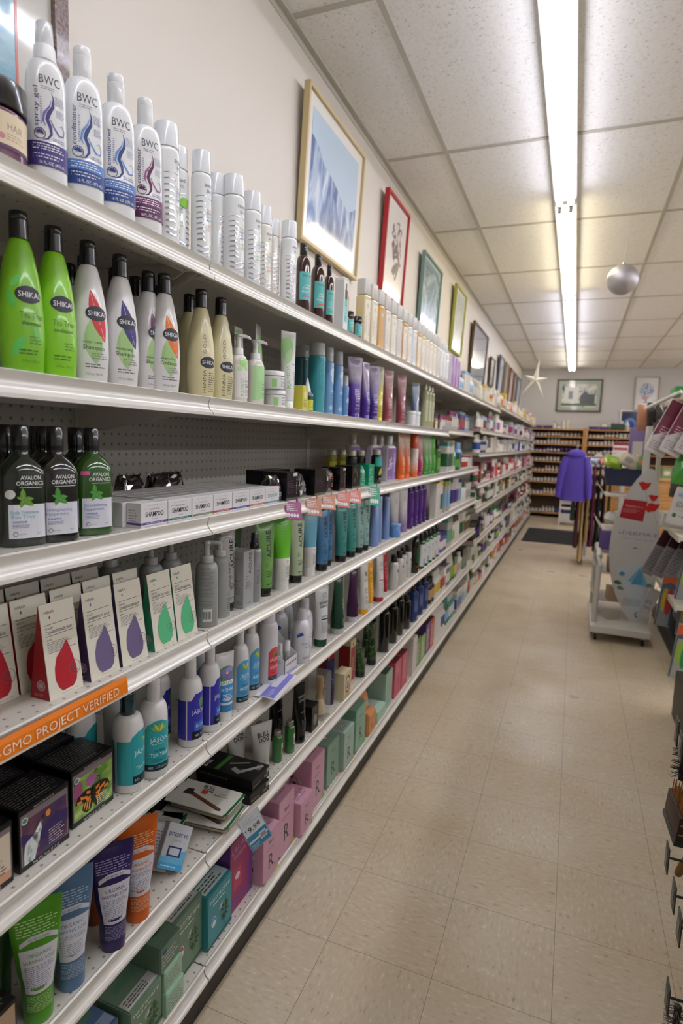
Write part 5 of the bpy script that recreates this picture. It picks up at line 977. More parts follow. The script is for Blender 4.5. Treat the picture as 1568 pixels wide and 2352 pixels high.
bull('white shave tube with bold black lettering, front one', -.815, 1.49, -.5); bull('white shave tube with bold black lettering, rear one', -.885, 1.46, -.4)
GB = shoulder(82, 15, 15, 8, 9, foot=2)
for x, y, h, l in ((-.783, 1.535, 1, 'small green bottle with silver cap, left one'), (-.773, 1.60, 1.05, 'small green bottle with silver cap, right one'), (-.86, 1.56, 1, 'small green bottle behind the white shave tubes')):
    bottle('oil_bottle', l, (x, y, S6), GB, M('1f7a2c', .12, coat=1), cyl(82, 98, 10, 10), 'b8b8b4', [('r', 0, 26, 14, 60, 'd0d4cc'), ('r', 2, 34, 12, 42, 'b03c2c')], capmat=M('b8b8b4', .3, metal=.9)).scale = (1.1, 1.1, h)
def blk(label, x, y, z=S6, H=196, r=24, its=None, rz=-.3): return tube('shave_tube', label, (x, y, z), H, r, '0f0f10', '0c0c0d', its or [('t', 'HERBAN', 4, 150, 8, 'a9a9ac', 30), ('t', 'COWBOY', 4, 138, 8, 'a9a9ac', 30), ('t', 'SHAVE', 4, 100, 6, '8c8c90', 22), ('m', -8, 40, 16, 80, 6, '55555a')], rz=rz, cap=26, wt=28, rough=.25)
blk('tall black shave tube, nearest one', -.777, 1.672); blk('tall black shave tube, second row', -.85, 1.65)
carton('small_carton', 'small black box with a round window', (-.785, 1.765, S6), 56, 54, 88, '131314', [('e', 0, 36, 17, 22, '35332f'), ('e', 0, 36, 14, 19, '8c8678'), ('r', -6, 66, 10, 80, '4a4a4c')])
t = thing('shaving_brush', 'wooden shaving brush in a clear box', 'brush', (-.785, 1.86, S6))
loft('handle', [(150, 9, 9, 2), (148, 13, 13, 2), (120, 15, 15, 2), (100, 12, 12, 2), (84, 10, 10, 2), (76, 14, 14, 2), (70, 14, 14, 2)][::-1], M('c39a62', .35), t, 20)
loft('bristles', [(8, 10, 10, 2), (14, 22, 22, 2), (30, 23, 23, 2), (50, 18, 18, 2), (70, 11, 11, 2)], M('d8c49c', .8), t, 20)
bm = bmesh.new(); bbox(bm, -.03, .03, -.034, .034, 0, .165); finish(bm, 'clear_box', M('f4f4f2', .08, alpha=.16), t, smooth=False)
lowt('slim navy tube between the brush and the red carton', -.79, 1.97, '20204e', '20204e', [('m', -4, 30, 12, 120, 10, '8a8cb8')], H=170, r=17, z=S6)
carton('soap_carton', 'cream carton with a red oval and a portrait', (-.768, 2.045, S6), 78, 44, 108, 'd6caa2', [('e', 0, 58, 26, 36, 'a83030'), ('e', 0, 58, 18, 27, 'e4dcc8'), ('e', 0, 62, 8, 10, '6a5a50'), ('e', 0, 48, 12, 9, '8a7a74'), ('m', -26, 6, 26, 18, 2, '8a8060')])
carton('soap_carton', 'tall red and cream carton, nearer of two', (-.80, 2.17, S6), 60, 54, 190, 'cfc49e', [('r', -26, 20, 26, 160, '9c2430'), ('m', -14, 60, 14, 120, 8, 'd8b0a0'), ('e', 0, 172, 8, 8, 'a83030')], [('r', -24, 20, 24, 170, '8c1c24')])
carton('soap_carton', 'tall red and cream carton, farther one in the second row', (-.868, 2.11, S6), 60, 54, 186, 'cfc49e', [('r', -26, 20, 26, 160, '9c2430')], [('r', -24, 20, 24, 170, '8c1c24')])
for i in range(4):
    lowt('dark green leafy printed bottle tube, %s of four' % ('first', 'second', 'third', 'fourth')[i], -.775-(i % 2)*.05, 2.27+i*.075, art('leafy_green', [(.4, '14241a'), (.55, '2c4f22'), (.7, '7f9a4c')], 40, 4, 1) if i == 0 else bpy.data.materials['leafy_green'], '16241a', [], H=(120, 120, 190, 185)[i], r=22, z=S6, cp=24)
for i, (x, y, h) in enumerate(((-.775, 2.60, 1), (-.775, 2.74, .95), (-.78, 2.87, .98), (-.775, 2.99, .8), (-.86, 2.66, 1.02))):
    bottle('black_bottle', 'tall black bottle with faint label, %s' % ('nearest of the black row', 'second of the black row', 'third of the black row', 'short last one of the black row', 'standing in the second row')[i], (x, y, S6), shoulder(196, 25, 25, 16, 13), M('0e0f0e', .14, coat=1), cyl(196, 225, 15, 14), '0d0d0d', [('r', -4, 60, 24, 150, '23261f'), ('t', 'charcoal', 16, 66, 8, 'b8b49c', 70, 'l', PI/2), ('m', 2, 20, 22, 50, 4, '5f9a4a')]).scale.z = h
for i, (x, y) in enumerate(((-.775, 3.13), (-.78, 3.27), (-.78, 3.40))):
    bottle('navy_bottle', 'navy blue rectangular bottle, %s of three' % ('nearest', 'middle', 'farthest')[i], (x, y, S6), [(0, 20, 28, 5), (3, 23, 31, 5), (160, 23, 31, 5), (168, 18, 24, 4), (172, 12, 12, 2)], '20336e', cyl(172, 198, 14, 13), '23242c', [('r', -18, 50, 22, 130, '2c467f'), ('m', -12, 60, 18, 120, 8, '8a9cc4')])
# ================================================================ base shelf
def pads(label, loc, W_, D, H, col, word, wc, rz=0, flower='2c4a34', tpc=None, kind='pad_box'):
    its = [('r', -W_/2, 4, W_/2, H*.12, col), ('p', [(-W_/2, 2), (W_/2, 10), (W_/2, 16), (-W_/2, 8)], '223a34'), ('t', word, 0, H*.82, H*.09, wc, W_*.8), ('m', -W_*.3, H*.72, W_*.3, H*.78, 1, wc), ('e', -W_*.26, H*.44, 11, 15, 'd8e0dc'), ('e', -W_*.26, H*.46, 8, 10, 'c0504a' if kind == 'pad_box' else '5f8ad0'), ('e', -W_*.25, H*.42, 6, 6, 'e8ecea')]
    for q in range(12): a = q*.55; its.append(('lf', W_*.18+12*math.cos(a), H*.42+20*math.sin(a), 9, 3.4, a, flower if q % 3 else '4f8a34'))
    for q in range(9): a = .2+q*.33; its.append(('s', [(W_*.05, H*.56), (W_*.05+13*math.cos(a+PI/4), H*.56+13*math.sin(a+PI/4))], 1, 'dfe6da'))
    its.append(('s', [(W_*.2, 10), (W_*.22, H*.66)], 1.6, flower))
    return carton(kind, label, loc, W_, D, H, col, its, [('m', -D*.3, H*.2, D*.3, H*.7, 9, 'c8d4cc')], [('r', -W_*.46, -D*.42, W_*.46, -D*.12, tpc or 'c9c7c4'), ('m', -W_*.4, -D*.38, W_*.4, -D*.16, 3, '4a5a50'), ('r', -W_*.3, D*.1, W_*.35, D*.34, '5f8a70')], rz=rz, bev=2.5)
B7 = S7
pads('large sage green liner box with flower drawing', (-.835, 1.075, B7), 112, 120, 165, '6f8a72', 'natracare', 'd4e0d2')
pads('teal blue liner box with dark flower drawing', (-.825, 1.188, B7), 112, 130, 150, '3b9299', 'natracare', 'd4ecee', flower='232c4c', tpc='c8dcdc', kind='liner_box')
pads('sage green liner box lying low at the left', (-.80, .90, B7), 100, 90, 112, '708c74', 'natracare', 'd4e0d2')
pads('dusty blue liner box in the bottom left corner', (-.82, .79, B7), 100, 90, 108, '5c78a0', 'natracare', 'd4dcf0', flower='2c3c6c', tpc='9fb4d4', kind='liner_box')
carton('pad_box', 'pale green box lying flat, lower of the stacked pair', (-.785, .985, B7), 62, 80, 60, 'a9cdb0', [('m', -28, 8, 28, 48, 6, '8f8a86'), ('r', -31, 0, 31, 8, 'c8e0cc')], bev=2)
carton('pad_box', 'pale green box lying flat, upper of the stacked pair', (-.79, .985, B7+.0605), 62, 80, 50, 'a3c8aa', [('m', -28, 8, 28, 40, 5, '8f8a86')], bev=2)
carton('pad_box', 'dark sage box on top of the pale green stack', (-.80, .98, B7+.111), 70, 90, 62, '64806a', [('m', -30, 10, 30, 44, 4, 'b8b4ae'), ('e', -20, 46, 8, 6, '3c4c80')], tp=[('e', 0, 0, 20, 10, '2f5a2c'), ('e', 20, 10, 10, 8, 'c8ccd0')], bev=2)
PM = G('7a3f98', 'c03060', .1, .9)
carton('pad_box', 'tall purple and crimson box behind the price sign', (-.835, 1.31, B7), 118, 128, 205, '6c4090', [('r', -58, 0, 58, 205, 'a03068'), ('p', [(30, 0), (59, 0), (59, 205), (48, 205)], '7a4098'), ('t', 'LAUREL', -4, 170, 16, 'c09ad0', 90), ('m', -40, 150, 40, 164, 2, 'd8a0c0'), ('r', -40, 60, 0, 120, 'c23c60'), ('e', -20, 96, 12, 10, 'e8d4dc'), ('m', -50, 14, 40, 40, 3, '6a4ab0')], [('m', -56, 10, 56, 190, 40, '8458a8')], [('r', -56, -58, 56, 0, 'a02c54'), ('m', -50, -50, 50, 50, 10, '5c3484')])
def raelb(label, x, y, W_, H, D, col, z=B7, ink='3b2f4a', flow=True, foot='d8c83c'):
    fr = [('t', 'Rael', 0, H*.74, H*.07, ink, W_*.28), ('m', -W_*.3, H*.62, W_*.3, H*.66, 1, '8a6c84'), ('t', 'R', 0, H*.22, H*.3, '2a3a34', W_*.3), ('s', [(-W_*.1, H*.2), (W_*.05, H*.28), (W_*.24, H*.2)], 1.4, '2a3a34'), ('p', [(W_*.3, 0), (W_*.5, 0), (W_*.5, H*.14), (W_*.4, H*.09)], foot), ('p', [(-W_*.5, 0), (-W_*.3, 0), (-W_*.4, H*.05), (-W_*.5, H*.06)], '9a4468')]
    sd = []
    if flow: sd = [('e', -D*.1, H*.5, 8, 9, '4a2c34'), ('e', D*.1, H*.56, 9, 7, 'd8d0cc'), ('e', -D*.2, H*.64, 6, 6, '5a3a40'), ('e', D*.05, H*.30, 8, 10, '3c2a20'), ('e', D*.05, H*.30, 5, 7, 'c89868'), ('s', [(-D*.2, H*.7), (0, H*.6), (D*.1, H*.44)], 1.5, '33232c'), ('e', -D*.15, H*.16, 7, 6, 'd8b090')]
    return carton('pad_box', label, (x, y, z), W_, D, H, col, fr, sd, [('m', -W_*.36, -D*.3, W_*.36, D*.3, 5, '9c7488'), ('r', -8, -D*.2, 6, -D*.1, 'cfd0cc')], bev=1.5)
PKC = 'd3a0b4'
raelb('small pink box nearest the camera, at the shelf front', -.785, 1.428, 98, 150, 88, PKC)
raelb('tall pink box behind the nearest pink one', -.80, 1.545, 106, 188, 100, PKC)
raelb('short pink box between the two tall pink ones', -.775, 1.662, 98, 118, 84, PKC, flow=True, foot='6fbf3a')
raelb('tall pink box before the green boxes', -.81, 1.80, 112, 188, 110, PKC, foot='6fbf3a')
raelb('pink box deep behind the short pink one', -.875, 1.675, 100, 185, 90, 'c48ea4', flow=False)
raelb('mint green box, first of the green ones', -.81, 1.955, 118, 168, 100, '86a894', flow=False, foot='d88a3c')
raelb('pale mint green box with one flap slightly open', -.79, 2.085, 110, 160, 90, 'a5beb0', foot='d8c83c')
raelb('tallest mint green box', -.81, 2.235, 122, 188, 120, '8ab49a', flow=False, foot='6fbf3a')
def soft(label, x, y, z, W_, D, H, col, seed):
    t = rough_pack('soft_pack', label, (x, y, z), W_, D, H, col, seed); return t
soft('orange wrapped soft pack, upper of the pair', -.815, 2.37, B7+.105, 90, 80, 92, 'd8935c', 21); carton('soft_pack', 'orange wrapped soft pack, lower of the pair', (-.785, 2.375, B7), 96, 84, 104, 'dd9a62', [('e', -10, 40, 10, 14, 'b8703c'), ('m', -30, 60, 30, 84, 3, 'b87844'), ('lf', 20, 30, 14, 5, 1.2, 'b8703c')], bev=6)
carton('pad_box', 'flat pale mint pack right of the orange soft packs', (-.79, 2.52, B7), 130, 90, 60, 'b5d8c0', tp=[('r', -50, -20, 50, 20, 'd8e8dc')], bev=4)
carton('pad_box', 'tall mint striped box beside the crimson box', (-.80, 2.66, B7), 110, 90, 182, 'a8c4b2', [('m', -40, 20, 40, 160, 16, '8cac98')], tp=[('r', -50, -40, 50, 40, '4c6a58')])
carton('pad_box', 'tall rose red box, nearer of two', (-.80, 2.81, B7), 118, 94, 186, 'cf5c72', [('t', 'R', 10, 50, 46, '9c3850', 34), ('m', -36, 120, 30, 150, 4, 'e8a0ac')], tp=[('r', -56, -44, 56, 44, '7c2c38')])
carton('pad_box', 'tall rose red box, farther of two', (-.80, 2.94, B7), 112, 94, 184, 'c9566c', [('m', -36, 40, 30, 150, 9, 'e8a0ac')], tp=[('r', -52, -44, 52, 44, '7c2c38')])
carton('display_tray', 'white upright display tray on the base shelf', (-.80, 3.12, B7), 90, 110, 215, 'd9d4cc', [], bev=1)
for i, (c, h, n) in enumerate((('5f8a5c', 170, 'green'), ('8fb860', 150, 'lime'), ('6a3f88', 190, 'violet'), ('c03c3c', 188, 'red'))):
    carton('pad_box', '%s box near the end of the third bay on the base shelf' % n, (-.80, 3.24+i*.12, B7), 108, 90, h, c, [('m', -40, 20, 40, h-30, 9, 'e8e0d0')], tp=[('r', -50, -40, 50, 40, '3c2c34')])

# ================================================================ goods on the farther bays: one small mesh each, copied along the shelf
PC = {}
def proto(kind, cols, h, w_):
    k = (kind, tuple(cols), h, w_)
    if k in PC: return PC[k]
    bm = bmesh.new(); a, b, c = cols
    if kind == 'box':
        rows = [(0, 0), (h*.18, 0), (h*.18, 1), (h*.62, 1), (h*.62, 0), (h*.86, 0), (h*.86, 2), (h, 2)]; prev = None
        for z, m in rows:
            r = [bm.verts.new(Vector((x*w_*.45, y*w_*.5, z))*.001) for x, y in ((1, -1), (1, 1), (-1, 1), (-1, -1))]
            if prev:
                for i in range(4):
                    try: bm.faces.new((prev[i], prev[(i+1) % 4], r[(i+1) % 4], r[i])).material_index = m
                    except ValueError: pass
            else: bm.faces.new(r[::-1])
            prev = r
        bm.faces.new(prev); bmesh.ops.remove_doubles(bm, verts=bm.verts[:], dist=1e-6); sm = False
    else:
        r = w_/2; sm = True
        if kind == 'bottle': p = [(0, r-2, r-2, 2), (2, r, r, 2), (h*.16, r, r, 2), (h*.17, r+.4, r+.4, 2), (h*.55, r+.4, r+.4, 2), (h*.56, r, r, 2), (h*.66, r, r, 2), (h*.73, r*.8, r*.8, 2), (h*.77, r*.45, r*.45, 2), (h*.775, r*.55, r*.55, 2), (h*.99, r*.52, r*.52, 2), (h, r*.4, r*.4, 2)]; bd = [h*.165, h*.555, h*.772]; ml = [0, 1, 0, 2]
        elif kind == 'tube': p = [(0, r*.9, r*.9, 2), (h*.12, r*.92, r*.92, 2), (h*.125, r, r, 2), (h*.3, r, r, 2), (h*.6, r*.72, r*1.08, 2), (h*.9, r*.16, r*1.2, 2), (h, 1, r*1.2, 3)]; bd = [h*.122, h*.45]; ml = [2, 0, 1]
        elif kind == 'jar': p = [(0, r-2, r-2, 2), (2, r, r, 2), (h*.12, r, r, 2), (h*.13, r+.3, r+.3, 2), (h*.62, r+.3, r+.3, 2), (h*.63, r, r, 2), (h*.68, r*.95, r*.95, 2), (h*.69, r*1.04, r*1.04, 2), (h*.97, r*1.04, r*1.04, 2), (h, r*.96, r*.96, 2)]; bd = [h*.125, h*.625, h*.685]; ml = [0, 1, 0, 2]
        else: p = [(0, r-1, r-1, 2), (1, r, r, 2), (h*.1, r, r, 2), (h*.7, r, r, 2), (h*.72, r*.9, r*.9, 2), (h*.99, r*.88, r*.88, 2), (h, r*.8, r*.8, 2)]; bd = [h*.1, h*.71]; ml = [0, 1, 2]
        loftbm(bm, p, 14, bd)
        for f in bm.faces: f.material_index = ml[min(f.material_index, len(ml)-1)]
    me = bpy.data.meshes.new('goods'); bm.normal_update(); bm.to_mesh(me); bm.free()
    for q in cols: me.materials.append(M(q, .3, coat=.3))
    if sm:
        me.polygons.foreach_set('use_smooth', [True]*len(me.polygons)); me.set_sharp_from_angle(angle=.7)
    PC[k] = me; return me
CN = {'e2ded6': 'white', 'd9d3c4': 'cream', '2f6a3c': 'green', '8fb84a': 'lime', 'b8392f': 'red', 'd8752c': 'orange', '5a3a8c': 'purple', '2f4f9a': 'blue', '8db8d8': 'sky blue', '1c1a1c': 'black', '6a4428': 'brown', 'd8b83c': 'yellow', 'd88aa4': 'pink', 'a83c7c': 'magenta', '3f9a94': 'teal', 'b9b6b0': 'grey', 'c49a68': 'tan', '7a2434': 'maroon'}
NC = {v: k for k, v in CN.items()}
KN = {'box': ('carton', 'box'), 'bottle': ('bottle', 'bottle'), 'tube': ('tube', 'tube'), 'jar': ('jar', 'jar'), 'stick': ('stick', 'stick')}
used_labels = set()
ORD = ('first', 'second', 'third', 'fourth', 'fifth', 'sixth', 'seventh', 'eighth', 'ninth', 'tenth', 'eleventh', 'twelfth', 'thirteenth', 'fourteenth', 'fifteenth', 'sixteenth', 'seventeenth', 'eighteenth', 'nineteenth', 'twentieth')
def fill(y0, y1, z, x, runs, where, hmax, pitch=8, facing=0, along=None, rnd=None, grp=None, base=None):
    """runs: list of (kind, body, label colour, cap colour, h, w, how many)"""
    y = y0; seq = []
    for kd, a, b, c, h, w_, n in runs:
        for q in range(n):
            if y+w_*.001+.004 > y1: break
            seq.append((kd, a, b, c, min(h, hmax), w_, y+w_*.0005)); y += w_*.001+.006+(pitch*.001)*rnd.random()
    descs = ['%s %s with %s top' % (a, KN[kd][0], c) if a != c else 'plain %s %s' % (a, KN[kd][0]) for kd, a, b, c, h, w_, yy in seq]
    for i, (kd, a, b, c, h, w_, yy) in enumerate(seq):
        me = proto(kd, (NC[a], NC[b], NC[c]), h, w_)
        loc = (x-.004*rnd.random(), yy, z) if not along else (along[0]+yy, along[1], z)
        o = mesh_ob({'box': 'product_carton', 'bottle': 'product_bottle', 'tube': 'product_tube', 'jar': 'product_jar', 'stick': 'deodorant_stick'}[kd], me, None, loc)
        o.rotation_euler.z = facing+rnd.uniform(-.12, .12)
        same = [j for j in range(len(seq)) if descs[j] == descs[i]]
        lb = '%s, %s on %s' % (descs[i], ORD[min(i, 19)], where)
        assert lb not in used_labels, lb
        used_labels.add(lb); tag(o, lb, KN[kd][1], grp)
R_ = random.Random(5)
def rnd_runs(rnd, pal, hm, n=9):
    out = []
    while n > 0:
        kd = rnd.choices(('box', 'bottle', 'tube', 'jar', 'stick'), (4, 4, 2, 1.6, 1.2))[0]
        a = rnd.choice(pal); b = rnd.choice(pal+['white', 'white']); c = rnd.choice(pal+[a, 'white']); k = rnd.choice((1, 2, 2, 3))
        h = {'box': rnd.choice((110, 140, 160, 185)), 'bottle': rnd.choice((130, 160, 185)), 'tube': rnd.choice((140, 165, 190)), 'jar': rnd.choice((60, 80)), 'stick': rnd.choice((120, 140))}[kd]
        out.append((kd, a, b, c, h, {'box': rnd.choice((58, 72, 90)), 'bottle': rnd.choice((50, 58)), 'tube': rnd.choice((46, 52)), 'jar': 64, 'stick': 52}[kd], k)); n -= k
    return out
W4 = "the fourth bay's "
fill(4.12, 5.05, S1, -.785, [('bottle', 'white', 'sky blue', 'black', 120, 56, 2), ('box', 'white', 'white', 'sky blue', 150, 66, 3), ('bottle', 'white', 'sky blue', 'white', 150, 50, 3), ('box', 'grey', 'white', 'white', 140, 60, 3)], W4+'top shelf', 200, rnd=R_)
fill(3.73, 5.05, 1.535, -.845, [('jar', 'grey', 'white', 'magenta', 78, 66, 3), ('jar', 'grey', 'grey', 'red', 80, 66, 3), ('bottle', 'grey', 'white', 'magenta', 130, 60, 3), ('tube', 'pink', 'white', 'red', 120, 50, 2), ('box', 'purple', 'red', 'sky blue', 140, 50, 4), ('box', 'sky blue', 'white', 'blue', 130, 50, 3)], W4+'second shelf', 190, rnd=R_)
fill(3.74, 5.04, S3, -.785, [('box', 'white', 'green', 'teal', 190, 80, 2), ('box', 'white', 'lime', 'tan', 200, 70, 1), ('bottle', 'white', 'teal', 'white', 170, 50, 2), ('box', 'green', 'lime', 'blue', 120, 90, 1), ('bottle', 'sky blue', 'blue', 'sky blue', 190, 56, 2), ('jar', 'white', 'red', 'white', 80, 70, 3), ('box', 'white', 'white', 'red', 90, 60, 3)], W4+'third shelf', 230, rnd=R_)
fill(3.42, 3.70, S4, -.785, [('box', 'white', 'white', 'cream', 205, 110, 1), ('box', 'white', 'green', 'yellow', 215, 90, 1)], "the third bay's fourth shelf, past the purple bottles", 230, rnd=R_)
fill(3.73, 5.04, S4, -.785, [('box', 'grey', 'sky blue', 'lime', 200, 80, 2), ('box', 'white', 'blue', 'green', 210, 60, 2), ('box', 'white', 'purple', 'white', 200, 60, 3), ('box', 'white', 'sky blue', 'blue', 190, 60, 2), ('bottle', 'white', 'white', 'green', 150, 56, 3), ('box', 'white', 'grey', 'white', 140, 60, 3)], W4+'fourth shelf', 230, rnd=R_)
fill(3.74, 5.04, S5, -.785, [('bottle', 'purple', 'white', 'purple', 130, 56, 3), ('box', 'grey', 'teal', 'teal', 200, 66, 2), ('bottle', 'white', 'lime', 'brown', 170, 56, 2), ('bottle', 'white', 'white', 'brown', 180, 56, 3), ('box', 'white', 'green', 'white', 190, 60, 3), ('box', 'cream', 'brown', 'green', 160, 60, 3)], W4+'fifth shelf', 230, rnd=R_)
fill(3.50, 5.04, S6, -.785, [('bottle', 'black', 'tan', 'black', 160, 60, 2), ('bottle', 'white', 'yellow', 'white', 170, 54, 3), ('box', 'white', 'red', 'white', 150, 60, 2), ('box', 'blue', 'white', 'white', 150, 60, 2), ('tube', 'lime', 'white', 'green', 190, 50, 3), ('box', 'green', 'yellow', 'green', 160, 56, 2), ('bottle', 'white', 'grey', 'white', 150, 56, 3), ('box', 'black', 'green', 'black', 160, 60, 3)], 'the sixth shelf past the navy bottles', 230, rnd=R_)
fill(3.72, 5.04, S7, -.79, [('bottle', 'white', 'white', 'white', 190, 60, 3), ('bottle', 'white', 'blue', 'white', 180, 60, 2), ('bottle', 'green', 'sky blue', 'teal', 180, 60, 2), ('bottle', 'teal', 'white', 'white', 180, 60, 3), ('box', 'grey', 'blue', 'white', 170, 90, 2), ('box', 'white', 'sky blue', 'white', 160, 90, 3)], W4+'base shelf', 250, rnd=R_)
PALS = [['white', 'cream', 'yellow', 'orange', 'white', 'grey'], ['white', 'maroon', 'magenta', 'sky blue', 'grey', 'white'], ['white', 'white', 'grey', 'blue', 'cream'], ['white', 'red', 'maroon', 'green', 'white', 'pink'],
        ['brown', 'white', 'tan', 'green', 'cream', 'black'], ['black', 'green', 'orange', 'white', 'purple', 'maroon'], ['white', 'lime', 'green', 'black', 'purple', 'cream', 'white'], ['orange', 'white', 'purple', 'green', 'red', 'tan', 'white']]
for i in range(6):
    lv = [L4[0] if i == 0 else 1.84]+L4[1:]; nm = ('fifth', 'sixth', 'seventh', 'eighth', 'ninth', 'last')[i]
    for j, z in enumerate(lv):
        gap = (lv[j-1]-z if j else .32)-.045
        runs = rnd_runs(R_, PALS[j], gap*1000, 14)
        fill(FB[i]+.02, FB[i+1]-.02, z, -.79, runs[:9] if i > 2 else runs, "the %s bay's %s shelf" % (nm, ('top', 'second', 'third', 'fourth', 'fifth', 'sixth', 'seventh', 'base')[j]), gap*1000, pitch=26+9*i, rnd=R_)

# ================================================================ back wall shelving in pine
PINE = art('pine_wood', [(.35, 'a8763c'), (.5, 'bd8a4c'), (.65, 'cb9c60')], 9, 5, .6, (6, 6, .7), rough=.45, coat=.1)
PINEH = art('pine_board', [(.35, 'a8763c'), (.5, 'bd8a4c'), (.65, 'cb9c60')], 9, 5, .6, (.7, 6, 6), rough=.45, coat=.1)
BZ = [1.805, 1.655, 1.50, 1.335, 1.152, .935, .73, .47, .10]
for bi, (xa, xb, nm) in enumerate(((-.90, .165, 'left'), (.17, 1.25, 'middle'), (1.255, 2.3, 'right'))):
    t = thing('pine_shelving_unit', '%s pine shelving unit against the back wall' % nm, 'shelving', ((xa+xb)/2, 12.9, 0)); h = (xb-xa)/2
    for s in (-1, 1): box('side_post', s*(h-.02)-.02, s*(h-.02)+.02, -.19, .17, 0, 1.83, PINE, t, .003)
    for z in BZ: box('shelf_board', -h+.04, h-.04, -.18, .17, z-.022, z, PINEH, t, .002)
    box('back_board', -h+.04, h-.04, .172, .18, 0, 1.8, M('5f4a34', .6), t)
    if bi < 2:
        for j, z in enumerate(BZ):
            gap = .30 if j == 0 else BZ[j-1]-z-.03
            pal = [['black', 'purple', 'black'], ['white', 'grey', 'brown'], ['white', 'tan', 'white'], ['black', 'blue', 'purple'], ['black', 'black', 'grey'], ['white', 'grey', 'tan'], ['black', 'white', 'grey'], ['tan', 'white', 'sky blue'], ['black', 'blue', 'grey']][j]
            a = R_.choice(pal); b = R_.choice(pal)
            runs = [('jar', R_.choice(pal), 'white', R_.choice(pal), min(70, gap*1000), 62, 4), ('bottle', R_.choice(pal), 'white', R_.choice(pal), 120, 56, 4), ('jar', a, R_.choice(pal), b, 90, 66, 5)] if j else [('box', 'black', 'purple', 'black', 60, 180, 2), ('bottle', 'cream', 'white', 'tan', 150, 60, 1), ('jar', 'grey', 'white', 'grey', 90, 80, 1), ('bottle', 'cream', 'cream', 'cream', 190, 80, 2)]
            fill(-h+.06, h-.06, z, 0, runs, 'the %s pine unit, %s shelf' % (nm, ('top', 'second', 'third', 'fourth', 'fifth', 'sixth', 'seventh', 'eighth', 'bottom')[j]), gap*1000, facing=-PI/2, along=((xa+xb)/2, 12.86), rnd=R_)
t = thing('mantel_clock', 'round brass clock on top of the middle pine unit', 'clock', (.50, 12.82, 1.806))
bm = bmesh.new(); tubebm(bm, [(0, -.03, .075), (0, .03, .075)], .07, 20); bmesh.ops.recalc_face_normals(bm, faces=bm.faces[:]); finish(bm, 'case', M('a8884a', .3, metal=.5), t)
bm = bmesh.new(); tubebm(bm, [(0, -.034, .075), (0, -.0305, .075)], .055, 20); bmesh.ops.recalc_face_normals(bm, faces=bm.faces[:]); finish(bm, 'dial', M('e4dfd0', .4), t)
box('foot', -.05, .05, -.03, .03, 0, .012, M('6a5030', .4), t)
tag(box('storage_box', .62, .86, 12.75, 12.95, 1.806, 1.93, M('2f4436', .5), bev=.01), 'dark green box on top of the middle pine unit', 'box')
# floor mat
bm = bmesh.new(); bbox(bm, -.655, .30, 9.27, 10.85, 0, .008); bbox(bm, -.625, .27, 9.30, 10.82, .008, .011)
tag(finish(bm, 'floor_mat', M('26262a', .85), smooth=False), 'black rubber floor mat in the aisle before the back shelves', 'mat')
# ================================================================ hanging decorations
t = thing('star_ornament', 'white five pointed paper star hanging over the aisle', 'star', (-.335, 5.0, 1.955), 0)
bm = bmesh.new(); c1 = bm.verts.new((0, -.028, 0)); c2 = bm.verts.new((0, .028, 0)); ring = []
for k in range(10):
    a = PI/2+k*PI/5; r = (.165 if k == 0 else .10 if k in (2, 8) else .155) if k % 2 == 0 else .036
    if k in (4, 6): r = .15
    ring.append(bm.verts.new((r*math.cos(a)*(.95), 0, r*math.sin(a))))
for k in range(10): bm.faces.new((c1, ring[k], ring[(k+1) % 10])); bm.faces.new((c2, ring[(k+1) % 10], ring[k]))
bmesh.ops.recalc_face_normals(bm, faces=bm.faces[:]); finish(bm, 'star', M('efe9dc', .6), t, smooth=False); t.rotation_euler = (0, .12, .15)
bar('thread', [(0, 0, .16), (-.12, 0, 1.065)], .0007, M('d8d8d8', .4), t, 5)
t = thing('ball_ornament', 'silver glitter ball hanging from the ceiling on a thread', 'ornament', (.208, 4.5, 2.565))
bm = bmesh.new(); bmesh.ops.create_uvsphere(bm, u_segments=32, v_segments=20, radius=.099)
m, nt, b = node_mat('silver_glitter'); n = N(nt, 'ShaderNodeTexNoise', i_Scale=400, i_Detail=2); tc = N(nt, 'ShaderNodeTexCoord'); nt.links.new(tc.outputs['Object'], n.inputs['Vector'])
bp = N(nt, 'ShaderNodeBump', i_Strength=.5, i_Distance=.002); nt.links.new(n.outputs[0], bp.inputs['Height']); nt.links.new(bp.outputs[0], b.inputs['Normal'])
b.inputs['Base Color'].default_value = lin('b9b6b8'); b.inputs['Metallic'].default_value = .75; b.inputs['Roughness'].default_value = .42
finish(bm, 'ball', m, t); loft('hanger_cap', cyl(97, 110, 9, 8), M('b8b8ba', .3, metal=.9), t, 14)
bar('thread', [(0, 0, .11), (.012, 0, .462)], .0007, M('dcdcdc', .4), t, 5)
# ================================================================ wheeled display stand with the surfboard shaped sign
TW_ = M('d6d2ca', .4, coat=.2)
t = thing('display_trolley', 'white wheeled display stand with slanted trays', 'display stand', (.40, 5.1, 0))
box('base', -.195, .215, -.42, .40, .068, .118, TW_, t, .006)
for x, y in ((-.15, -.36), (.17, -.36), (-.15, .34), (.17, .34)):
    c = bpy.data.objects.new('caster', None); bpy.data.objects.remove(c)
    bm = bmesh.new(); tubebm(bm, [(x-.011, y, .028), (x+.011, y, .028)], .028, 16); bmesh.ops.recalc_face_normals(bm, faces=bm.faces[:]); w2 = finish(bm, 'caster', M('1a1a1b', .4), t)
    box('caster_fork', x-.016, x+.016, y-.018, y+.018, .045, .07, M('a8a8a8', .3, metal=.7), w2, .003)
bar('side_frame', [(-.165, -.30, .118), (-.165, -.30, .56), (-.165, -.27, .62), (-.165, -.20, .645), (-.165, .18, .645), (-.165, .26, .62), (-.165, .29, .56), (-.165, .29, .118)], .021, TW_, t, 12)
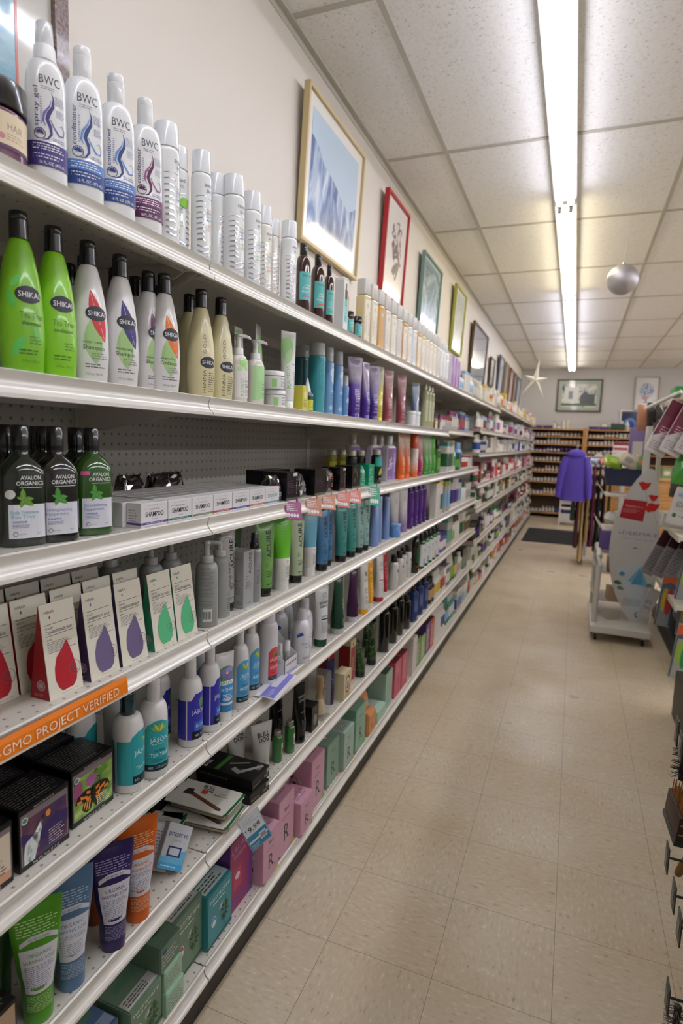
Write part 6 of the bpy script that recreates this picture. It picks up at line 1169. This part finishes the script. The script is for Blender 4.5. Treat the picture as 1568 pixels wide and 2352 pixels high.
box('rear_post', .10, .145, .02, .06, .118, 1.62, TW_, t, .004)
for z, d in ((.24, .3), (.46, .3), (.80, .28), (1.07, .3)):
    bm = bmesh.new(); extr(bm, [(-.20, z+.07), (-.195, z+.075), (-.15, z+.012), (.10, z+.012), (.10, z), (-.155, z)], -.10, .26)
    bmesh.ops.recalc_face_normals(bm, faces=bm.faces[:]); finish(bm, 'tray', TW_, t, smooth=False)
# sign board, standing upright on the base, facing the camera end of the aisle
BY = 4.94
def FB_(pts): return [(x*1000, z*1000) for x, z in pts]
raw = [(0.535, 0.087), (0.462, 0.167), (0.375, 0.318), (0.319, 0.518), (0.305, 0.688), (0.316, 0.849), (0.355, 0.997), (0.414, 1.151), (0.481, 1.26), (0.517, 1.291), (0.557, 1.296), (0.586, 1.226), (0.615, 1.033), (0.635, 0.837), (0.647, 0.606), (0.64, 0.42), (0.625, 0.231), (0.613, 0.099)]
t = thing('sign_board', 'tall white surfboard shaped sign with red poppies and a pictured tube', 'sign', (0, BY, 0))
pts = []
for i in range(len(raw)):
    p0, p1, p2, p3 = (raw[(i+k-1) % len(raw)] for k in range(4))
    for u in (0, .5): pts.append(tuple(.5*((2*p1[k])+(-p0[k]+p2[k])*u+(2*p0[k]-5*p1[k]+4*p2[k]-p3[k])*u*u+(-p0[k]+3*p1[k]-3*p2[k]+p3[k])*u**3) for k in (0, 1)))
bm = bmesh.new(); extr(bm, pts, -.005, .005); bmesh.ops.recalc_face_normals(bm, faces=bm.faces[:]); finish(bm, 'board', M('d2cfcb', .4), t, smooth=False)
mp = lambda s, z, w_: Vector((s, -5-w_, z))*.001
def K(x, z): return (x*1000, z*1000)
def poppy(c, r):
    x, z = c[0]*1000, c[1]*1000
    return [('p', [(x-r, z+r*.5), (x-r*.3, z+r*.7), (x+r*.2, z+r*.5), (x+r, z+r*.55), (x+r*.75, z-r*.1), (x+r*.3, z-r*.7), (x-r*.2, z-r*.8), (x-r*.6, z-r*.2)], 'c8201c')]
a, b_, c_, d_ = (K(*p) for p in ((0.379, 1.063), (0.536, 1.054), (0.518, 0.898), (0.355, 0.921)))
e0, e1, e2, e3 = (K(*p) for p in ((0.372, 0.536), (0.536, 0.589), (0.601, 0.217), (0.529, 0.151)))
f0, f1 = K(*(0.516, 0.194)), K(*(0.592, 0.219))
its = [('p', [d_, c_, b_, a], 'b4202a'), ('t', 'PERFECT 2', (a[0]+c_[0])/2+2, (a[1]+c_[1])/2+22, 12, 'e8c0bc', 120, 'c', -.09), ('m', d_[0]+20, (a[1]+c_[1])/2-20, c_[0]-20, (a[1]+c_[1])/2+14, 3, 'd88a88')]
for c, r in (((0.506, 1.17), 44), ((0.572, 1.083), 34), ((0.578, 1.015), 44), ((0.55, 0.999), 34)): its += poppy(c, r)
its += [('s', [K(*(0.513, 1.151)), K(*(0.533, 1.06))], 2, '7f9a6a'), ('s', [K(*(0.574, 0.991)), K(*(0.618, 0.886))], 2, '7f9a6a')]
dz = K(*(0.485, 0.798))
its += [('t', 'DERMA·E', dz[0]+22, dz[1]-8, 27, '9a84a4', 240, 'c', -.03), ('s', [(dz[0]-126, dz[1]), (dz[0]-116, dz[1]+14), (dz[0]-108, dz[1]), (dz[0]-124, dz[1]+6)], 4, '7f6090'), ('t', 'Positive. Clean. Beauty', dz[0]+6, dz[1]-42, 15, 'a9a2b0', 220, 'c', -.03),
        ('o', dz[0]-4, dz[1]-105, 38, 40, 'b9b2ba'), ('lf', dz[0]-2, dz[1]-105, 18, 6, .1, '8a7098'),
        ('p', [e0, e3, e2, e1], 'c8d4da'), ('p', [(e1[0], e1[1]-30), (e2[0]-2, e2[1]+180), (e2[0]-60, e2[1]+190), (e0[0]+80, e0[1]-100)], '7fb4cc'), ('e', e0[0]+38, e0[1]-50, 20, 18, '4f93b8'), ('p', [(e1[0]-8, e1[1]-60), (e1[0]+6, e1[1]-60), (e1[0]+24, e1[1]-170), (e1[0]-60, e1[1]-180)], '4fa0c4'), ('m', e0[0]+60, e3[1]+90, e2[0]-12, e3[1]+150, 6, '8f9aa4'),
        ('p', [(e3[0], e3[1]), (e2[0], e2[1]), (e2[0]-8, e2[1]+52), (e3[0]-10, e3[1]+34)], '3a7ea4')]
for p, r, c in (((0.379, 0.417), 20, '3c6a50'), ((0.401, 0.375), 18, '6f9a84'), ((0.601, 0.417), 18, '6f9a70'), ((0.472, 0.288), 12, 'a9c4b4')): its += [('e', p[0]*1000, p[1]*1000, r, r*.8, c), ('e', p[0]*1000+r*.9, p[1]*1000-6, r*.7, r*.6, c)]
p = (0.576, 0.506); its += [('e', p[0]*1000, p[1]*1000, 20, 18, 'e6dcc8'), ('e', p[0]*1000, p[1]*1000, 7, 6, 'd8a848')]
decal('sign_print', t, mp, its, curved=False, off=.6)
# basket with soft packages on the top tray
t = thing('wire_basket', 'dark navy wire basket full of packages on the trolley', 'basket', (.40, 5.32, 1.145))
bm = bmesh.new(); n = 4; A = [(-.165, -.13), (.165, -.13), (.165, .13), (-.165, .13)]; prev = None
for z, k in ((0, .86), (.065, .93), (.13, 1.0)):
    r = [bm.verts.new((x*k, y*k, z)) for x, y in A]
    if prev:
        for i in range(4): bm.faces.new((prev[i], prev[(i+1) % 4], r[(i+1) % 4], r[i]))
    else: bm.faces.new(r[::-1])
    prev = r
m, nt, b = node_mat('basket_mesh'); ck = N(nt, 'ShaderNodeTexChecker', i_Scale=110); tc = N(nt, 'ShaderNodeTexCoord'); nt.links.new(tc.outputs['Object'], ck.inputs[0])
ck.inputs[1].default_value = lin('1c2440'); ck.inputs[2].default_value = lin('3a4468'); nt.links.new(ck.outputs[0], b.inputs['Base Color'])
o = finish(bm, 'basket_body', m, t, smooth=False); sf = o.modifiers.new('s', 'SOLIDIFY'); sf.thickness = .004
bar('basket_rim', [(-.165, -.13, .13), (.165, -.13, .13), (.165, .13, .13), (-.165, .13, .13), (-.165, -.13, .13)], .005, M('141c34', .4), t, 8)
def pillow(kind, label, loc, L, W_, H, col, rot, its=(), seed=1, cat='packet', rough=.2):
    t = thing(kind, label, cat, loc); t.rotation_euler = rot; bm = bmesh.new(); nx, ny = 12, 8; rnd = random.Random(seed); g = {}
    for s in (1, -1):
        for i in range(nx+1):
            for j in range(ny+1):
                u, v = i/nx*2-1, j/ny*2-1; e = (1-abs(u)**3)*(1-abs(v)**3)
                if s == -1 and (i in (0, nx) or j in (0, ny)): g[(s, i, j)] = g[(1, i, j)]; continue
                g[(s, i, j)] = bm.verts.new((u*L/2+rnd.uniform(-.002, .002), v*W_/2+rnd.uniform(-.002, .002), s*H/2*e+rnd.uniform(-.004, .004)*e))
        for i in range(nx):
            for j in range(ny):
                q = [g[(s, i, j)], g[(s, i+1, j)], g[(s, i+1, j+1)], g[(s, i, j+1)]]
                try: bm.faces.new(q if s == 1 else q[::-1])
                except ValueError: pass
    finish(bm, 'bag', M(col, rough, coat=.6) if isinstance(col, str) else col, t, ang=60)
    if its: decal('bag_print', t, lambda a, b, w_: Vector((a*.001, b*.001, H/2*(1-abs(a*.002/L)**3)*(1-abs(b*.002/W_)**3)+.003+w_*.001)), list(its), curved=True, step=12)
    return t
for i, (x, y, z, c, r, l) in enumerate(((.30, 5.28, 1.33, '9cc832', (1.1, .3, .3), 'lime green and white packet on the left of the basket'), (.36, 5.34, 1.36, 'dcdcd6', (1.0, -.2, .6), 'clear white packet standing in the basket'), (.42, 5.27, 1.34, 'c9bfae', (1.2, .5, -.3), 'cream packet across the front of the basket'), (.48, 5.32, 1.33, 'b4b4ae', (.9, .8, .2), 'grey white packet leaning right in the basket'), (.51, 5.27, 1.31, '7aa05c', (1.1, .9, 0), 'green and orange packet at the right end of the basket'))):
    pillow('soft_packet', l, (x, y, z), .15, .11, .045, c, r, [('r', -40, -20, 20, 20, ['c8e27c', 'e8e8e4', '8f8a80', 'd0d0cc', 'd88a5c'][i])], seed=i)
for i, (x, z, c, l) in enumerate(((.30, .90, 'cfccc4', 'heap of small white sachets on the left of the third tray'), (.36, .91, 'c4c0b8', 'white sachets in the middle of the third tray'))):
    pillow('sachet_bundle', l, (x, 5.05, z), .10, .14, .09, c, (.2, .3, .4*i), seed=20+i)
tag(box('purple_carton', .235, .33, 4.99, 5.10, .62+.03, .80, M('6a5296', .5), bev=.004), 'purple box below the third tray of the trolley', 'box')
carton('small_carton', 'small beige carton on the lowest tray of the trolley', (.36, 5.02, .255), 80, 90, 110, 'b59a78', rz=-PI/2+.2)
carton('small_carton', 'brown carton on the second tray of the trolley', (.35, 5.06, .475), 90, 100, 120, '8a6444', rz=-PI/2)
carton('small_carton', 'small cream box standing on the trolley base', (.36, 4.95, .119), 90, 60, 70, 'c4bca8', rz=-PI/2+.4)
t = thing('header_card', 'tall mauve header card with a white panel behind the trolley', 'sign', (.515, 5.9, 1.17))
box('card', -.07, .07, -.005, .005, -.02, .46, M('8a78b0', .5), t, .002); box('white_panel', -.04, .045, -.0075, -.0055, .02, .34, M('d6d2cc', .5), t); box('stand_pole', -.01, .01, .006, .026, -1.15, .40, M('cfcac2', .5), t, .002); box('stand_foot', -.1, .1, -.08, .12, -1.17, -1.15, M('cfcac2', .5), t, .002)
# ================================================================ garment rack, hooded jacket, step stool
t = thing('garment_rack', 'chrome garment rack standing in the aisle', 'rack', (.24, 7.9, 0)); CH = M('b4b4b6', .25, metal=.9)
bar('top_rail', [(-.30, 0, 1.33), (.50, 0, 1.33)], .012, CH, t, 10)
for s in (-.06, .50): bar('post', [(s, .12, .03), (s, .12, 1.2), (s, 0, 1.33)], .012, CH, t, 10); bar('foot_bar', [(s, -.15, .02), (s, .35, .02)], .012, CH, t, 8)
def garment(label, x, col, z0, z1, dy, th=.018, flare=1.3, seed=0, folds=5):
    t = thing('hanging_garment', label, 'garment', (x, 7.9, 0)); rnd = random.Random(seed); bm = bmesh.new(); rings = []
    nz, na = 14, 28
    for k in range(nz+1):
        u = k/nz; z = z1-(z1-z0)*u; hw = dy*(.16+.84*min(1, u*7)**.6)*(1+(flare-1)*u); tk = th*(.5+.9*u)
        ring = []
        for a in range(na):
            q = 2*PI*a/na; y = hw*sgp(math.cos(q), .8); xx = tk*sgp(math.sin(q), .8)+.006*u*math.sin(folds*y/dy*2.2+seed)+.012*u*math.sin(2*u)
            ring.append(bm.verts.new((xx, y, z)))
        rings.append(ring)
    for A, B in zip(rings, rings[1:]):
        for a in range(na): bm.faces.new((A[a], A[(a+1) % na], B[(a+1) % na], B[a]))
    bm.faces.new(rings[0]); bm.faces.new(rings[-1][::-1]); bmesh.ops.recalc_face_normals(bm, faces=bm.faces[:])
    finish(bm, 'cloth', M(col, .85), t, ang=80)
    bar('hanger', [(0, -dy*.5, z1-.02), (0, 0, z1+.03), (0, 0, z1+.06), (0, .02, z1+.085), (0, 0, 1.342)], .003, M('d8d8d6', .3), t, 6)
for i, (x, c, z0, l) in enumerate(((.02, '24382a', .55, 'dark green garment at the left of the rack'), (.075, '4a1f2c', .22, 'maroon garment on the rack'), (.135, 'c9ab7a', .06, 'long beige garment, second from the left'), (.19, 'b5966a', .30, 'shorter tan garment behind the long beige one'), (.25, '6a2450', .25, 'plum garment in the middle of the rack'), (.31, '17161a', .18, 'black garment right of the plum one'), (.37, '1d1a26', .12, 'long near black garment on the rack'), (.44, 'a07a3c', .35, 'mustard brown garment at the right of the rack'))):
    garment(l, x, c, z0, 1.27, .19, seed=i)
t = thing('hooded_jacket', 'bright violet hooded jacket hanging at the end of the rack', 'jacket', (-.02, 7.60, 0)); PV = M('5a46b4', .8); t.scale = (.86, 1, 1); t.location.x = .02
bm = bmesh.new(); rings = []
for z, hx_, hy, n in ((.80, .165, .07, 2.4), (.95, .16, .07, 2.4), (1.10, .15, .07, 2.4), (1.24, .148, .065, 2.4), (1.31, .14, .06, 2.2), (1.355, .10, .055, 2), (1.385, .06, .05, 2)):
    rings.append([bm.verts.new((hx_*sgp(math.cos(q), 2/n)*(1+.05*math.sin(5*q+z*9)), hy*sgp(math.sin(q), 2/n), z)) for q in [2*PI*a/28 for a in range(28)]])
for A, B in zip(rings, rings[1:]):
    for a in range(28): bm.faces.new((A[a], A[(a+1) % 28], B[(a+1) % 28], B[a]))
bm.faces.new(rings[0][::-1]); bm.faces.new(rings[-1]); finish(bm, 'jacket_body', PV, t, ang=80)
for s in (-1, 1): bar('sleeve', [(s*.115, 0, 1.32), (s*.155, -.015, 1.2), (s*.185, -.03, 1.03), (s*.20, -.035, .84)], [.05, .056, .05, .04], PV, t, 14)
bm = bmesh.new(); bmesh.ops.create_uvsphere(bm, u_segments=20, v_segments=12, radius=1)
for v in bm.verts: v.co = Vector((v.co.x*.125, v.co.y*.085, v.co.z*.062+1.355))
finish(bm, 'hood', PV, t, ang=80)
bar('hanger', [(-.10, 0, 1.36), (0, 0, 1.42), (0, 0, 1.46), (.02, .14, 1.47), (.02, .28, 1.345)], .004, M('d8d8d6', .3), t, 6)
t = thing('step_stool', 'white two step plastic stool on the floor by the back shelves', 'stool', (-.03, 11.85, 0)); WP = M('dcd8d4', .4)
for s in (-1, 1):
    bm = bmesh.new(); bb = []
    extr(bm, [(-.24, 0), (-.18, 0), (-.16, .24), (.02, .24), (.04, .56), (.07, .56), (.11, 0), (.17, 0), (.13, .63), (-.02, .63), (-.03, .32), (-.20, .32)], s*.145-.014, s*.145+.014)
    bmesh.ops.recalc_face_normals(bm, faces=bm.faces[:]); bmesh.ops.rotate(bm, verts=bm.verts[:], matrix=Matrix.Rotation(PI/2, 3, 'Z'))
    finish(bm, 'side_frame', WP, t, smooth=False)
box('upper_step', -.13, .13, -.03, .14, .60, .632, WP, t, .008); box('lower_step', -.13, .13, -.22, -.02, .29, .322, WP, t, .008); box('back_panel', -.13, .13, .10, .115, .36, .60, WP, t, .003); box('cross_panel', -.13, .13, -.20, -.185, .05, .22, WP, t, .003)
# ================================================================ counter with clutter in the far right
t = thing('service_counter', 'pine fronted service counter in the far right corner', 'counter', (1.15, 9.6, 0))
box('counter_body', -.70, .9, -.35, .35, 0, 1.02, PINEH, t, .004); box('counter_top', -.73, .93, -.38, .38, 1.02, 1.05, M('c29a62', .35), t, .004)
CT = [(.52, 9.35, 'c08f58', 160, 170, 'brown cardboard box on the left of the counter'), (.55, 9.55, 'b4742f', 220, 200, 'large tan cardboard box behind the first one'), (.74, 9.33, 'cdb68c', 140, 210, 'kraft gift bag standing on the counter'), (.93, 9.4, '9c5430', 120, 120, 'rust coloured box on the counter'), (1.07, 9.32, 'c9c4bc', 130, 90, 'small white box on the counter'), (.66, 9.65, '8d9cab', 150, 240, 'grey blue box at the back of the counter'), (1.22, 9.45, '7a8f5a', 130, 150, 'olive box on the counter')]
for x, y, c, w_, h, l in CT: carton('counter_box', l, (x, y, 1.05), w_, 110, h, c, [('r', -w_*.3, h*.3, w_*.3, h*.7, 'd9d0c0')], rz=-PI/2+R_.uniform(-.2, .2))
pillow('soft_packet', 'peach coloured soft packet on the counter boxes', (.62, 9.28, 1.10), .16, .13, .07, 'd8a080', (.3, .2, 0), seed=31); pillow('soft_packet', 'white tissue packet on the counter', (.86, 9.2, 1.09), .16, .12, .07, 'dedad4', (.4, 0, .3), seed=32)
t = thing('card_spinner', 'red and white printed card display on the counter', 'display', (.64, 9.02, 1.15)); its = [('r', -150, 340, 150, 385, '8f2c3c'), ('r', -140, 275, 30, 310, 'a84450')]
for q in range(6): its += [('m', -140, 20+q*40, 140, 45+q*40, 2, 'b05a50' if q % 2 else 'c9a08a')]
box('card_rack', -.15, .15, -.02, .02, 0, .385, M('e0d8d0', .5), t, .003); decal('rack_print', t, lambda s, z, w_: Vector((s, -20-w_, z))*.001, its, curved=False, off=.6)
box('stand_leg', -.03, .03, -.015, .015, -1.13, 0, M('8a8a8a', .4), t); box('stand_foot', -.16, .16, -.16, .16, -1.15, -1.13, M('6a6a6a', .4), t, .004)
# low table under the heap left of the trolley
t = thing('side_table', 'small white table heaped with toys before the counter', 'table', (.42, 8.6, 0))
box('table_top', -.22, .22, -.2, .2, 1.20, 1.225, M('d4cfc8', .4), t, .004)
for x in (-.2, .2):
    for y in (-.18, .18): box('leg', x-.014, x+.014, y-.014, y+.014, 0, 1.2, M('c9c4bc', .4), t)
for i, (x, y, z, c, l) in enumerate(((.27, 8.52, 1.27, 'b8c4e0', 'pale blue plush bundle at the left of the small table'), (.38, 8.45, 1.26, 'd0653c', 'orange red plush bundle on the small table'), (.50, 8.52, 1.27, 'cfc8bc', 'cream plush bundle on the small table'), (.42, 8.66, 1.31, '8fa6c4', 'grey blue plush bundle at the back of the small table'), (.31, 8.66, 1.30, 'e0dcd6', 'white plush bundle at the back of the small table'))):
    pillow('plush_bundle', l, (x, y, z), .16, .14, .10, c, (.3*i, .2, .5*i), seed=50+i, rough=.7)
# ================================================================ gondola of hanging packets on the right
def side_gondola(name, label, xf, xb, y0, y1, top_, kickh, kickx):
    t = thing(name, label, 'shelving', ((xf+xb)/2, (y0+y1)/2, 0)); o = Vector((-(xf+xb)/2, -(y0+y1)/2, 0))
    def B(nm, *a, m=WHT, b=0): q = box(nm, *a, m, t, b); q.location = o; return q
    B('back_panel', xb-.01, xb, y0+.03, y1-.03, .1, top_-.02, m=PEG); B('kick_plate', kickx, xb, y0+.01, y1-.01, 0, kickh, m=M('22211f', .5))
    for yy in (y0, y1-.03): B('upright', xb-.035, xb+.02, yy, yy+.03, 0, top_, b=.002)
    return t, B
t, B = side_gondola('peg_gondola', 'white pegboard gondola of hanging packets, right of the aisle', .62, .86, 3.98, 5.75, 1.84, .1, .74)
B('front_post', .655, .69, 5.69, 5.725, 0, 1.83, b=.003)
for z, x0 in ((.925, .62), (.50, .64), (1.83, .66)):
    B('shelf', x0+.01, .85, 4.0, 5.73, z-.025, z, b=.002); B('price_channel', x0, x0+.012, 4.0, 5.73, z-.035, z+.003, b=.002)
t, B = side_gondola('peg_gondola', 'near pegboard gondola on the right with long hooks and a black base', .60, .78, -.6, 3.56, 1.3, .25, .605)
tag(carton('ribbon_box', 'green ribbon boxes on top of the right gondola', (.715, 4.95, 1.832), 300, 170, 60, '2c8a3c', [('r', -150, 10, 150, 30, '4cb05c')], rz=PI).__class__ and bpy.data.objects['ribbon_box'], 'green box on top of the right pegboard gondola', 'box')
bar('', [(0, 0, 0), (0, 0, 1)], .01, TW_) if False else None
o = bar('paper_roll', [(.47, 4.95, 1.745), (.66, 4.75, 1.85)], .013, M('dcd6d0', .5), None, 12); tag(o, 'white cardboard tube sticking out over the right gondola', 'tube')
def flatpack(kind, label, loc, W_, H, D, col, rot, fr=(), cat='packet', bev=3):
    t = thing(kind, label, cat, loc); t.rotation_euler = rot; bm = bmesh.new(); bbox(bm, -W_/2e3, W_/2e3, -D/2e3, D/2e3, -H/1e3, 0)
    bmesh.ops.bevel(bm, geom=bm.edges[:], offset=bev/1e3, segments=2, affect='EDGES'); finish(bm, 'pack', M(col, .3, coat=.3) if isinstance(col, str) else col, t)
    if fr: decal('pack_print', t, lambda s, z, w_: Vector((s, -D/2-w_, z))*.001, list(fr), curved=False, off=.5)
    bar('hang_loop', [(0, 0, -.004), (.0, .0, .02), (.012, 0, .028), (.02, 0, .02)], .0015, M('2a2a2c', .3), t, 6)
    return t
BG_ = [('r', -64, -110, 64, -4, '6e1f38'), ('p', [(-64, -110), (64, -110), (10, -190), (-64, -250)], '7a2c44'), ('m', -50, -330, 50, -270, 4, 'a08a94'), ('t', 'nuts', 20, -240, 26, 'b06a50', 60, 'c', .6), ('m', -40, -220, 30, -170, 3, 'c8a0a8')]
for i, (x, y, l) in enumerate(((.60, 4.25, 'maroon and white hanging bag, leftmost of the fanned row'), (.68, 4.22, 'maroon and white hanging bag, second of the fanned row'), (.76, 4.20, 'maroon and white hanging bag, third of the fanned row'))):
    flatpack('hanging_bag', l, (x, y, 1.735), 130, 350, 16, 'cfcac4', (0, .42, .25), BG_)
NB = [(.585, 5.60, 1.72), (.645, 5.56, 1.69), (.515, 5.64, 1.71), (.63, 5.54, 1.56)]
for i in range(4):
    x, y, z = NB[i]; q = bar('peg_wire', [(x-.01, y, z+.125), (.855, y, z+.125)], .003, M('9a9a98', .3, metal=.8)); tag(q, 'steel peg wire carrying the %s bag at the gondola end' % ('nearest dark', 'second dark', 'peach coloured', 'low maroon')[i], 'hook')
    pillow('nut_bag', ('dark printed bag hanging at the gondola end, nearest', 'dark printed bag hanging at the gondola end, second', 'peach coloured bag hanging at the gondola end, third', 'dark maroon bag hanging low at the gondola end')[i], NB[i], .22, .095, .05, ['2c2426', '3c3438', 'c4876c', '4a2a34'][i], (0, 1.45, 1.2), [('r', -50, -25, 50, 25, ['6a5a58', '5a4c50', 'd8a890', '6a4450'][i])], seed=70+i)
pillow('foliage_bag', 'crinkled bright green bag hanging on the right gondola', (.655, 4.25, 1.33), .14, .22, .08, '3f9a2c', (1.4, .2, .3), [('e', 0, 0, 30, 40, '5fbc3c')], seed=80, rough=.15)
pillow('foliage_bag', 'grey crinkled bag hanging behind the white pack', (.70, 4.7, 1.22), .12, .22, .07, '4a4644', (1.4, .1, .2), [('e', 0, 20, 30, 40, '8c8684')], seed=81, rough=.15)
flatpack('hanging_pack', 'white pack with bold black letters and a green dot', (.70, 4.22, 1.20), 170, 240, 26, 'd2cfc8', (0, .22, .15), [('r', -70, -60, 70, -38, '8fb4d4'), ('t', 'EDAMAME', 4, -125, 34, '3a3a3c', 130), ('m', -70, -150, 40, -134, 1, 'b8cca0'), ('e', -55, -180, 13, 14, '4a7a3c'), ('m', -30, -190, 50, -172, 1, '8c8c8c'), ('s', [(-40, -30), (20, -8)], 4, '8a8684'), ('s', [(-20, -34), (50, -10)], 4, '8a8684')])
flatpack('hanging_pack', 'plain white pack tucked under the lettered one', (.64, 4.30, 1.03), 160, 90, 26, 'cfccc6', (0, .1, .15), [('m', -60, -60, 60, -30, 2, '8c8c8c')])
GLV = [('r', -45, -70, 45, -4, 'cf5a34'), ('p', [(-45, -70), (0, -58), (45, -70), (45, -90), (-45, -90)], '4a5a6c'), ('e', -14, -170, 20, 70, '8fae3c'), ('e', 14, -190, 18, 80, '2f8a4c'), ('r', -45, -330, -38, -90, '3c4c5c'), ('r', 38, -330, 45, -90, '3c4c5c')]
GLR = [('r', -45, -60, 45, -4, 'd0602c'), ('p', [(-45, -60), (0, -40), (45, -60), (45, -85), (-45, -85)], '4f6074'), ('e', -18, -160, 14, 80, 'c8a82c'), ('e', 12, -170, 22, 90, 'a82c34'), ('r', 34, -330, 45, -85, '33465c'), ('r', -45, -330, -40, -85, '33465c')]
flatpack('glove_pack', 'green and yellow glove pack with orange top', (.72, 4.05, .86), 95, 330, 14, '8a8c8c', (0, .12, .1), GLV)
flatpack('glove_pack', 'red glove pack with orange top, left one', (.655, 4.32, .62), 95, 340, 14, '7c8488', (0, .10, .1), GLR); flatpack('glove_pack', 'red glove pack with orange top, right one', (.76, 4.22, .60), 95, 340, 14, '7c8488', (0, .08, .1), GLR)
flatpack('glove_pack', 'yellow green pack low at the right edge', (.70, 3.90, .42), 95, 330, 14, '9a9c98', (0, .1, .1), GLV)
for i, (x, y) in enumerate(((.63, 4.42), (.69, 4.38), (.75, 4.34))):
    flatpack('hanging_bag', 'dark maroon topped grey hanging bag, %s of the lower row' % ('left one', 'middle one', 'right one')[i], (x, y, .90), 80, 320, 12, '8f8a8c', (0, .4, .2), [('r', -40, -110, 40, -4, '3c141f'), ('m', -30, -290, 30, -130, 8, '6f6a70')])
flatpack('hanging_pack', 'small white pack leaning on the foot of the sign board', (.635, 4.80, .42), 80, 240, 16, 'bfbdbd', (0, .35, 0), [('m', -30, -120, 30, -90, 2, '4f68b0'), ('t', 'TOFU', 0, -160, 20, '4a4a4e', 50)])
# ================================================================ hooks and brushes hanging in front on the right edge
HK = M('3c3f3e', .3, metal=.6)
def hook(label, y, z, x=.30, wire=.40):
    t = thing('peg_hook', label, 'hook', (x, y, z), 0, None)
    bar('wire_arm', [(0, 0, 0), (.03, 0, 0), (.07, 0, -.012), (wire, 0, -.012)], .0032, HK, t, 8)
    box('tag_plate', -.004, -.0005, -.0215, .0215, -.034, .034, M('2e3734', .35), t, .0012); box('price_window', -.0052, -.004, -.012, .012, -.020, .020, M('59605c', .3), t)
for (y, z), l in (((1.6, 0.409), 'upper hook with dark square plate beside the wooden handle'), ((1.483, 0.393), 'middle hook with dark square plate below the wooden handle'), ((1.396, 0.383), 'hook with dark square plate just under the middle one'), ((1.43, 0.176), 'lowest hook with dark square plate above the grey brush'), ((1.653, 0.723), 'highest hook with pale plate near the black gondola base'), ((1.582, 0.716), 'second highest hook with pale plate at the right edge')):
    hook(l, y, z)
by, bz = (1.726, 0.465)
t = thing('brush_box', 'open brown and green box with wooden bristles showing', 'box', (.345, by+.03, bz-.055), 0); t.rotation_euler = (.12, .05, .1)
box('box_body', -.025, .06, -.07, .055, 0, .075, M('3a201a', .4), t, .002); box('box_foot', -.027, .062, -.072, .057, -.012, .004, M('2c3a34', .4), t, .002); decal('box_print', t, lambda s, z, w_: Vector((s, -70-w_, z))*.001, [('r', -20, 50, 50, 56, 'a08c5c'), ('t', 'BASS', 18, 32, 12, 'a08c5c', 44), ('r', -20, 22, 50, 27, 'a08c5c')], curved=False, off=.4)
bm = bmesh.new()
for i in range(9):
    for j in range(11): x, y = -.018+i*.009, -.055+j*.01; tubebm(bm, [(x, y, .06), (x+R_.uniform(-.004, .004), y, .112)], [.0022, .0012], 5)
bmesh.ops.recalc_face_normals(bm, faces=bm.faces[:]); q = finish(bm, 'bristles', M('b0743c', .5), t); q['kind'] = 'stuff'
hy, hz_ = (1.648, 0.391)
t = thing('bath_brush', 'wooden brush handle hanging at the right edge', 'brush', (.335, hy, hz_-.05))
t.rotation_euler = (0, .32, 0); loft('handle', [(-6, 6, 6, 2), (0, 9.5, 9.5, 2), (20, 10, 10, 2), (80, 8, 8, 2), (120, 9, 9, 2), (122, 5, 5, 2)], M('8a6334', .35), t, 18)
def bristle(label, y, z, col, seed):
    t = thing('hair_brush', label, 'brush', (.33, y, z)); rnd = random.Random(seed); bm = bmesh.new()
    for i in range(120):
        a = rnd.uniform(0, 2*PI); h = rnd.uniform(-.04, .04); tubebm(bm, [(.006*math.cos(a), .006*math.sin(a), h), (.028*math.cos(a), .028*math.sin(a), h+rnd.uniform(-.004, .004))], [.0012, .0006], 4)
    bmesh.ops.recalc_face_normals(bm, faces=bm.faces[:]); q = finish(bm, 'bristles', M(col, .6), t); q['kind'] = 'stuff'
    loft('core', cyl(-45, 45, 8, 8), M('2a2220', .5), t, 12)
y, z = (1.707, 0.613); bristle('black bristled round brush at the right edge', y, z, '141414', 1)
y, z = (1.472, 0.08); bristle('grey bristled round brush at the bottom right corner', y, z, '6e6c6a', 2)


# ================================================================ groups for repeated kinds
kinds = {}
for o in list(bpy.data.objects):
    if o.parent is None and 'label' in o and 'group' not in o and o.name != 'camera': kinds.setdefault(o.name.split('.')[0], []).append(o)
def plural(n):
    n = n.replace('_', ' '); return n+('es' if n.endswith(('x', 's', 'sh')) else 's')
SHN = ('top', 'second', 'third', 'fourth', 'fifth', 'sixth', 'base')
for k, os_ in kinds.items():
    if len(os_) < 2: continue
    for o in os_:
        x, y, z = o.location
        if x < -.7 and k != 'shelving_unit' and y < 12.4 and z < 2:
            i = min(range(7), key=lambda q: abs(LV[q]-z-.01)); sec = 'near bays' if y < 3.716 else ('fourth bay' if y < 5.06 else 'far bays')
            o['group'] = '%s on the %s shelf of the %s' % (plural(k), SHN[i], sec)
        elif y > 12.4 and k.startswith(('product', 'deodorant')): o['group'] = '%s on the pine shelves' % plural(k)
        else: o['group'] = 'the %s' % plural(k)
